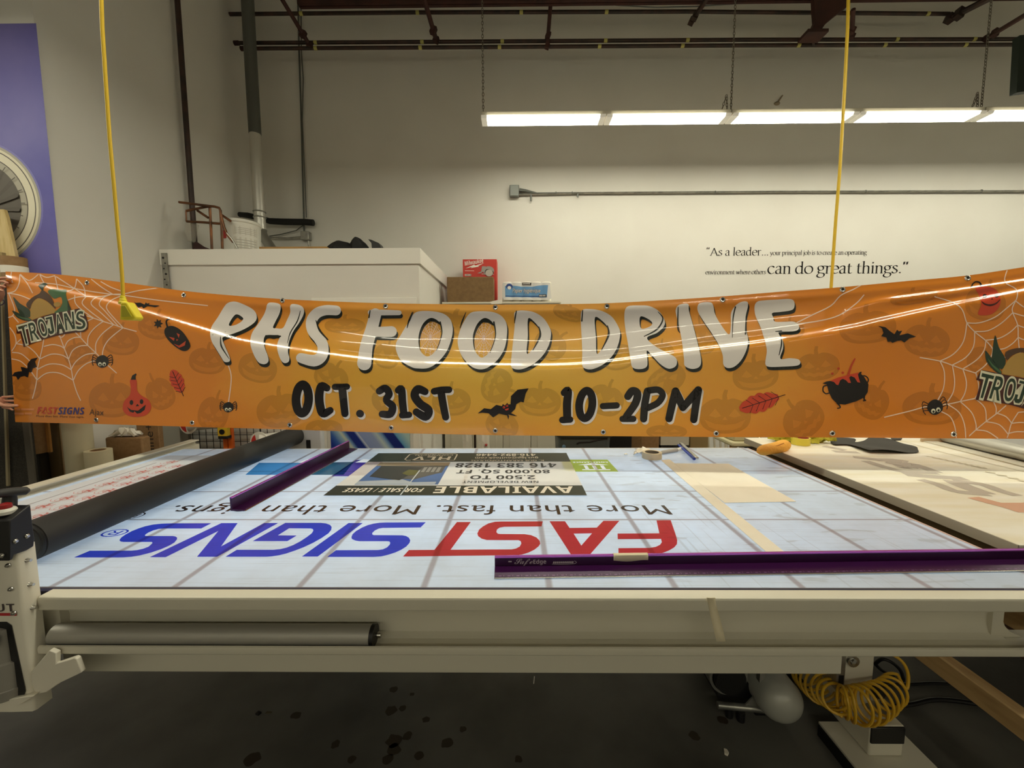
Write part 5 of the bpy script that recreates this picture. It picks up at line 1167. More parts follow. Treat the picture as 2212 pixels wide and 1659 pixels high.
# white side plate facing the room, turned to the front panel by a rounded corner
xr = at(84, 1250, Y1h).x
def zy(y, x=60, Y=.98): return at(x, y, Y).z
zt_h, zb_h = zy(1180), zy(1525)
M_head = mat('head_white', (230, 224, 208), .4)
hd = part('head_body', MB().prism([(xr - .5, Y0h, zb_h), (xr - .06, Y0h, zb_h), (xr - .006, Y0h + .002, zb_h), (xr, Y0h + .008, zb_h), (xr, Y1h, zb_h), (xr - .5, Y1h, zb_h)], (0, 0, zt_h - zb_h)), M_head, gan, ang=50)
for x, y in ((38, 1221), (45, 1272), (52, 1324)):
    c = at(x, y, Y0h); c.x = min(c.x, xr - .02)
    part('screw', MB().lathe([(0, .006), (.003, .006), (.0055, .003), (.006, 0)], (c.x, Y0h, c.z), (0, -1, 0), n=12), M_steel, hd)
for x, y in ((68, 1208), (75, 1260), (78, 1310)):
    z = zy(y, x, .99)
    part('screw', MB().lathe([(0, .01), (.0035, .01), (.0045, .002), (.006, 0)], (xr, .985, z), (1, 0, 0), n=12), M_steel, hd)
aa = Art()
c1 = at(33, 1321, Y0h); c0 = at(0, 1322, Y0h); hU = .0335 * .75
aa.text('UT', (c1.x - .05, -c1.z), (c1.x, -c1.z), at(20, 1304, Y0h).z - c1.z, 0, 1, st='bold', off=-.012)
z0_, z1_ = at(20, 1324, Y0h).z, at(20, 1330, Y0h).z
aa.poly([(c1.x - .25, -z0_), (c1.x + .003, -z0_), (c1.x + .003, -z1_), (c1.x - .25, -z1_)], 1, 1)
part('lettering', art_mb(aa, lambda x, y, l: (x, Y0h - .0006, -y)), [mat('ink_grey', (74, 62, 62), .5), mat('ink_red', (186, 40, 48), .5)], hd, ang=None)
# sight window with the motor behind it
wx = at(38, 1400, Y0h).x; wz1 = at(20, 1343, Y0h).z; wz0 = at(20, 1515, Y0h).z
part('motor_window', MB().prism([(wx - .4, Y0h - .001, wz0), (wx - .004, Y0h - .001, wz0), (wx + .008, Y0h - .001, wz0 + .03), (wx - .008, Y0h - .001, wz1 - .01), (wx - .02, Y0h - .001, wz1), (wx - .4, Y0h - .001, wz1)], (0, .0008, 0)), M_black, hd)
mo = part('motor', MB().lathe([(.02, 0), (.055, .003), (.058, .03), (.056, .032), (.056, .10), (.05, .104), (.048, wz1 - wz0 - .03), (.02, wz1 - wz0 - .02)], (wx - .06, Y0h + .028, wz0 + .01), n=28), mat('motor_steel', (150, 146, 138), .4, metal=.35), hd)
part('terminal', MB().box(wx - .05, wx - .02, Y0h - .034, Y0h - .02, wz1 - .05, wz1 - .025), M_grey, mo)
# lower skirt and hooked bracket plate
q = fr([(66, 1452), (106, 1405), (121, 1411), (121, 1434), (160, 1421), (166, 1424), (176, 1453), (130, 1475), (102, 1495), (84, 1499), (73, 1493), (68, 1476)], 0.965)
part('hook_bracket', MB().prism(q, (0, .012, 0)), M_head, gan, bevel=.002)
q = fr([(-40, 1520), (72, 1504), (52, 1516), (38, 1524), (24, 1524), (-40, 1526)], .95)
part('bottom_skirt', MB().prism(q, (0, .05, 0)), M_head, gan)
# black top cover, handle and stop button
Xc = xr + .006
q = [on_x(x, y, Xc) for x, y in ((21, 1125), (66, 1090), (70, 1128), (75, 1165), (73, 1180), (58, 1189), (30, 1199), (27, 1208), (20, 1212))]
cv = part('black_cover', MB().prism(q, (-.42, 0, 0)), M_black, gan, bevel=.002)
for x, y in ((58, 1158), (33, 1169)):
    c = on_x(x, y, Xc); part('screw', MB().lathe([(0, .005), (.003, .005), (.0058, .002), (.006, 0)], c, (1, 0, 0), n=12), M_steel, cv)
c = at(5, 1200, q[8].y); part('screw', MB().lathe([(0, .005), (.003, .005), (.0058, .002), (.006, 0)], (c.x, q[8].y, c.z), (0, -1, 0), n=12), M_steel, cv)
zc_ = (q[0].z + q[1].z) / 2; ymid = (q[0].y + q[1].y) / 2; cb = at(13, 1106, ymid); q1y = q[1].y
bt = part('stop_button_collar', MB().lathe([(.019, -.004), (.0205, .004), (.017, .009), (.012, .010)], (cb.x, ymid, zc_ + .002), n=24), M_white, cv)
part('stop_button', MB().lathe([(.012, 0), (.0135, .006), (.0125, .012), (.006, .015), (0, .015)], (cb.x - .002, ymid, zc_ + .010), n=24), mat('stop_red', (150, 26, 26), .4), bt)
hz = at(40, 1061, 1.0)
part('handle_post', MB().tube([at(20, 1094, q1y - .005), at(21, 1080, q1y + .0), at(21, 1068, 1.0)], [.014, .0135, .012], n=14), M_black, gan)
part('handle_bar', MB().tube([at(-60, 1078, .93), at(0, 1066, .98), at(30, 1062, 1.0), at(56, 1060, 1.02), at(61, 1059, 1.025)], [.011, .011, .011, .0105, .006], n=14), mat('handle_dark', (44, 42, 40), .5), gan)

# ------------------------------------------------------------------ sheets, sign and tools lying on the bed
def flat(pts, z0=ZT + .0016, th=.0012): return MB().prism([(x, y, z0) for x, y in pts], (0, 0, th))
def film(name, rgb, f):
    m = mat(name, rgb, .5); nt = m.node_tree; tl = nt.nodes.new('ShaderNodeBsdfTranslucent'); tl.inputs[0].default_value = C(*rgb); mx = nt.nodes.new('ShaderNodeMixShader'); mx.inputs[0].default_value = f
    nt.links.new(nt.nodes['Principled BSDF'].outputs[0], mx.inputs[1]); nt.links.new(tl.outputs[0], mx.inputs[2]); nt.links.new(mx.outputs[0], nt.nodes['Material Output'].inputs[0]); return m
M_sheet = film('printed_film', (244, 238, 230), .55)
a = Art(); a.poly([(-2.13, 1.14), (-1.535, 1.14), (-1.535, 2.40), (-2.13, 2.40)], 0, 0)
l0, l1 = Zp([(61, 1092), (337, 1001)]); a.stroke([l0, l1], .006, 1, 1, smooth=0)
def rose(cx, cy):
    for k in range(5):
        an = k * 1.2566 + .4; a.stroke([(cx, cy), (cx + .018 * math.cos(an), cy + .018 * math.sin(an)), (cx + .030 * math.cos(an + .4), cy + .030 * math.sin(an + .4))], [.005, .009, .002], 2, 1, smooth=3)
    for r_, w in ((.024, .0028), (.036, .0024)):
        a.stroke([(cx + r_ * math.cos(t * .5236 + r_ * 60) * (1 + .14 * math.sin(t * 2.1)), cy + r_ * math.sin(t * .5236 + r_ * 60) * (1 + .12 * math.cos(t * 1.7))) for t in range(9)], w, 3, 1, smooth=3, cap=False)
    a.stroke([(cx - .05, cy - .02), (cx - .03, cy - .04), (cx + .01, cy - .042)], .003, 3, 1, smooth=3)
rows_ = [[(97, 1095), (147, 1077), (194, 1061), (238, 1045.6), (275, 1031.6), (309, 1020), (343, 1009), (372, 999)], [(92, 1115), (147, 1095), (195, 1076), (238, 1061), (276, 1045.6), (313, 1033), (349, 1020), (384, 1008)]]
for row in rows_:
    for q in Zp(row): rose(*q)
for q in Zp(rows_[1]): rose(q[0] + .11, q[1] + .03)
sh = art_mb(a, lambda x, y, l: (x, y, ZT + .003 + .0004 * l))
solo('printed_sheet', sh, [M_sheet, mat('crease_grey', (160, 140, 130), .6), mat('rose_red', (214, 120, 112), .6), mat('rose_pink', (226, 168, 158), .6)], 'white film sheet printed with rows of red roses left of the roller', 'printed sheet', ang=None)
# property sign
SX0, SX1, SY0, SY1 = -.853, .312, 1.724, 2.444
a = Art(); SW, SH = SX1 - SX0, SY1 - SY0
S_ = lambda u, v: (SX1 - u * SW, SY0 + v * SH)          # u runs the reading way (right to left in the picture), v down the sign
def rect(u0, v0, u1, v1, mi, lay): a.poly([S_(u0, v0), S_(u1, v0), S_(u1, v1), S_(u0, v1)], mi, lay)
rect(0, 0, 1, 1, 0, 0); rect(0, 0, 1, .178, 1, 1); rect(0, .735, 1, 1, 1, 1)
def sgn(s, u0, u1, v, h, mi, **k): a.text(s, S_(u0, v), S_(u1, v), -h, mi, lay=3, **k)
sgn('AVAILABLE', .04, .588, .158, .088, 11, st='bold'); sgn('FOR SALE / LEASE', .632, .945, .128, .052, 11, st='bi')
sgn('NEW DEVELOPMENT', .175, .49, .268, .030, 2, st='bold', off=-.015); sgn('2,500 TO', .185, .465, .385, .058, 2, st='bold'); sgn('80,000 SQ. FT', .115, .535, .515, .058, 2, st='bold'); sgn('416 383 1828', .075, .555, .69, .082, 2, st='bold')
sgn('K. GUS SARANTOPOULOS', .13, .49, .785, .030, 11, off=-.0); sgn('gus.lgp@outlook.com', .155, .475, .865, .036, 11, st='bold'); sgn('416-892-5446', .165, .475, .97, .052, 11, st='bold')
sgn('HLV', .60, .79, .885, .085, 11, st='bold'); sgn('COMMERCIAL', .595, .80, .95, .030, 11)
for p_ in ([(.575, .772), (.81, .772), (.825, .80), (.825, .95), (.81, .975), (.59, .975), (.575, .95), (.575, .80)],): a.stroke([S_(*k) for k in p_], .008, 11, 3, smooth=0, closed=True)
# picture of a dark building under blue sky
rect(.587, .195, .93, .715, 3, 2); 
a.poly([S_(.60, .25), S_(.70, .24), S_(.75, .30), S_(.93, .26), S_(.93, .20), S_(.60, .20)], 4, 3)
a.poly([S_(.625, .42), S_(.70, .30), S_(.80, .32), S_(.90, .38), S_(.905, .62), S_(.60, .62), S_(.60, .45)], 5, 3); a.poly([S_(.76, .28), S_(.905, .36), S_(.905, .62), S_(.70, .58)], 6, 4)
for k in range(4): rect(.615 + k * .022, .46, .63 + k * .022, .58, 8, 5)
rect(.587, .62, .93, .715, 7, 4); a.poly([S_(.70, .40), S_(.74, .38), S_(.775, .43), S_(.76, .52), S_(.71, .50)], 9, 5)
a.poly([S_(.7035, .0), S_(.709, .0), S_(.709, .5), S_(.7035, .5)], 10, 6)
sg = art_mb(a, lambda x, y, l: (x, y, ZT + .0036 + .0004 * l))
solo('property_sign', sg, [film('sign_white', (250, 244, 234), .35), mat('sign_green', (46, 54, 44), .4), mat('sign_ink', (52, 50, 48), .5), mat('sign_sky', (84, 116, 176), .4), mat('sign_cloud', (190, 200, 214), .4), mat('sign_building', (96, 94, 92), .4), mat('sign_shade', (58, 56, 56), .4), mat('sign_ground', (176, 158, 134), .4), mat('sign_window', (150, 148, 146), .3), mat('sign_tree', (104, 102, 58), .5), mat('sign_glint', (222, 232, 240), .2), mat('sign_lettering', (248, 242, 230), .45)],
     'upside down property for sale sign with dark green bands lying mid bed', 'sign', ang=None)

# purple safety rulers
M_pur = mat('purple_anodised', (54, 9, 62), .3, metal=.2); M_purl = mat('purple_edge', (196, 110, 220), .25, metal=.7); M_pale = mat('etched_pale', (190, 176, 186), .5)
def ruler(o, d, L, name, label, marks=True, flip=1, gh=.036):
    """o near end on the bed, d direction along, the guard wall stands on the far side"""
    d = Vector(d).normalized(); w = Vector((-d.y, d.x, 0)) * flip; o = Vector(o)
    t = thing(name, label, 'ruler', o + d * L / 2, 'purple safety rulers')
    def pr(prof, mi_, l0=0, l1=L): return MB().prism([o + d * l0 + w * a_ + Vector((0, 0, z)) for a_, z in prof], d * (l1 - l0))
    part('blade', pr([(0, .002), (0, .005), (.012, .0065), (.052, .009), (.052, .002)], 0), M_pur, t, bevel=.0006)
    part('guard', pr([(.052, .002), (.052, gh - .002), (.0545, gh), (.058, gh), (.060, gh - .002), (.060, .002)], 0), M_pur, t, bevel=.0006)
    part('guard_lip', pr([(.0515, gh - .0025), (.0515, gh + .0005), (.054, gh + .0025), (.059, gh + .0025), (.0605, gh + .0005), (.0605, gh - .0025)], 0), M_purl, t, label='bright violet top edge of the guard')
    part('steel_edge', pr([(-.004, .002), (-.004, .0035), (.001, .0045), (.001, .002)], 0), M_steel, t)
    if marks:
        a = Art()
        for k in range(int(L / .0254)):
            s0 = .012 + k * .0254; a.poly([(s0, .003), (s0 + .008, .003), (s0 + .008, .006), (s0, .006)], 0, 1); a.poly([(s0 + .014, .003), (s0 + .0155, .003), (s0 + .0155, .0085), (s0 + .014, .0085)], 0, 1)
        part('scale_marks', art_mb(a, lambda x, y, l: o + d * x + w * y + Vector((0, 0, .0053 + (y * .12)))), [mat('etched_dim', (120, 84, 128), .5)], t, ang=None)
    return t
ro = Vector((-.062, 1.085, ZT)); rd = Vector((1.53, .042, 0))
t = ruler(ro, rd, 1.85, 'safety_ruler', 'long purple safety ruler lying along the front edge of the bed')
d = rd.normalized(); w = Vector((-d.y, d.x, 0))
a = Art()
def rl(s, x0, x1, z, h, mi, **k): a.text(s, (x0, -z), (x1, -z), h, mi, **k)
rl('Safe', .058, .112, .0125, .016, 0, st='script', shear=.1); rl('Edge', .114, .152, .0125, .0125, 0, st='bold'); rl('LawsonTech', .170, .232, .0155, .0085, 0, st='bi') if False else None
a.poly([(.04, -.022), (.05, -.022), (.05, -.0185), (.04, -.0185)], 0)
for k in range(11): a.poly([(.172 + k * .0056, -.0125), (.1765 + k * .0056, -.0125), (.1775 + k * .0056, -.0185), (.173 + k * .0056, -.0185)], 0)
a.stroke([(.17, -.0105), (.2, -.0095), (.232, -.0105), (.242, -.015), (.236, -.0195)], .0014, 0, smooth=4)
part('etched_lettering', art_mb(a, lambda x, y, l: ro + d * x + w * .0516 + Vector((0, 0, -y + .002))), [M_pale], t, ang=None)
mb = MB(); rows = []
for off_, z in ((.0508, .020), (.0505, .0375), (.0535, .0397), (.0595, .0397), (.0615, .036), (.0615, .012)):
    rows.append([ro + d * x + w * off_ + Vector((0, 0, z + (.002 * math.sin(x * 60) if z < .03 else 0))) for x in [.352 + .0129 * i for i in range(9)]])
mb.grid(rows); solo('tape_patch', mb, M_mask, 'torn masking tape wrapped over the purple ruler guard', 'masking tape', solid=.0005)
ruler((-1.09, 1.556, ZT), (0.062, 1.0, 0), 1.0, 'safety_ruler', 'purple safety ruler standing beside the black roller', flip=1, gh=.056)

# plain strips and sheet
M_cream = mat('cream_board', (246, 238, 222), .55, noise=(5, (240, 230, 212), .4, .7))
solo('backing_strip', flat([(.837, 2.283), (.893, 2.30), (.849, 1.196), (.792, 1.196)], th=.0016), M_cream, 'long narrow cream strip running away across the bed', 'strip')
solo('backing_sheet', flat([(.885, 2.215), (1.186, 2.208), (1.177, 1.652), (.872, 1.639)], th=.0022), M_cream, 'plain cream sheet beside the long cream strip', 'sheet')
# masking tape roll
c = on_z(1408, 990, ZT); rt = .056
t = thing('tape_roll', 'roll of cream masking tape lying on the far side of the bed', 'tape roll', (c.x, c.y, ZT + .0016))
part('tape', MB().lathe([(.040, .0), (rt, .0), (rt, .036), (.040, .036)], (c.x, c.y, ZT + .002), n=40, closed=True), mat('tape_cream', (226, 214, 184), .6), t)
part('core', MB().lathe([(.037, .001), (.040, .001), (.040, .0365), (.037, .0365)], (c.x, c.y, ZT + .002), n=40, closed=True), mat('core_grey', (120, 112, 96), .8), t)
# crumpled paper behind it
def scrap(name, pts, z, label, m=M_paper, h=.02, cat='paper', n=9, amp=.012):
    """crumpled sheet from four bed points"""
    mb = MB(); rows = []
    rnd = random.Random(len(label))
    for i in range(n):
        r_ = []
        for j in range(n):
            u, v = i / (n - 1), j / (n - 1); p = (Vector(pts[0]) * (1 - u) + Vector(pts[1]) * u) * (1 - v) + (Vector(pts[3]) * (1 - u) + Vector(pts[2]) * u) * v
            e = 1 - (2 * abs(u - .5)) ** 4 * .8
            r_.append((p.x + rnd.uniform(-amp, amp) * .6, p.y + rnd.uniform(-amp, amp) * .6, z + .002 + abs(rnd.uniform(0, h)) * e + h * .8 * math.sin(math.pi * u) * math.sin(math.pi * v)))
        rows.append(r_)
    mb.grid(rows); return solo(name, mb, m, label, cat, solid=.0008, ang=60)
scrap('crumpled_paper', [(p.x, p.y) for p in (on_z(1368, 984, ZT), on_z(1404, 984, ZT), on_z(1404, 974, ZT), on_z(1372, 976, ZT))], ZT + .002, 'crumpled white paper behind the tape roll', h=.022)
scrap('paper_scrap', [(p.x, p.y) for p in (on_z(1348, 984, ZT), on_z(1356, 984, ZT), on_z(1355, 981, ZT), on_z(1349, 981, ZT))], ZT + .002, 'tiny torn paper scrap left of the crumpled paper', h=.004, n=4, amp=.004)
# scraper: grey grip, white neck, blue blade
hA, hB, hC = on_z(1427, 978, ZT + .012), on_z(1462, 972, ZT + .014), on_z(1478, 968, ZT + .02)
bA, bB = on_z(1467, 960, ZT + .03), on_z(1502, 993, ZT + .006)
t = thing('blade_scraper', 'hand scraper with grey grip and blue blade on the bed', 'scraper', (hB.x, hB.y, ZT + .002))
part('grip', MB().tube([hA, hA.lerp(hB, .1), hB], [.008, .012, .0125], n=14), mat('grip_grey', (158, 156, 150), .6), t)
part('neck', MB().tube([hB, hB.lerp(hC, .7), hC], [.011, .011, .013], n=14), M_white, t)
part('hanging_knob', MB().tube([hA + (hA - hB) * .12, hA], [.005, .006], n=10), M_white, t)
dv = (bB - bA).normalized(); up = Vector((0, 0, 1)); 
part('head', MB().prism([bA + up * .002, bB + up * .002, bB + up * .014, bA + up * .014], up.cross(dv) * .02), M_steel, t, bevel=.003)
part('blade', MB().prism([bA - up * .004, bB - up * .003, bB + dv * .008 + up * .004, bB + up * .012, bA + up * .002], up.cross(dv) * -.012), mat('blade_blue', (40, 70, 176), .35), t, bevel=.002)

# ------------------------------------------------------------------ second table on the right
Z2 = .93; ex = 1.575
t2 = thing('cutting_table', 'white topped cutting table with faded print on the right', 'table', (3.0, 2.2, 0))
M_top = mat('table_laminate', (240, 236, 224), .5, noise=(2.2, (232, 224, 200), .38, .66), bscale=(1, 6, 1))
part('table_top', MB().box(ex, 5.2, 1.225, 2.74, Z2 - .036, Z2), M_top, t2, bevel=.002)
part('edge_band', MB().box(ex - .004, ex, 1.225, 2.74, Z2 - .037, Z2 - .001), mat('edge_grey', (176, 168, 150), .5), t2)
part('under_frame', MB().box(ex + .03, 5.1, 1.26, 2.7, .78, Z2 - .036), mat('under_frame_brown', (96, 80, 48), .7), t2)
a = Art(); Q2 = lambda k, pts: [(on_z(x, y, Z2).x, on_z(x, y, Z2).y) for x, y in tr(k, pts)]
def fst(k, pts, w, mi, s=4): a.stroke(Q2(k, pts), w, mi, smooth=s, cap=False)
fst('q', [(100, 425), (290, 440), (470, 455), (760, 560)], .055, 0); fst('q', [(760, 565), (560, 555), (300, 545), (60, 480)], .05, 0); fst('q', [(200, 440), (300, 490), (410, 500)], .035, 0)
fst('q', [(-60, 390), (200, 392), (380, 416)], .05, 0, 2); fst('q', [(330, 582), (700, 612), (1140, 640)], .06, 0, 2)
fst('q', [(1840, 868), (1600, 800), (1380, 720), (1180, 690), (980, 668)], .05, 0); fst('q', [(980, 668), (1080, 720), (1260, 790), (1430, 846)], .075, 0); fst('q', [(1430, 846), (1200, 830), (980, 800), (780, 720), (540, 652)], .05, 0)
fst('q', [(1240, 888), (1500, 960), (1700, 1010), (1950, 1090)], .06, 1, 2); fst('q', [(1640, 1000), (2000, 1000), (2300, 990)], .06, 1, 2)
for k, pts in (('r', [(700, 118), (860, 150)]), ('r', [(770, 158), (960, 166)]), ('r', [(920, 200), (1290, 240)]), ('r', [(1010, 230), (1180, 285)]), ('r', [(1170, 240), (1420, 285)])): fst(k, pts, .05, 0, 0)
for i in range(9): fst('q', [(620 + i * 88, 345 + i * 19), (690 + i * 88, 350 + i * 18), (760 + i * 80, 372 + i * 17)], .014, 2, 2)
for i in range(5): fst('q', [(1400 + i * 150, 550 + i * 40), (1540 + i * 150, 570 + i * 36)], .02, 2, 2)
fst('q', [(290, 140), (900, 310), (1917, 548)], .006, 2, 0)
part('faded_print', art_mb(a, lambda x, y, l: (x, y, Z2 + .0004 + .00006 * l)), [mat('faded_grey', (188, 178, 166), .55), mat('faded_red', (214, 168, 142), .55), mat('faded_ink', (206, 196, 170), .55)], t2, ang=None)
for xx, yy in ((ex + .42, 2.6), (4.9, 1.25), (4.9, 2.6)): part('leg', MB().box(xx - .045, xx + .045, yy - .045, yy + .045, 0, .78), M_wood, t2)
# lumber skids under it
M_lum = mat('rough_lumber', (208, 174, 122), .75, noise=(4, (172, 136, 90), .4, .7), bscale=(6, 1, 6))
qa = on_z(1960, 1412, .32); 
def lumber(x0, y0, x1, y1, z0, z1, w, label):
    a_ = Vector((x0, y0, 0)); b_ = Vector((x1, y1, 0)); d = (b_ - a_).normalized(); n = Vector((-d.y, d.x, 0)) * w / 2
    return solo('lumber_beam', MB().prism([a_ - n + Vector((0, 0, z0)), b_ - n + Vector((0, 0, z0)), b_ + n + Vector((0, 0, z0)), a_ + n + Vector((0, 0, z0))], (0, 0, z1 - z0)), M_lum, label, 'lumber', 'lumber under the cutting table', bevel=.004)
lumber(1.632, 1.12, 1.632, 2.72, .30, .375, .05, 'long rough lumber rail nearest the leg under the white table')
lumber(1.98, 1.12, 1.98, 2.72, .44, .54, .05, 'second rough lumber rail further right under the white table')
for yy, nm in ((1.146, 'front lumber post under the long rail'), (2.5, 'rear lumber post under the long rail')): lumber(1.607, yy, 1.657, yy, 0, .2995, .05, nm)
for yy, nm in ((1.146, 'front lumber post under the second rail'), (2.5, 'rear lumber post under the second rail')): lumber(1.957, yy, 2.003, yy, 0, .4395, .05, nm)
solo('plywood_shelf', MB().box(2.03, 3.6, 1.15, 2.45, .30, .32), mat('plywood_dark', (96, 62, 44), .75), 'brown plywood shelf between the lumber rails', 'shelf')
WB = lambda d: .22 * math.sin(4 * d.x + 3 * d.z) + .12 * math.sin(11 * d.y + 5 * d.x) + .08 * math.sin(17 * d.z)
solo('wrapped_bundle', MB().ball((2.34, 1.85, .52), 1, (.22, .40, .15), n=26, wob=WB), mat('dark_wrap', (70, 58, 52), .25, noise=(7, (130, 118, 112), .5, .62)), 'dark bundle in clear plastic wrap on the plywood shelf', 'bundle')
solo('wrapped_bundle', MB().ball((2.9, 1.4, .45), 1, (.2, .18, .11), n=26, wob=lambda d: WB(d * 1.3)), mat('brown_wrap', (110, 70, 48), .4, noise=(9, (170, 150, 130), .52, .64)), 'brown bundle with white tag at the right edge', 'bundle')
# silver rail extrusion on the cutting table
ra = [on_z(x, y, Z2) for x, y in tr('q', [(580, 150), (1917, 492)])]; rb = [on_z(x, y, Z2) for x, y in tr('q', [(600, 118), (1917, 425)])]
d = (ra[1] - ra[0]); d.z = 0; d.normalize(); w = Vector((-d.y, d.x, 0))
M_alu = mat('aluminium', (206, 204, 196), .3, metal=.8)
t = thing('cutting_rail', 'long silver cutter bar lying along the far right of the white table', 'cutter rail', ra[0])
L_ = 1.42; o = ra[0]
def xr2(prof): return MB().prism([o + w * a_ + Vector((0, 0, z)) for a_, z in prof], d * L_)
part('base_strip', xr2([(0, .001), (0, .006), (.085, .006), (.085, .001)]), M_wmetal, t)
part('tube', MB().tube([o + w * .13 + Vector((0, 0, .038)), o + w * .13 + Vector((0, 0, .038)) + d * L_], .036, n=28), M_alu, t)
part('clamp_bar', xr2([(.19, .002), (.19, .045), (.21, .058), (.26, .058), (.28, .04), (.28, .002)]), M_alu, t, bevel=.003)
part('cover_plate', xr2([(.29, .002), (.29, .05), (.60, .075), (.60, .002)]), mat('rail_cover_grey', (150, 148, 144), .5, metal=.3), t, bevel=.003)
part('end_plate', MB().prism([o + w * a_ + Vector((0, 0, z)) for a_, z in ((-.01, .001), (-.01, .02), (.29, .07), (.29, .001))], d * -.012), mat('end_beige', (196, 172, 140), .5), t)
solo('dark_case', MB().box(3.7, 4.6, 2.3, 2.7, Z2 + .001, Z2 + .13), M_black, 'black case at the far right end of the cutting table', 'case', bevel=.02)
# things lying on the cutting table
c = on_z(1668, 970, Z2)
pa, pb = on_z(1638, 976, Z2 + .026), on_z(1700, 961, Z2 + .030)
n_ = 14; pts = [pa.lerp(pb, k / (n_ - 1)) + Vector((0, 0, .002 * math.sin(k * .6))) for k in range(n_)]
rs = [.010, .023, .029, .031, .0315, .032, .033, .0335, .0345, .035, .036, .036, .033, .024]
t = thing('orange_glove', 'rolled orange glove at the corner of the white cutting table', 'glove', (pa.x, pa.y, Z2))
part('rolled_cloth', MB().tube(pts, rs, n=18), mat('orange_cloth', (238, 176, 66), .7, bump=(60, .6)), t)
part('crease', MB().tube([pts[4] + Vector((-.01, -.024, .02)), pts[7] + Vector((0, -.027, .022)), pts[10] + Vector((.0, -.026, .026))], .0022, n=6), mat('orange_fold', (170, 100, 20), .8), t)
c = on_z(1729, 960, Z2)
t = thing('yellow_tape_roll', 'yellow tape roll with red and blue core label on white table', 'tape roll', (c.x, c.y, Z2))
part('tape', MB().lathe([(.044, .001), (.052, .001), (.052, .046), (.044, .046)], c, n=36, closed=True), mat('tape_yellow', (218, 206, 70), .35), t)
part('core_label', MB().lathe([(.0425, .002), (.044, .002), (.044, .0455), (.0425, .0455)], c, n=36, closed=True), mat('core_red', (176, 66, 66), .5), t)
part('core_band', MB().lathe([(.0418, .012), (.0425, .012), (.0425, .024), (.0418, .024)], c, n=36, closed=True), mat('core_blue', (50, 56, 120), .5), t)
WG = lambda d: .3 * math.sin(5 * d.x + 7 * d.y) + .2 * math.sin(12 * d.y + 3) + .12 * math.sin(19 * d.x)
c = on_z(1770, 961, Z2) + Vector((.012, .03, .006))
t = thing('lime_glove', 'crumpled lime green glove behind the yellow tape roll', 'glove', (c.x, c.y, Z2)); Mg = mat('lime_cloth', (190, 186, 60), .8, bump=(80, .6))
part('palm', MB().ball(c + Vector((-.01, .05, .030)), 1, (.085, .06, .03), n=26, wob=WG), Mg, t)
for k in range(4): part('finger', MB().tube([c + Vector((.02 + .018 * k, .05, .025)), c + Vector((.05 + .016 * k, .02 - .01 * k, .035)), c + Vector((.07 + .012 * k, -.005, .016))], [.014, .015, .009], n=10), Mg, t)
part('cuff', MB().ball(c + Vector((-.16, .07, .024)), 1, (.09, .05, .022), n=22, wob=WG), Mg, t)
# dark felt
prs = Q2('r', [(765, 112), (765, 60), (930, 66), (935, 92), (1000, 82), (1060, 56), (1200, 70), (1300, 108), (1390, 138), (1408, 156), (1395, 174), (1180, 178), (1090, 176), (1040, 174), (960, 146), (880, 116)])
top = prs; mb = MB(); 
bm = bmesh.new(); vs = [bm.verts.new((x, y, 0)) for x, y in catmull(prs, 3, True) for (x, y) in ((x, y),)] if False else [bm.verts.new((p.x, p.y, 0)) for p in catmull(prs, 3, True)]
bm.faces.new(vs); bmesh.ops.triangulate(bm, faces=bm.faces[:])
for k in range(1, 24):
    xs = [p[0] for p in prs]; ys = [p[1] for p in prs]
    cx_ = min(xs) + (max(xs) - min(xs)) * k / 24; bmesh.ops.bisect_plane(bm, geom=bm.verts[:] + bm.edges[:] + bm.faces[:], plane_co=(cx_, 0, 0), plane_no=(1, 0, 0))
    cy_ = min(ys) + (max(ys) - min(ys)) * k / 24; bmesh.ops.bisect_plane(bm, geom=bm.verts[:] + bm.edges[:] + bm.faces[:], plane_co=(0, cy_, 0), plane_no=(0, 1, 0))
ix = {v: i for i, v in enumerate(bm.verts)}
for v in bm.verts: mb.v.append((v.co.x, v.co.y, Z2 + .004 + .011 * (1 + math.sin(v.co.x * 16 + v.co.y * 5)) * (.5 + .5 * math.sin(v.co.y * 9))))
for f in bm.faces: mb.f.append(tuple(ix[v] for v in f.verts)); mb.m.append(0)
bm.free()
solo('felt_piece', mb, mat('dark_felt', (62, 60, 56), .9, bump=(120, .3)), 'wavy dark grey felt piece on the white cutting table', 'felt', solid=.002, ang=80)
q = Q2('r', [(1205, 60), (1290, 62), (1280, 76), (1215, 78)])
solo('felt_offcut', MB().prism([(x, y, Z2 + .001) for x, y in q], (0, 0, .006)), mat('dark_felt'), 'small dark felt offcut behind the large felt piece', 'felt')
# ------------------------------------------------------------------ yellow power cords from the ceiling
M_cord = mat('yellow_cord', (226, 188, 44), .45)
M_plug = mat('yellow_rubber', (236, 216, 44), .45)
def cord(name, px, Y, label, r=.0058, plug=True):
    pts = [at(x, y, Y) for x, y in px]; p0 = pts[0]
    pts = [p0 + Vector((-.02, 0, 5.94 - p0.z))] + pts if p0.z < 5.9 else pts
    sp = []
    for i in range(len(pts) - 1):
        for k in range(5): sp.append(pts[i].lerp(pts[i + 1], k / 5))
    sp.append(pts[-1])
    t = thing(name, label, 'power cord', pts[-1], 'yellow power cords hanging from the ceiling')
    part('cable', MB().tube(sp, r, n=10), M_cord, t); return t, pts[-1]
Yc = 1.5
t, e = cord('power_cord', [(217, -60), (221, 60), (228, 170), (237, 300), (246, 400), (254, 490), (260, 545), (264, 600), (266, 648)], Yc, 'yellow power cord with triple outlet hanging before the banner left part')
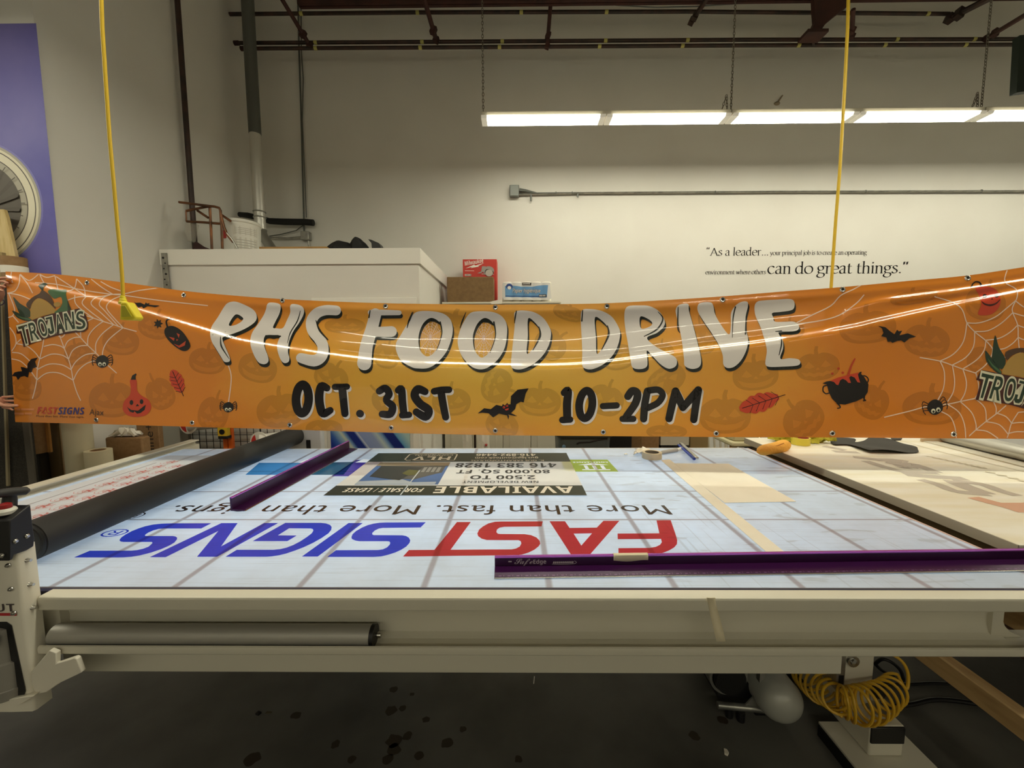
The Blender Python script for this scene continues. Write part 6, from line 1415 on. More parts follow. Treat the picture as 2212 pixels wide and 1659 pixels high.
part('strain_relief', MB().lathe([(.006, .02), (.009, .012), (.0085, .008), (.011, .004), (.0105, 0), (.014, -.004), (.014, -.012), (.006, -.012)], at(266, 650, Yc), n=16), M_plug, t)
q = [at(x, y, Yc - .016) for x, y in ((259, 652), (273, 652), (294, 686), (289, 692), (258, 691))]
bd = part('outlet_body', MB().prism(q, (0, .034, 0)), M_plug, t, bevel=.005)
q = [at(x, y, Yc - .019) for x, y in ((262, 660), (270, 660), (284, 684), (262, 684))]
part('outlet_face', MB().prism(q, (0, .003, 0)), mat('yellow_dull', (188, 180, 40), .6), bd, bevel=.001)
part('jaw', MB().prism([at(x, y, Yc - .01) for x, y in ((275, 655), (280, 660), (294, 686), (286, 683))], (0, .022, 0)), mat('yellow_bright', (232, 216, 40), .4), bd, bevel=.002)
Yd2 = 2.55
t, e = cord('power_cord', [(1834, -60), (1831, 60), (1824, 200), (1814, 370), (1805, 480), (1798, 580), (1794, 640), (1788, 700)], Yd2, 'yellow power cord passing behind the banner at the right', r=.0085)
part('outlet_body', MB().prism([e + Vector((x, -.02, z)) for x, z in ((-.02, 0), (.02, 0), (.05, -.09), (-.05, -.09))], (0, .04, 0)), M_plug, t, bevel=.005)

# ------------------------------------------------------------------ left side behind the table
def vboard(name, xl, xr, yt, Y, th, m, label, cat, lean=0.0, zb=0.0, yref=None, **k):
    """upright board: its left and right edge at a picture row, at distance Y, standing on the floor"""
    a_, b_ = at(xl, yt, Y), at(xr, yt, Y)
    return solo(name, MB().prism([(a_.x, Y, zb), (b_.x, Y, zb), (b_.x, Y + lean, a_.z), (a_.x, Y + lean, a_.z)], (0, th, 0)), m, label, cat, **k)
M_ply = mat('pale_plywood', (214, 192, 138), .7, noise=(5, (196, 170, 112), .45, .65), bscale=(6, 1, 1))
q = [at(x, y, 2.64) for x, y in ((-40, 452), (8, 452), (14, 470), (34, 556))]
solo('plywood_sheet', MB().prism([q[0], q[1], q[2], q[3], (q[3].x + .02, 2.64, 0), (q[0].x, 2.64, 0)], (0, .018, 0)), M_ply, 'pale plywood sheet leaning before the mural at the far left', 'plywood')
q = [at(x, y, 2.58) for x, y in ((-30, 540), (4, 545), (14, 620))]
solo('plywood_sheet', MB().prism([q[0], q[1], q[2], (q[2].x + .02, 2.58, 0), (q[0].x, 2.58, 0)], (0, .02, 0)), mat('brown_plywood', (160, 138, 90), .7), 'narrow darker plywood edge at the left border of the picture', 'plywood')
p = at(30, 565, 2.52); pz = at(30, 556, 2.52).z; cz_ = at(35, 977, 2.545).z + .002
t = thing('cardboard_tube', 'short brown cardboard tube with white band showing above the banner corner', 'tube', (p.x, 2.52, 0))
rr_ = .0565
part('tube', MB().lathe([(rr_, cz_), (rr_, pz), (rr_ - .006, pz), (rr_ - .006, cz_)], (p.x, 2.52, 0), n=28, closed=True), M_kraft, t)
part('paper_band', MB().lathe([(rr_ + .001, at(30, 588, 2.52).z - .01), (rr_ + .001, at(30, 576, 2.52).z)], (p.x, 2.52, 0), n=28), M_paper, t)
# dark mesh covered roll and grey strip beside the banner's left end
M_mesh = mat('dark_mesh', (40, 36, 30), .7, noise=(160, (70, 66, 56), .5, .62), bscale=(1, 1, 2))
p = at(14, 800, 2.36)
vboard('black_mesh_panel', -70, 28, 620, 2.43, .022, M_mesh, 'black mesh covered panel upright at the left end of the banner', 'panel')
vboard('grey_post', 19, 33, 660, 2.418, .010, mat('grey_strip', (92, 86, 76), .6), 'narrow grey upright strip along the black mesh panel', 'strip')
q = [at(x, y, 2.405) for x, y in ((0, 610), (3, 610), (18, 1050), (13, 1050))]
solo('wood_strip', MB().prism(q, (0, .011, 0)), mat('worn_strip', (150, 138, 108), .7), 'thin worn pale strip slanting along the black mesh panel', 'strip')
M_dkbox = mat('dark_panel', (58, 52, 42), .7)
vboard('orange_board', 33, 80, 700, 2.55, .012, mat('orange_card', (200, 150, 84), .7, noise=(4, (184, 134, 68), .4, .7)), 'orange brown card board standing under the banner left corner', 'board', zb=at(50, 977, 2.55).z)
p0 = at(35, 977, 2.545); p1 = at(83, 977, 2.545)
solo('dark_carton', MB().box(p0.x, p1.x, 2.548, 2.60, 0, p0.z), M_dkbox, 'dark grey carton below the orange card board', 'box', bevel=.004)
vboard('fibre_board', 66, 100, 700, 2.61, .012, mat('dull_tan', (120, 98, 62), .8), 'dull tan board edge behind the dark carton', 'board')
vboard('tan_board', 78, 124, 900, 2.645, .02, mat('tan_board_m', (206, 180, 134), .75, noise=(3, (190, 162, 114), .4, .7)), 'tan fibre board with a dent leaning left of the white paper roll', 'board')
def roll(name, cx, yt, Y, wpx, label, m=M_paper, core=True, cat='paper roll', zt=None):
    c = at(cx, yt, Y); r_ = wpx / 2 * Y / F; z = c.z if zt is None else zt
    t = thing(name, label, cat, (c.x, Y, 0))
    part('paper', MB().lathe([(.04 if core else .001, .0), (r_, 0), (r_, z), (.04 if core else .001, z)], (c.x, Y, 0), n=32, closed=core), m, t)
    if core: part('core', MB().lathe([(.034, .001), (.04, .001), (.04, z + .001), (.034, z + .001)], (c.x, Y, 0), n=24, closed=True), M_kraft, t)
    return t
roll('paper_roll', 150, 760, 2.62, 48, 'tall standing off white roll right of the tan board', mat('offwhite_roll', (206, 198, 168), .55))
roll('paper_roll', 212, 972, 2.6, 46, 'short open ended white roll standing by the table end rail', mat('cream_roll', (226, 216, 182), .55))
# carton with tissue, tall lettered carton, grey panel
p0, p1 = at(226, 950, 2.8), at(306, 945, 2.8)
t = thing('cardboard_box', 'closed brown carton with crumpled tissue on it behind the end rail', 'box', ((p0.x + p1.x) / 2, 3.05, 0))
part('carton', MB().box(p0.x, p1.x, 2.8, 2.87, 0, p1.z), M_kraft, t, bevel=.012)
part('flap_seam', MB().box(p0.x + .01, p1.x - .01, 2.832, 2.838, p1.z - .001, p1.z + .001), M_dkbox, t)
pz_ = p1.z
scrap('tissue_paper', [(p0.x + .03, 2.80), (p1.x - .05, 2.80), (p1.x - .06, 2.87), (p0.x + .04, 2.87)], pz_ + .002, 'crumpled white tissue lying on the brown carton', h=.045, n=11, amp=.02, cat='tissue')
p0, p1 = at(292, 930, 3.05), at(340, 930, 3.05)
t = thing('cardboard_box', 'tall brown carton with black lettering running up its side', 'box', ((p0.x + p1.x) / 2, 3.3, 0))
part('carton', MB().box(p0.x, p1.x, 3.06, 3.10, 0, 1.0), M_kraft, t, bevel=.004)
a = Art(); b0_ = at(334, 978, 3.06); b1_ = at(331, 918, 3.06)
a.text('eline+', (b0_.x, -(b0_.z - .03)), (b0_.x, -(b1_.z + .01)), .060, 0, 1, off=-.002)
part('lettering', art_mb(a, lambda x, y, l: (x, 3.0592, -y)), [mat('carton_ink', (46, 36, 28), .6)], t, ang=None)
vboard('upright_sheet', 338, 384, 880, 3.3, .03, mat('pale_grey_panel', (168, 168, 158), .6), 'pale grey panel between the lettered carton and the wire rack', 'panel')
vboard('upright_sheet', 383, 402, 880, 3.32, .03, mat('mid_grey_panel', (128, 126, 116), .6), 'narrow darker grey panel at the left side of the wire rack', 'panel')

# black wire grid rack with rolls and level
RACKY = 3.36
g0, g1 = at(402, 950, RACKY).x, at(652, 950, RACKY).x
t = thing('wire_grid_rack', 'black wire grid panel on the closet front behind the roller', 'wire rack', ((g0 + g1) / 2, RACKY, 0))
M_wire = mat('black_wire', (24, 22, 20), .4)
for x in (g0, g1): part('frame_bar', MB().tube([(x, RACKY, 0), (x, RACKY, 1.55)], .006, n=8), M_wire, t)
nvw = int((g1 - g0) / .058)
for k in range(1, nvw): part('wire', MB().tube([(g0 + (g1 - g0) * k / nvw, RACKY, .35), (g0 + (g1 - g0) * k / nvw, RACKY, 1.55)], .0028 if k != nvw // 2 + 3 else .006, n=6), M_wire, t)
for k in range(21): part('wire', MB().tube([(g0, RACKY, .36 + k * .058), (g1, RACKY, .36 + k * .058)], .0028, n=6), M_wire, t)
def filmroll(cx, cy, rp, Y, L, label):
    c = at(cx, cy, Y); r_ = rp * Y / F; d = Vector((.82, .45, .04)).normalized()
    t = thing('film_roll', label, 'film roll', c, 'white film rolls on the wire rack'); 
    f = Vector((-.25, -1, 0)).normalized()
    part('roll', MB().cyl(c, c + d * L, r_ * .78, n=32), mat('white_film', (222, 220, 212), .4), t)
    part('end_disc', MB().cyl(c + f * .006, c - f * .004, r_, n=36), M_white, t)
    a = Art(); a.poly([(r_ * .86 * math.cos(k * .1), r_ * .86 * math.sin(k * .1)) for k in range(17, 43)], 0, 1)
    u = Vector((0, 0, 1)); v = f.cross(u).normalized()
    part('label', art_mb(a, lambda x, y, l: c + f * .0075 + v * -x + u * -y), [mat('label_red', (196, 44, 40), .5)], t, ang=None)
    for k in range(3): pass
    return t
filmroll(406, 912, 26, 3.20, .34, 'white film roll with red label half hidden by the banner, left on the rack')
filmroll(562, 958, 26, 3.22, .22, 'white film roll with red label peeping over the black roller')
t = thing('spirit_level', 'orange spirit level hanging upright on the wire rack', 'level', at(495, 975, 3.3)); M_or = mat('level_orange', (226, 104, 30), .45)
for xl, xr in ((486, 491), (497, 502)):
    pa, pb = at(xl, 990, 3.3), at(xr, 930, 3.3); part('rail', MB().box(pa.x, pb.x, 3.29, 3.32, .55, 1.3), M_or, t, bevel=.002)
for z in (.62, .9, 1.26): part('web', MB().box(at(488, 960, 3.3).x, at(500, 960, 3.3).x, 3.297, 3.315, z, z + .03), M_or, t)
t = thing('tape_measure', 'yellow and black measure hanging beside the orange level', 'measure', at(482, 945, 3.26))
pa, pb = at(474, 946, 3.26), at(493, 922, 3.26)
part('case', MB().box(pa.x, pb.x, 3.24, 3.285, pa.z + .004, pb.z + .06), mat('tool_yellow', (220, 180, 40), .45), t, bevel=.006)
part('grip', MB().box(pa.x + .006, pb.x + .003, 3.236, 3.29, pa.z - .004, pa.z + .02), M_black, t, bevel=.004)
part('dial', MB().cyl(((pa.x + pb.x) / 2, 3.2395, pa.z + .055), ((pa.x + pb.x) / 2, 3.236, pa.z + .055), .022, n=20), M_black, t)
# shelf standard with hooks and blue poster on the closet front
px_ = at(680, 955, 3.49).x
t = thing('shelf_standard', 'white slotted shelf standard with hooks right of the roller end', 'shelf standard', (px_, 3.485, 0))
part('rail', MB().box(px_ - .03, px_ + .03, 3.468, 3.485, .2, 1.9), M_wmetal, t)
for z in (at(684, 934, 3.47).z, at(684, 955, 3.47).z, at(684, 915, 3.47).z): part('hook', MB().tube([(px_ + .005, 3.467, z + .012), (px_ + .005, 3.455, z), (px_ + .02, 3.45, z + .008)], .004, n=6), M_galv, t)
xl_, xr2_ = at(714, 955, 3.485).x, at(885, 955, 3.485).x; W2 = xr2_ - xl_; zq = at(800, 953, 3.485).z
mp_ = bpy.data.materials.new('poster_waves'); mp_.use_nodes = True; nt = mp_.node_tree; b = nt.nodes['Principled BSDF']; L = nt.links.new; N = nt.nodes.new
g_ = N('ShaderNodeNewGeometry'); sx_ = N('ShaderNodeSeparateXYZ'); L(g_.outputs['Position'], sx_.inputs[0])
def mth(op, a_, b_, c_=0.0):
    n = N('ShaderNodeMath'); n.operation = op
    for i_, k_ in enumerate((a_, b_, c_)):
        if isinstance(k_, (int, float)): n.inputs[i_].default_value = k_
        else: L(k_, n.inputs[i_])
    return n.outputs[0]
uu = mth('MULTIPLY_ADD', sx_.outputs[0], 1 / W2, -xl_ / W2); vv = mth('MULTIPLY_ADD', sx_.outputs[2], 1.04, -1.04 * zq)
cur = mth('MULTIPLY', mth('SINE', mth('MULTIPLY', vv, 2.2), 0.0), .45)
rp = N('ShaderNodeValToRGB'); L(mth('ADD', uu, cur), rp.inputs[0]); e = rp.color_ramp.elements
stops = [(0, (20, 52, 150)), (.08, (60, 104, 184)), (.17, (150, 186, 210)), (.205, (206, 216, 196)), (.25, (110, 152, 205)), (.285, (24, 46, 136)), (.375, (24, 46, 136)), (.395, (140, 158, 208)), (.41, (200, 210, 226)), (.43, (140, 158, 208)), (.58, (152, 168, 210)), (.645, (196, 214, 214)), (.71, (110, 152, 205)), (.745, (18, 38, 124)), (.86, (18, 38, 124)), (.88, (96, 160, 206)), (1, (176, 208, 206))]
e[0].position, e[0].color = 0, C(*stops[0][1]); e[1].position, e[1].color = 1, C(*stops[-1][1])
for p_, c_ in stops[1:-1]: n = e.new(p_); n.color = C(*c_)
L(rp.outputs[0], b.inputs['Base Color']); b.inputs['Roughness'].default_value = .4
solo('blue_poster', MB().box(xl_, xr2_, 3.492, 3.496, .3, 1.85), mp_, 'blue poster of flowing pale bands on the closet door', 'poster')
# bags hanging before the cabinets
M_bag = mat('white_bag', (222, 218, 204), .35, bump=(16, .5)); 
WB2 = lambda d: .10 * math.sin(9 * d.x + 4 * d.z) + .07 * math.sin(15 * d.z + 6 * d.x)
for cx, wp, nm, star in ((1010, 24, 'white plastic bag left of the dark gap before the cabinets', 0), (1043, 30, 'white plastic bag with small red star before the cabinets', 1)):
    c = at(cx, 955, 3.9); r_ = wp / 2 * 3.9 / F
    t = thing('plastic_bag', nm, 'bag', (c.x, 3.9, 0), 'white plastic bags before the cabinets')
    part('sack', MB().ball((c.x, 3.9, .52), 1, (r_, .08, .52), n=24, wob=WB2), M_bag, t)
    if star:
        s0 = at(1050, 962, 3.81); part('star', MB().prism([(s0.x + (.014 if k % 2 == 0 else .006) * math.sin(k * math.pi / 5), s0.y, s0.z + (.014 if k % 2 == 0 else .006) * math.cos(k * math.pi / 5)) for k in range(10)], (0, .03, 0)), mat('star_red', (170, 40, 40), .5), t)
c = at(1026, 955, 3.95); solo('gap_shade_strip', MB().tube([(c.x, 3.93, .3), (c.x + .004, 3.92, .7), (c.x - .008, 3.93, 1.0)], .011, n=8), mat('gap_shade_brown', (48, 26, 20), .6), 'dark strip standing in for the shaded gap between the two white bags', 'dark strip')  # dark colour put in for the shade between the bags
# grey bin, black crate, cartons behind the table
b0, b1 = at(1206, 958, 3.3), at(1322, 958, 3.3); bw = b1.x - b0.x; bxc = (b0.x + b1.x) / 2; zr = at(1260, 944, 3.3).z
t = thing('waste_bin', 'dark grey plastic bin behind the table, right of the cabinets', 'bin', (bxc, 3.5, 0)); M_bin = mat('bin_grey', (74, 80, 78), .5)
def rrect(w, d, z, n=4, r=.05):
    out = []
    for sx, sy, a0 in ((1, 1, 0), (-1, 1, 90), (-1, -1, 180), (1, -1, 270)):
        for k in range(n + 1): an = R(a0 + 90 * k / n); out.append((bxc + sx * (w / 2 - r) + r * math.cos(an), 3.3 + .21 + sy * (d / 2 - r) + r * math.sin(an), z))
    return out
mb = MB(); rows = [rrect(bw * .8, .34, 0), rrect(bw * .98, .40, zr - .03), rrect(bw * .98, .40, zr), rrect(bw * .93, .36, zr), rrect(bw * .78, .30, .03)]
n_ = len(rows[0])
mb.add([p for r_ in rows for p in r_], [(i * n_ + j, i * n_ + (j + 1) % n_, (i + 1) * n_ + (j + 1) % n_, (i + 1) * n_ + j) for i in range(4) for j in range(n_)] + [tuple(range(n_)), tuple(range(4 * n_, 5 * n_))])
part('body', mb, M_bin, t)
rows = [rrect(bw * 1.04, .43, zr - .004), rrect(bw * 1.08, .45, zr + .012), rrect(bw * 1.08, .45, zr + .03), rrect(bw * .94, .36, zr + .03), rrect(bw * .94, .36, zr - .004)]
mb = MB(); mb.add([p for r_ in rows for p in r_], [(i * n_ + j, i * n_ + (j + 1) % n_, ((i + 1) % 5) * n_ + (j + 1) % n_, ((i + 1) % 5) * n_ + j) for i in range(5) for j in range(n_)])
part('rim', mb, M_bin, t)
hq = [at(x, y, 3.312) for x, y in tr('T', [(280, 168), (300, 152), (400, 148), (480, 128), (560, 118)])]
part('swing_line', MB().tube(hq, .007, n=8), M_black, t)
part('blue_tag', MB().ball(at(1218, 966, 3.30), .016, (1, .4, 1.4), n=10), mat('tag_blue', (86, 120, 150), .5), t)
def carton(name, xl, xr, yt, Y, dep, m, label, cat='box', zb=0.0, bev=.004):
    a_, b_ = at(xl, yt, Y), at(xr, yt, Y); t = thing(name, label, cat, ((a_.x + b_.x) / 2, Y + dep / 2, zb))
    part('body', MB().box(a_.x, b_.x, Y, Y + dep, zb, a_.z), m, t, bevel=bev)
    part('seam', MB().box((a_.x + b_.x) / 2 - .018, (a_.x + b_.x) / 2 + .018, Y - .0006, Y + dep, a_.z - .002, a_.z + .0006), M_dkbox if m is not M_black else M_bin, t)
    return t
carton('black_box', 1318, 1366, 900, 3.55, .35, M_black, 'black storage crate right of the grey bin', 'crate')
carton('cardboard_box', 1362, 1388, 930, 3.7, .3, M_kraft2, 'narrow brown carton right of the black crate')
carton('cardboard_box', 1387, 1425, 910, 3.75, .3, M_kraft, 'wider brown carton behind the crumpled paper')
p_ = at(1460, 963, 3.75)
t = carton('storage_box', 1428, 1490, 920, 3.76, .34, mat('offwhite_box', (208, 204, 190), .5), 'off white box between the brown cartons behind the table', 'box', zb=p_.z)
carton('black_box', 1428, 1490, 964, 3.77, .3, M_black, 'black block standing in for the shaded gap under the off white box', 'crate')  # solid black block paints the shade of the gap below the box
carton('cardboard_box', 1492, 1531, 925, 3.8, .3, mat('kraft_olive', (150, 126, 82), .8), 'brown carton left of the white chair slats')
t = thing('slat_chair', 'white slat back chair behind the far right bed corner', 'chair', (at(1550, 955, 3.95).x, 4.0, 0))
ca, cb = at(1534, 955, 3.95).x, at(1572, 955, 3.95).x
for k in range(4): part('slat', MB().tube([(ca + (cb - ca) * (k / 3), 3.95, .46), (ca + (cb - ca) * (k / 3) - .03, 4.0, 1.0)], .011 if k < 3 else .018, n=8), M_wmetal, t)
part('top_rail', MB().tube([(ca - .05, 4.0, 1.0), (cb, 4.0, 1.0)], .016, n=8), M_wmetal, t)
part('seat', MB().box(ca - .04, cb + .04, 3.5, 3.96, .43, .46), M_wmetal, t, bevel=.01)
for x in (ca - .01, cb + .01):
    for y in (3.53, 3.92): part('leg', MB().cyl((x, y, 0), (x, y, .43), .014, n=8), M_wmetal, t)
c = at(1590, 955, 3.8); solo('black_bag', MB().ball((c.x + .14, 3.82, .5), 1, (.09, .09, .5), n=20, wob=WB2), M_black, 'black bag beside the white slat chair', 'bag')
p0, p1 = at(1582, 966, 3.1), at(1645, 962, 3.1)
t = thing('cream_shelf', 'cream shelf edge with folded covers left of the orange glove', 'shelf', ((p0.x + p1.x) / 2, 3.2, 0))
part('shelf_board', MB().box(p0.x, p1.x + .1, 3.1, 3.4, p0.z - .0, p0.z + .04), mat('cream_paint', (226, 220, 180), .5), t, bevel=.012)
part('folded_cover', MB().prism([(p0.x + .02, 3.13, p0.z + .042), (p1.x, 3.13, p0.z + .042), (p1.x, 3.13, p0.z + .10), (p0.x + .1, 3.13, p0.z + .16), (p0.x + .02, 3.13, p0.z + .14)], (0, .2, 0)), mat('cream_fabric', (206, 198, 160), .8), t, bevel=.01)
for x in (p0.x + .04, p1.x): part('leg', MB().box(x - .02, x + .02, 3.14, 3.18, 0, p0.z), M_wood, t)

# ------------------------------------------------------------------ under the table
# compressor
CYy = 1.5
c = at(1580, 1472, CYy); 
M_dktank = mat('tank_grey', (176, 176, 166), .35, metal=.1)
t = thing('air_compressor', 'black ended air compressor in a silver frame under the table', 'compressor', (c.x, 1.9, 0))
r_ = 34 * (CYy * .996 + .1) / F
part('motor', MB().lathe([(0, 0), (r_ * .96, 0), (r_, .012), (r_, .24), (r_ * .8, .26), (0, .26)], (c.x, CYy, c.z), (0, 1, 0), n=32), M_black, t)
part('shroud', MB().lathe([(r_ + .004, .02), (r_ + .014, .02), (r_ + .014, .2), (r_ + .004, .2)], (c.x, CYy, c.z), (0, 1, 0), n=32, closed=True), M_galv, t)
f0, f1 = on_z(1550, 1523, .05), on_z(1648, 1532, .05)
part('frame_rail', MB().tube([f0, f1], .014, n=12), M_galv, t)
part('frame_rail', MB().tube([f0 + Vector((0, .34, 0)), f1 + Vector((-.09, .34, 0))], .014, n=12), M_steel, t)
up_ = on_z(1640, 1530, .05); part('upright', MB().box(up_.x - .012, up_.x + .012, up_.y - .012, up_.y + .012, .05, .52), M_galv, t)
part('gusset', MB().prism([(up_.x - .012, up_.y, .06), (up_.x - .06, up_.y, .06), (up_.x - .012, up_.y, .12)], (0, .006, 0)), M_galv, t)
part('base_box', MB().box(f0.x + .01, up_.x, f0.y + .02, f0.y + .3, .064, .13), M_black, t)
part('guard_plate', MB().box(f0.x + .02, up_.x - .01, f0.y + .26, f0.y + .27, .1, .5), M_black, t)
for q_ in (f0 + Vector((.05, 0, 0)), f1 - Vector((.09, 0, 0)), f0 + Vector((.05, .34, 0)), f1 + Vector((-.13, .34, 0))): part('foot', MB().cyl((q_.x, q_.y, 0), (q_.x, q_.y, .04), .016, n=10), M_black, t)
part('bolt', MB().ball((up_.x + .014, up_.y - .013, .17), .006, n=8), M_steel, t)
tk = at(1708, 1542, 1.46); rt_ = 47 * 1.58 / F
t = thing('air_tank', 'grey round ended air tank beside the compressor frame', 'tank', (tk.x, 1.7, 0))
part('shell', MB().lathe([(rt_ * math.sin(k * math.pi / 20), .06 - .075 * math.cos(k * math.pi / 20)) for k in range(11)] + [(rt_, .5), (rt_ * .8, .56), (0, .58)], (tk.x, 1.47, tk.z), (0, 1, 0), n=36), M_dktank, t)
for y in (1.6, 1.9): part('saddle', MB().box(tk.x - .06, tk.x + .06, y - .02, y + .02, 0, tk.z - rt_ * .8), M_black, t)
# coiled hose
M_hose = mat('yellow_hose', (214, 168, 40), .35)
ax = [at(x, y, Y) for x, y, Y in ((1738, 1446, 1.62), (1762, 1468, 1.54), (1786, 1492, 1.46), (1812, 1512, 1.40), (1845, 1524, 1.37), (1878, 1522, 1.37), (1908, 1508, 1.39), (1934, 1488, 1.43))]
axs = []
for i in range(len(ax) - 1):
    for k in range(60): axs.append(ax[i].lerp(ax[i + 1], k / 60))
pts = []; ph = 0
for i, p in enumerate(axs):
    d = (axs[min(i + 1, len(axs) - 1)] - axs[max(i - 1, 0)]).normalized(); u = d.cross(Vector((0, 1, 0))).normalized(); w = d.cross(u).normalized()
    ph += 2 * math.pi * 17 / len(axs); rr = .056 + .006 * math.sin(i / 37); f_ = i / len(axs)
    pts.append(p + u * math.cos(ph) * rr * 1.12 + w * math.sin(ph) * rr * .8 + d * .018 * math.sin(ph + .5) )
tail = [at(x, y, Y) for x, y, Y in ((1957, 1488, 1.44), (1962, 1462, 1.45), (1954, 1436, 1.46), (1935, 1418, 1.48), (1912, 1409, 1.5), (1890, 1400, 1.52))]
t = thing('coiled_hose', 'yellow coiled air hose draped around the table leg', 'air hose', (ax[3].x, ax[3].y, .2))
part('coil', MB().tube(pts, .0052, n=8), M_hose, t)
tl = [pts[-1]] + [Vector((p.x, p.y, p.z)) for p in catmull3(tail)] if False else [pts[-1]] + tail
sp = []
for i in range(len(tl) - 1):
    for k in range(6):
        p0_, p1_, p2_, p3_ = tl[max(i - 1, 0)], tl[i], tl[i + 1], tl[min(i + 2, len(tl) - 1)]; tt_ = k / 6
        sp.append(.5 * ((2 * p1_) + (p2_ - p0_) * tt_ + (2 * p0_ - 5 * p1_ + 4 * p2_ - p3_) * tt_ ** 2 + (3 * p1_ - p0_ - 3 * p2_ + p3_) * tt_ ** 3))
sp.append(tl[-1]); part('tail', MB().tube(sp, .0056, n=8), M_hose, t)
part('fitting', MB().cyl(sp[-1], sp[-1] + Vector((-.02, .01, .02)), .008, n=10), M_steel, t)
def fcable(px, label, z=.012, r=.007):
    P_ = [on_z(x, y, zz) for x, y, zz in px]; sp = []
    for i in range(len(P_) - 1):
        for k in range(8):
            a_, b_, c_, d_ = P_[max(i - 1, 0)], P_[i], P_[i + 1], P_[min(i + 2, len(P_) - 1)]; t_ = k / 8
            sp.append(.5 * ((2 * b_) + (c_ - a_) * t_ + (2 * a_ - 5 * b_ + 4 * c_ - d_) * t_ ** 2 + (3 * b_ - a_ - 3 * c_ + d_) * t_ ** 3))
    sp.append(P_[-1]); return solo('floor_cable', MB().tube(sp, r, n=8), M_black, label, 'cable')
fcable([(1880, 1470, .03), (1910, 1477, .01), (1960, 1478, .008), (2010, 1476, .008), (2060, 1478, .008), (2110, 1486, .008)], 'thin black cable lying on the floor behind the hose')
fcable([(1895, 1523, .008), (1940, 1524, .008), (1975, 1520, .008), (2010, 1512, .008), (2050, 1512, .008), (2110, 1520, .008)], 'thick black cable on the floor in front of the hose', r=.009)
fcable([(1890, 1435, .10), (1905, 1424, .14), (1925, 1430, .14), (1945, 1448, .1), (1950, 1470, .05), (1930, 1462, .03), (1905, 1448, .06), (1892, 1436, .10)], 'black cable loop hanging beside the table leg', r=.007)
# blue spiky bow
c = at(594, 1456, 1.95); t = thing('blue_bow', 'small blue spiky gift bow hanging under the table', 'bow', c)
Mb = mat('bow_blue', (36, 70, 190), .3)
part('core', MB().ball(c, .012, n=10), Mb, t)
for k in range(14):
    an = k * 2 * math.pi / 14 + .1; L_ = .046 + .008 * (k % 3); d = Vector((math.cos(an), -.25 - .2 * (k % 2), math.sin(an))).normalized(); n_ = Vector((-math.sin(an), 0, math.cos(an)))
    part('petal', MB().prism([c, c + d * L_ * .55 + n_ * .009, c + d * L_, c + d * L_ * .55 - n_ * .009], (0, .002, 0)), Mb, t)
# the bow hangs from the support on a thread
part('thread', MB().tube([c, (c.x, c.y, .80)], .0012, n=5), Mb, t)
# little things on the floor
def litter(name, x, y, pts, m, label, cat='litter', h=.006):
    c = on_z(x, y, 0); return solo(name, MB().prism([(c.x + a_ * .01, c.y + b_ * .01, .0005) for a_, b_ in pts], (0, 0, h)), m, label, cat)
litter('pebble', 1568, 1627, [(-.8, -.6), (0, -1.2), (.9, -.4), (.8, .8), (-.2, 1.2)], M_cream, 'pale crumb on the floor near the lower right', h=.008)
litter('paper_shred', 1153, 1470, [(-.3, -2), (.1, -2), (.6, 2), (.2, 2)], M_paper, 'white paper shred on the floor under the table middle', h=.004)
litter('tape_scrap', 558, 1542, [(-1, -.4), (.6, -1), (1.2, .2), (-.4, .9)], M_black, 'black scrap on the floor left of centre')
litter('tape_scrap', 580, 1540, [(-1.2, -.5), (1.2, -.3), (1.4, .3), (-.9, .5)], mat('olive_scrap', (74, 66, 44), .7), 'olive scrap beside the black scrap on the floor', h=.003)
# floor stains as worn marks in the concrete
a = Art(); rnd = random.Random(5)
for cx, cy, s in ((850, 1490, 1.0), (845, 1535, 1.4), (870, 1530, .9), (725, 1608, 1.0), (852, 1600, 1.8), (880, 1590, 1.1), (838, 1640, 1.2), (905, 1632, 1.0), (545, 1640, 1.6), (760, 1640, 1.0), (640, 1545, 1.2), (1000, 1575, .8), (920, 1555, .9), (1560, 1555, 1.2), (1500, 1590, 1.2), (890, 1500, .6), (965, 1605, 1.4), (850, 1620, 1.5), (1120, 1640, .9)):
    c = on_z(cx, cy, 0); n = 11; a.poly([(c.x + .014 * s * (1 + .5 * rnd.random()) * math.cos(k * 2 * math.pi / n), c.y + .012 * s * (1 + .6 * rnd.random()) * math.sin(k * 2 * math.pi / n)) for k in range(n)], 0, 1, smooth=2)
o = solo('floor_stains', art_mb(a, lambda x, y, l: (x, y, .0008)), [mat('stain_dark', (52, 42, 30), .6)], 'scattered dark paint drips on the concrete floor', 'stains', kind='stuff', ang=None)

# ------------------------------------------------------------------ person at the left end of the banner (hands in view)
M_skin = mat('skin', (206, 152, 124), .5, noise=(18, (190, 128, 104), .4, .7))
def skin_mesh(name, nodes, edges, m, parent, sub=2, root=0):
    me = bpy.data.meshes.new(name); base = anc_loc(parent)
    me.from_pydata([tuple(Vector(n[0]) - base) for n in nodes], edges, []); me.materials.append(m)
    o = bpy.data.objects.new(name, me); COL.objects.link(o); o.parent = parent
    md = o.modifiers.new('skin', 'SKIN'); md.use_smooth_shade = True
    for i, n in enumerate(nodes):
        sv = me.skin_vertices[0].data[i]; r_ = n[1]; sv.radius = (r_, r_) if not isinstance(r_, tuple) else r_; sv.use_root = (i == root)
    s = o.modifiers.new('sub', 'SUBSURF'); s.levels = sub; s.render_levels = sub
    return o
hu = at(6, 618, yd(12) - .0); hl = at(16, 868, yd(30) - .0)      # upper and lower hand
px0 = Vector((-3.62, 2.03, 0))
per = thing('person', 'person at the left picture edge holding the banner end with both hands', 'person', (px0.x, px0.y, 0))
Nn, Ee = [], []
def node(p, r_): Nn.append((Vector(p), r_)); return len(Nn) - 1
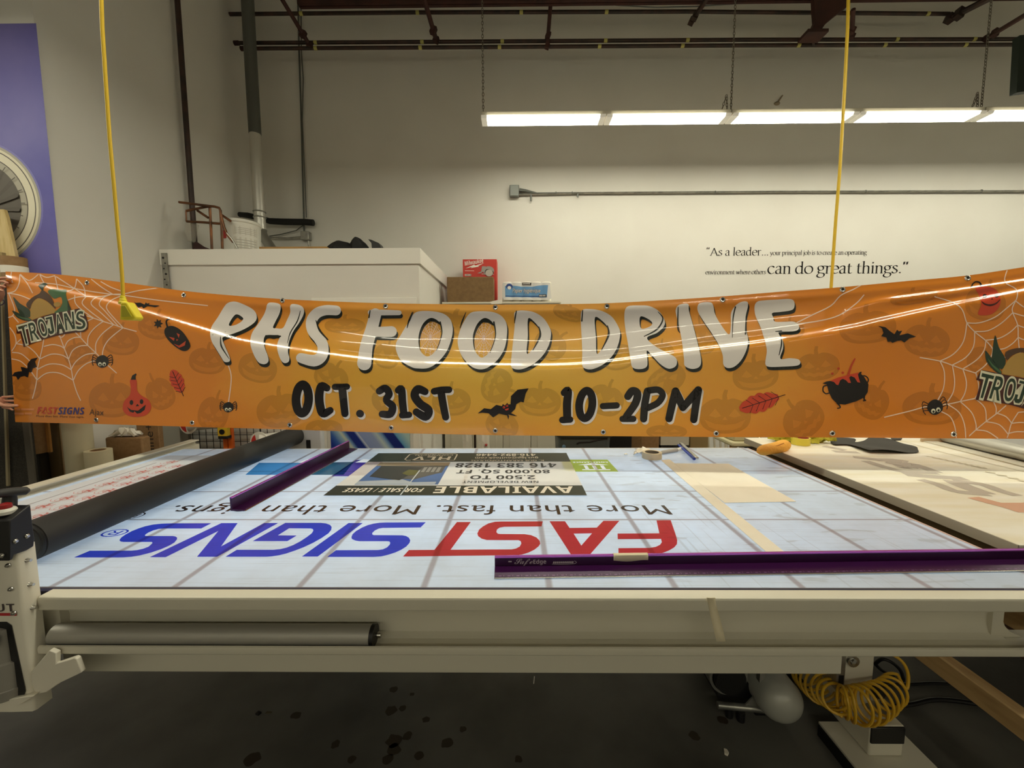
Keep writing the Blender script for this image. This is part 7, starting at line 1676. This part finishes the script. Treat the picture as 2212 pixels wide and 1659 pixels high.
def chain_(ids): 
    for a_, b_ in zip(ids, ids[1:]): Ee.append((a_, b_))
pel = node(px0 + Vector((0, 0, .98)), (.16, .13)); wai = node(px0 + Vector((0, 0, 1.14)), (.15, .115)); che = node(px0 + Vector((.02, 0, 1.36)), (.18, .13)); nk = node(px0 + Vector((.02, 0, 1.55)), .062); hd_ = node(px0 + Vector((.05, 0, 1.66)), .09); tp_ = node(px0 + Vector((.05, 0, 1.78)), .085)
chain_([pel, wai, che, nk, hd_, tp_])
for sg in (-1, 1):
    hp = node(px0 + Vector((0, .10 * sg, .90)), .10); kn = node(px0 + Vector((.02, .11 * sg, .5)), .062); an_ = node(px0 + Vector((-.02, .11 * sg, .09)), .042); toe = node(px0 + Vector((.16, .13 * sg, .035)), .036)
    chain_([pel, hp, kn, an_, toe])
wu = hu + Vector((-.10, .035, -.075)); wl = hl + Vector((-.13, .02, .01))
sh_ = node(px0 + Vector((.03, -.19, 1.46)), .072); el = node((px0 + Vector((.12, -.26, 1.55)) + wu) / 2 + Vector((0, -.08, -.14)), .046); wr = node(wu, .029); chain_([che, sh_, el, wr]); pu = node(wu.lerp(hu, .75), (.024, .036)); chain_([wr, pu])
sh2 = node(px0 + Vector((.03, .19, 1.46)), .072); el2 = node(px0 + Vector((.10, .20, 1.16)), .046); wr2 = node(wl, .029); chain_([che, sh2, el2, wr2]); pl_ = node(wl.lerp(hl, .7), (.036, .024)); chain_([wr2, pl_])
skin_mesh('body', Nn, Ee, M_skin, per)
def finger(name, pts, r0, parent, sub=2):
    n = len(pts); nodes = [(Vector(p), r0 * (1 - .28 * i / (n - 1))) for i, p in enumerate(pts)]
    return skin_mesh(name, nodes, [(i, i + 1) for i in range(n - 1)], M_skin, parent, sub)
def px(x, y, dy): 
    Yb = BS(x, y).y if x > 14 else yd(x); return at(x, y, Yb + dy)
# upper hand: fingers over the top corner in front, thumb behind
for k, (a_, b_, c_) in enumerate((((0, 601), (14, 600), (25, 604)), ((-2, 608), (9, 608), (18, 612)), ((-3, 617), (6, 618), (13, 621)), ((-4, 626), (3, 627), (9, 629)))):
    finger('finger', [wu.lerp(hu, .72) + Vector((0, -.012, .02 - .012 * k)), px(a_[0], a_[1], -.020), px(b_[0], b_[1], -.020), px(c_[0], c_[1], -.013)], .0085 if k < 3 else .007, per)
finger('thumb', [wu.lerp(hu, .5) + Vector((0, .01, .0)), px(4, 622, .03), px(16, 612, .026), px(26, 610, .022)], .0105, per)
# lower hand: thumb on the front, fingers behind
finger('thumb', [wl.lerp(hl, .45) + Vector((0, -.015, 0)), px(6, 876, -.024), px(22, 878, -.022), px(39, 876, -.016)], .012, per)
for k, (y0, y1, x1) in enumerate(((858, 856, 40), (866, 866, 44), (872, 876, 42), (880, 886, 34))):
    finger('finger', [wl.lerp(hl, .68) + Vector((0, .01, .02 - .013 * k)), px(6, y0, .022), px(22, (y0 + y1) / 2, .024), px(x1 - 6, y1, .016)], .0098 if k < 3 else .008, per)
part('bracelet', MB().torus(wu.lerp(hu, .0) + Vector((0, 0, -.002)), .034, .003, (hu - wu), n=24), mat('bracelet_dark', (60, 40, 66), .4), per)
# clothes
sn = [(px0 + Vector((0, 0, .93)), (.178, .150)), (px0 + Vector((0, 0, 1.14)), (.168, .133)), (px0 + Vector((.02, 0, 1.36)), (.198, .148)), (px0 + Vector((.02, 0, 1.47)), (.11, .1)), (px0 + Vector((.03, -.19, 1.46)), .088), (px0 + Vector((.06, -.225, 1.43)), .078), (px0 + Vector((.03, .19, 1.46)), .088), (px0 + Vector((.06, .195, 1.32)), .072)]
skin_mesh('shirt', sn, [(0, 1), (1, 2), (2, 3), (2, 4), (4, 5), (2, 6), (6, 7)], mat('shirt_grey', (70, 74, 84), .8), per)
tn = [(px0 + Vector((0, 0, 1.0)), (.172, .142))]; te = []
for sg in (-1, 1):
    o_ = len(tn); tn += [(px0 + Vector((0, .10 * sg, .88)), .115), (px0 + Vector((.02, .11 * sg, .5)), .08), (px0 + Vector((-.02, .11 * sg, .10)), .066)]; te += [(0, o_), (o_, o_ + 1), (o_ + 1, o_ + 2)]
skin_mesh('trousers', tn, te, mat('trousers_navy', (38, 42, 56), .8), per)
for sg in (-1, 1): part('shoe', MB().ball(px0 + Vector((.06, .122 * sg, .042)), 1, (.15, .052, .043), n=18), M_black, per)
part('hair', MB().ball(px0 + Vector((.025, 0, 1.755)), 1, (.115, .105, .10), n=20), mat('hair_brown', (52, 38, 30), .7), per)
for sg in (-1, 1):
    part('ear', MB().ball(px0 + Vector((.045, .094 * sg, 1.67)), 1, (.022, .012, .034), n=10), M_skin, per); part('eye', MB().ball(px0 + Vector((.125, .034 * sg, 1.69)), .013, n=10), M_white, per)
part('nose', MB().ball(px0 + Vector((.142, 0, 1.655)), 1, (.02, .015, .026), n=10), M_skin, per); part('mouth', MB().ball(px0 + Vector((.127, 0, 1.605)), 1, (.008, .026, .008), n=10), mat('lips', (160, 84, 80), .5), per)

# ------------------------------------------------------------------ camera, light, view
cam = bpy.data.cameras.new('camera'); cam.sensor_fit = 'HORIZONTAL'; cam.sensor_width = 36.0; cam.lens = 36.0 * F / 2212.0; cam.clip_start = .02; cam.clip_end = 60
co = bpy.data.objects.new('camera', cam); COL.objects.link(co)
m3 = Matrix((RT, UP, -FW)).transposed(); co.matrix_world = Matrix.Translation(EYE) @ m3.to_4x4()
EXPO = .12
SC.camera = co
w = bpy.data.worlds.new('shop_air'); SC.world = w; w.use_nodes = True
w.node_tree.nodes['Background'].inputs[0].default_value = (.9, .92, 1, 1); w.node_tree.nodes['Background'].inputs[1].default_value = .0
vs_ = SC.view_settings; vs_.view_transform = 'Standard'; vs_.look = 'None'; vs_.exposure = EXPO; vs_.gamma = 1.0; vs_.use_curve_mapping = False
SC.cycles.max_bounces = 8; SC.cycles.diffuse_bounces = 5; SC.cycles.glossy_bounces = 4; SC.cycles.sample_clamp_indirect = 6.0; SC.cycles.caustics_reflective = False; SC.cycles.caustics_refractive = False
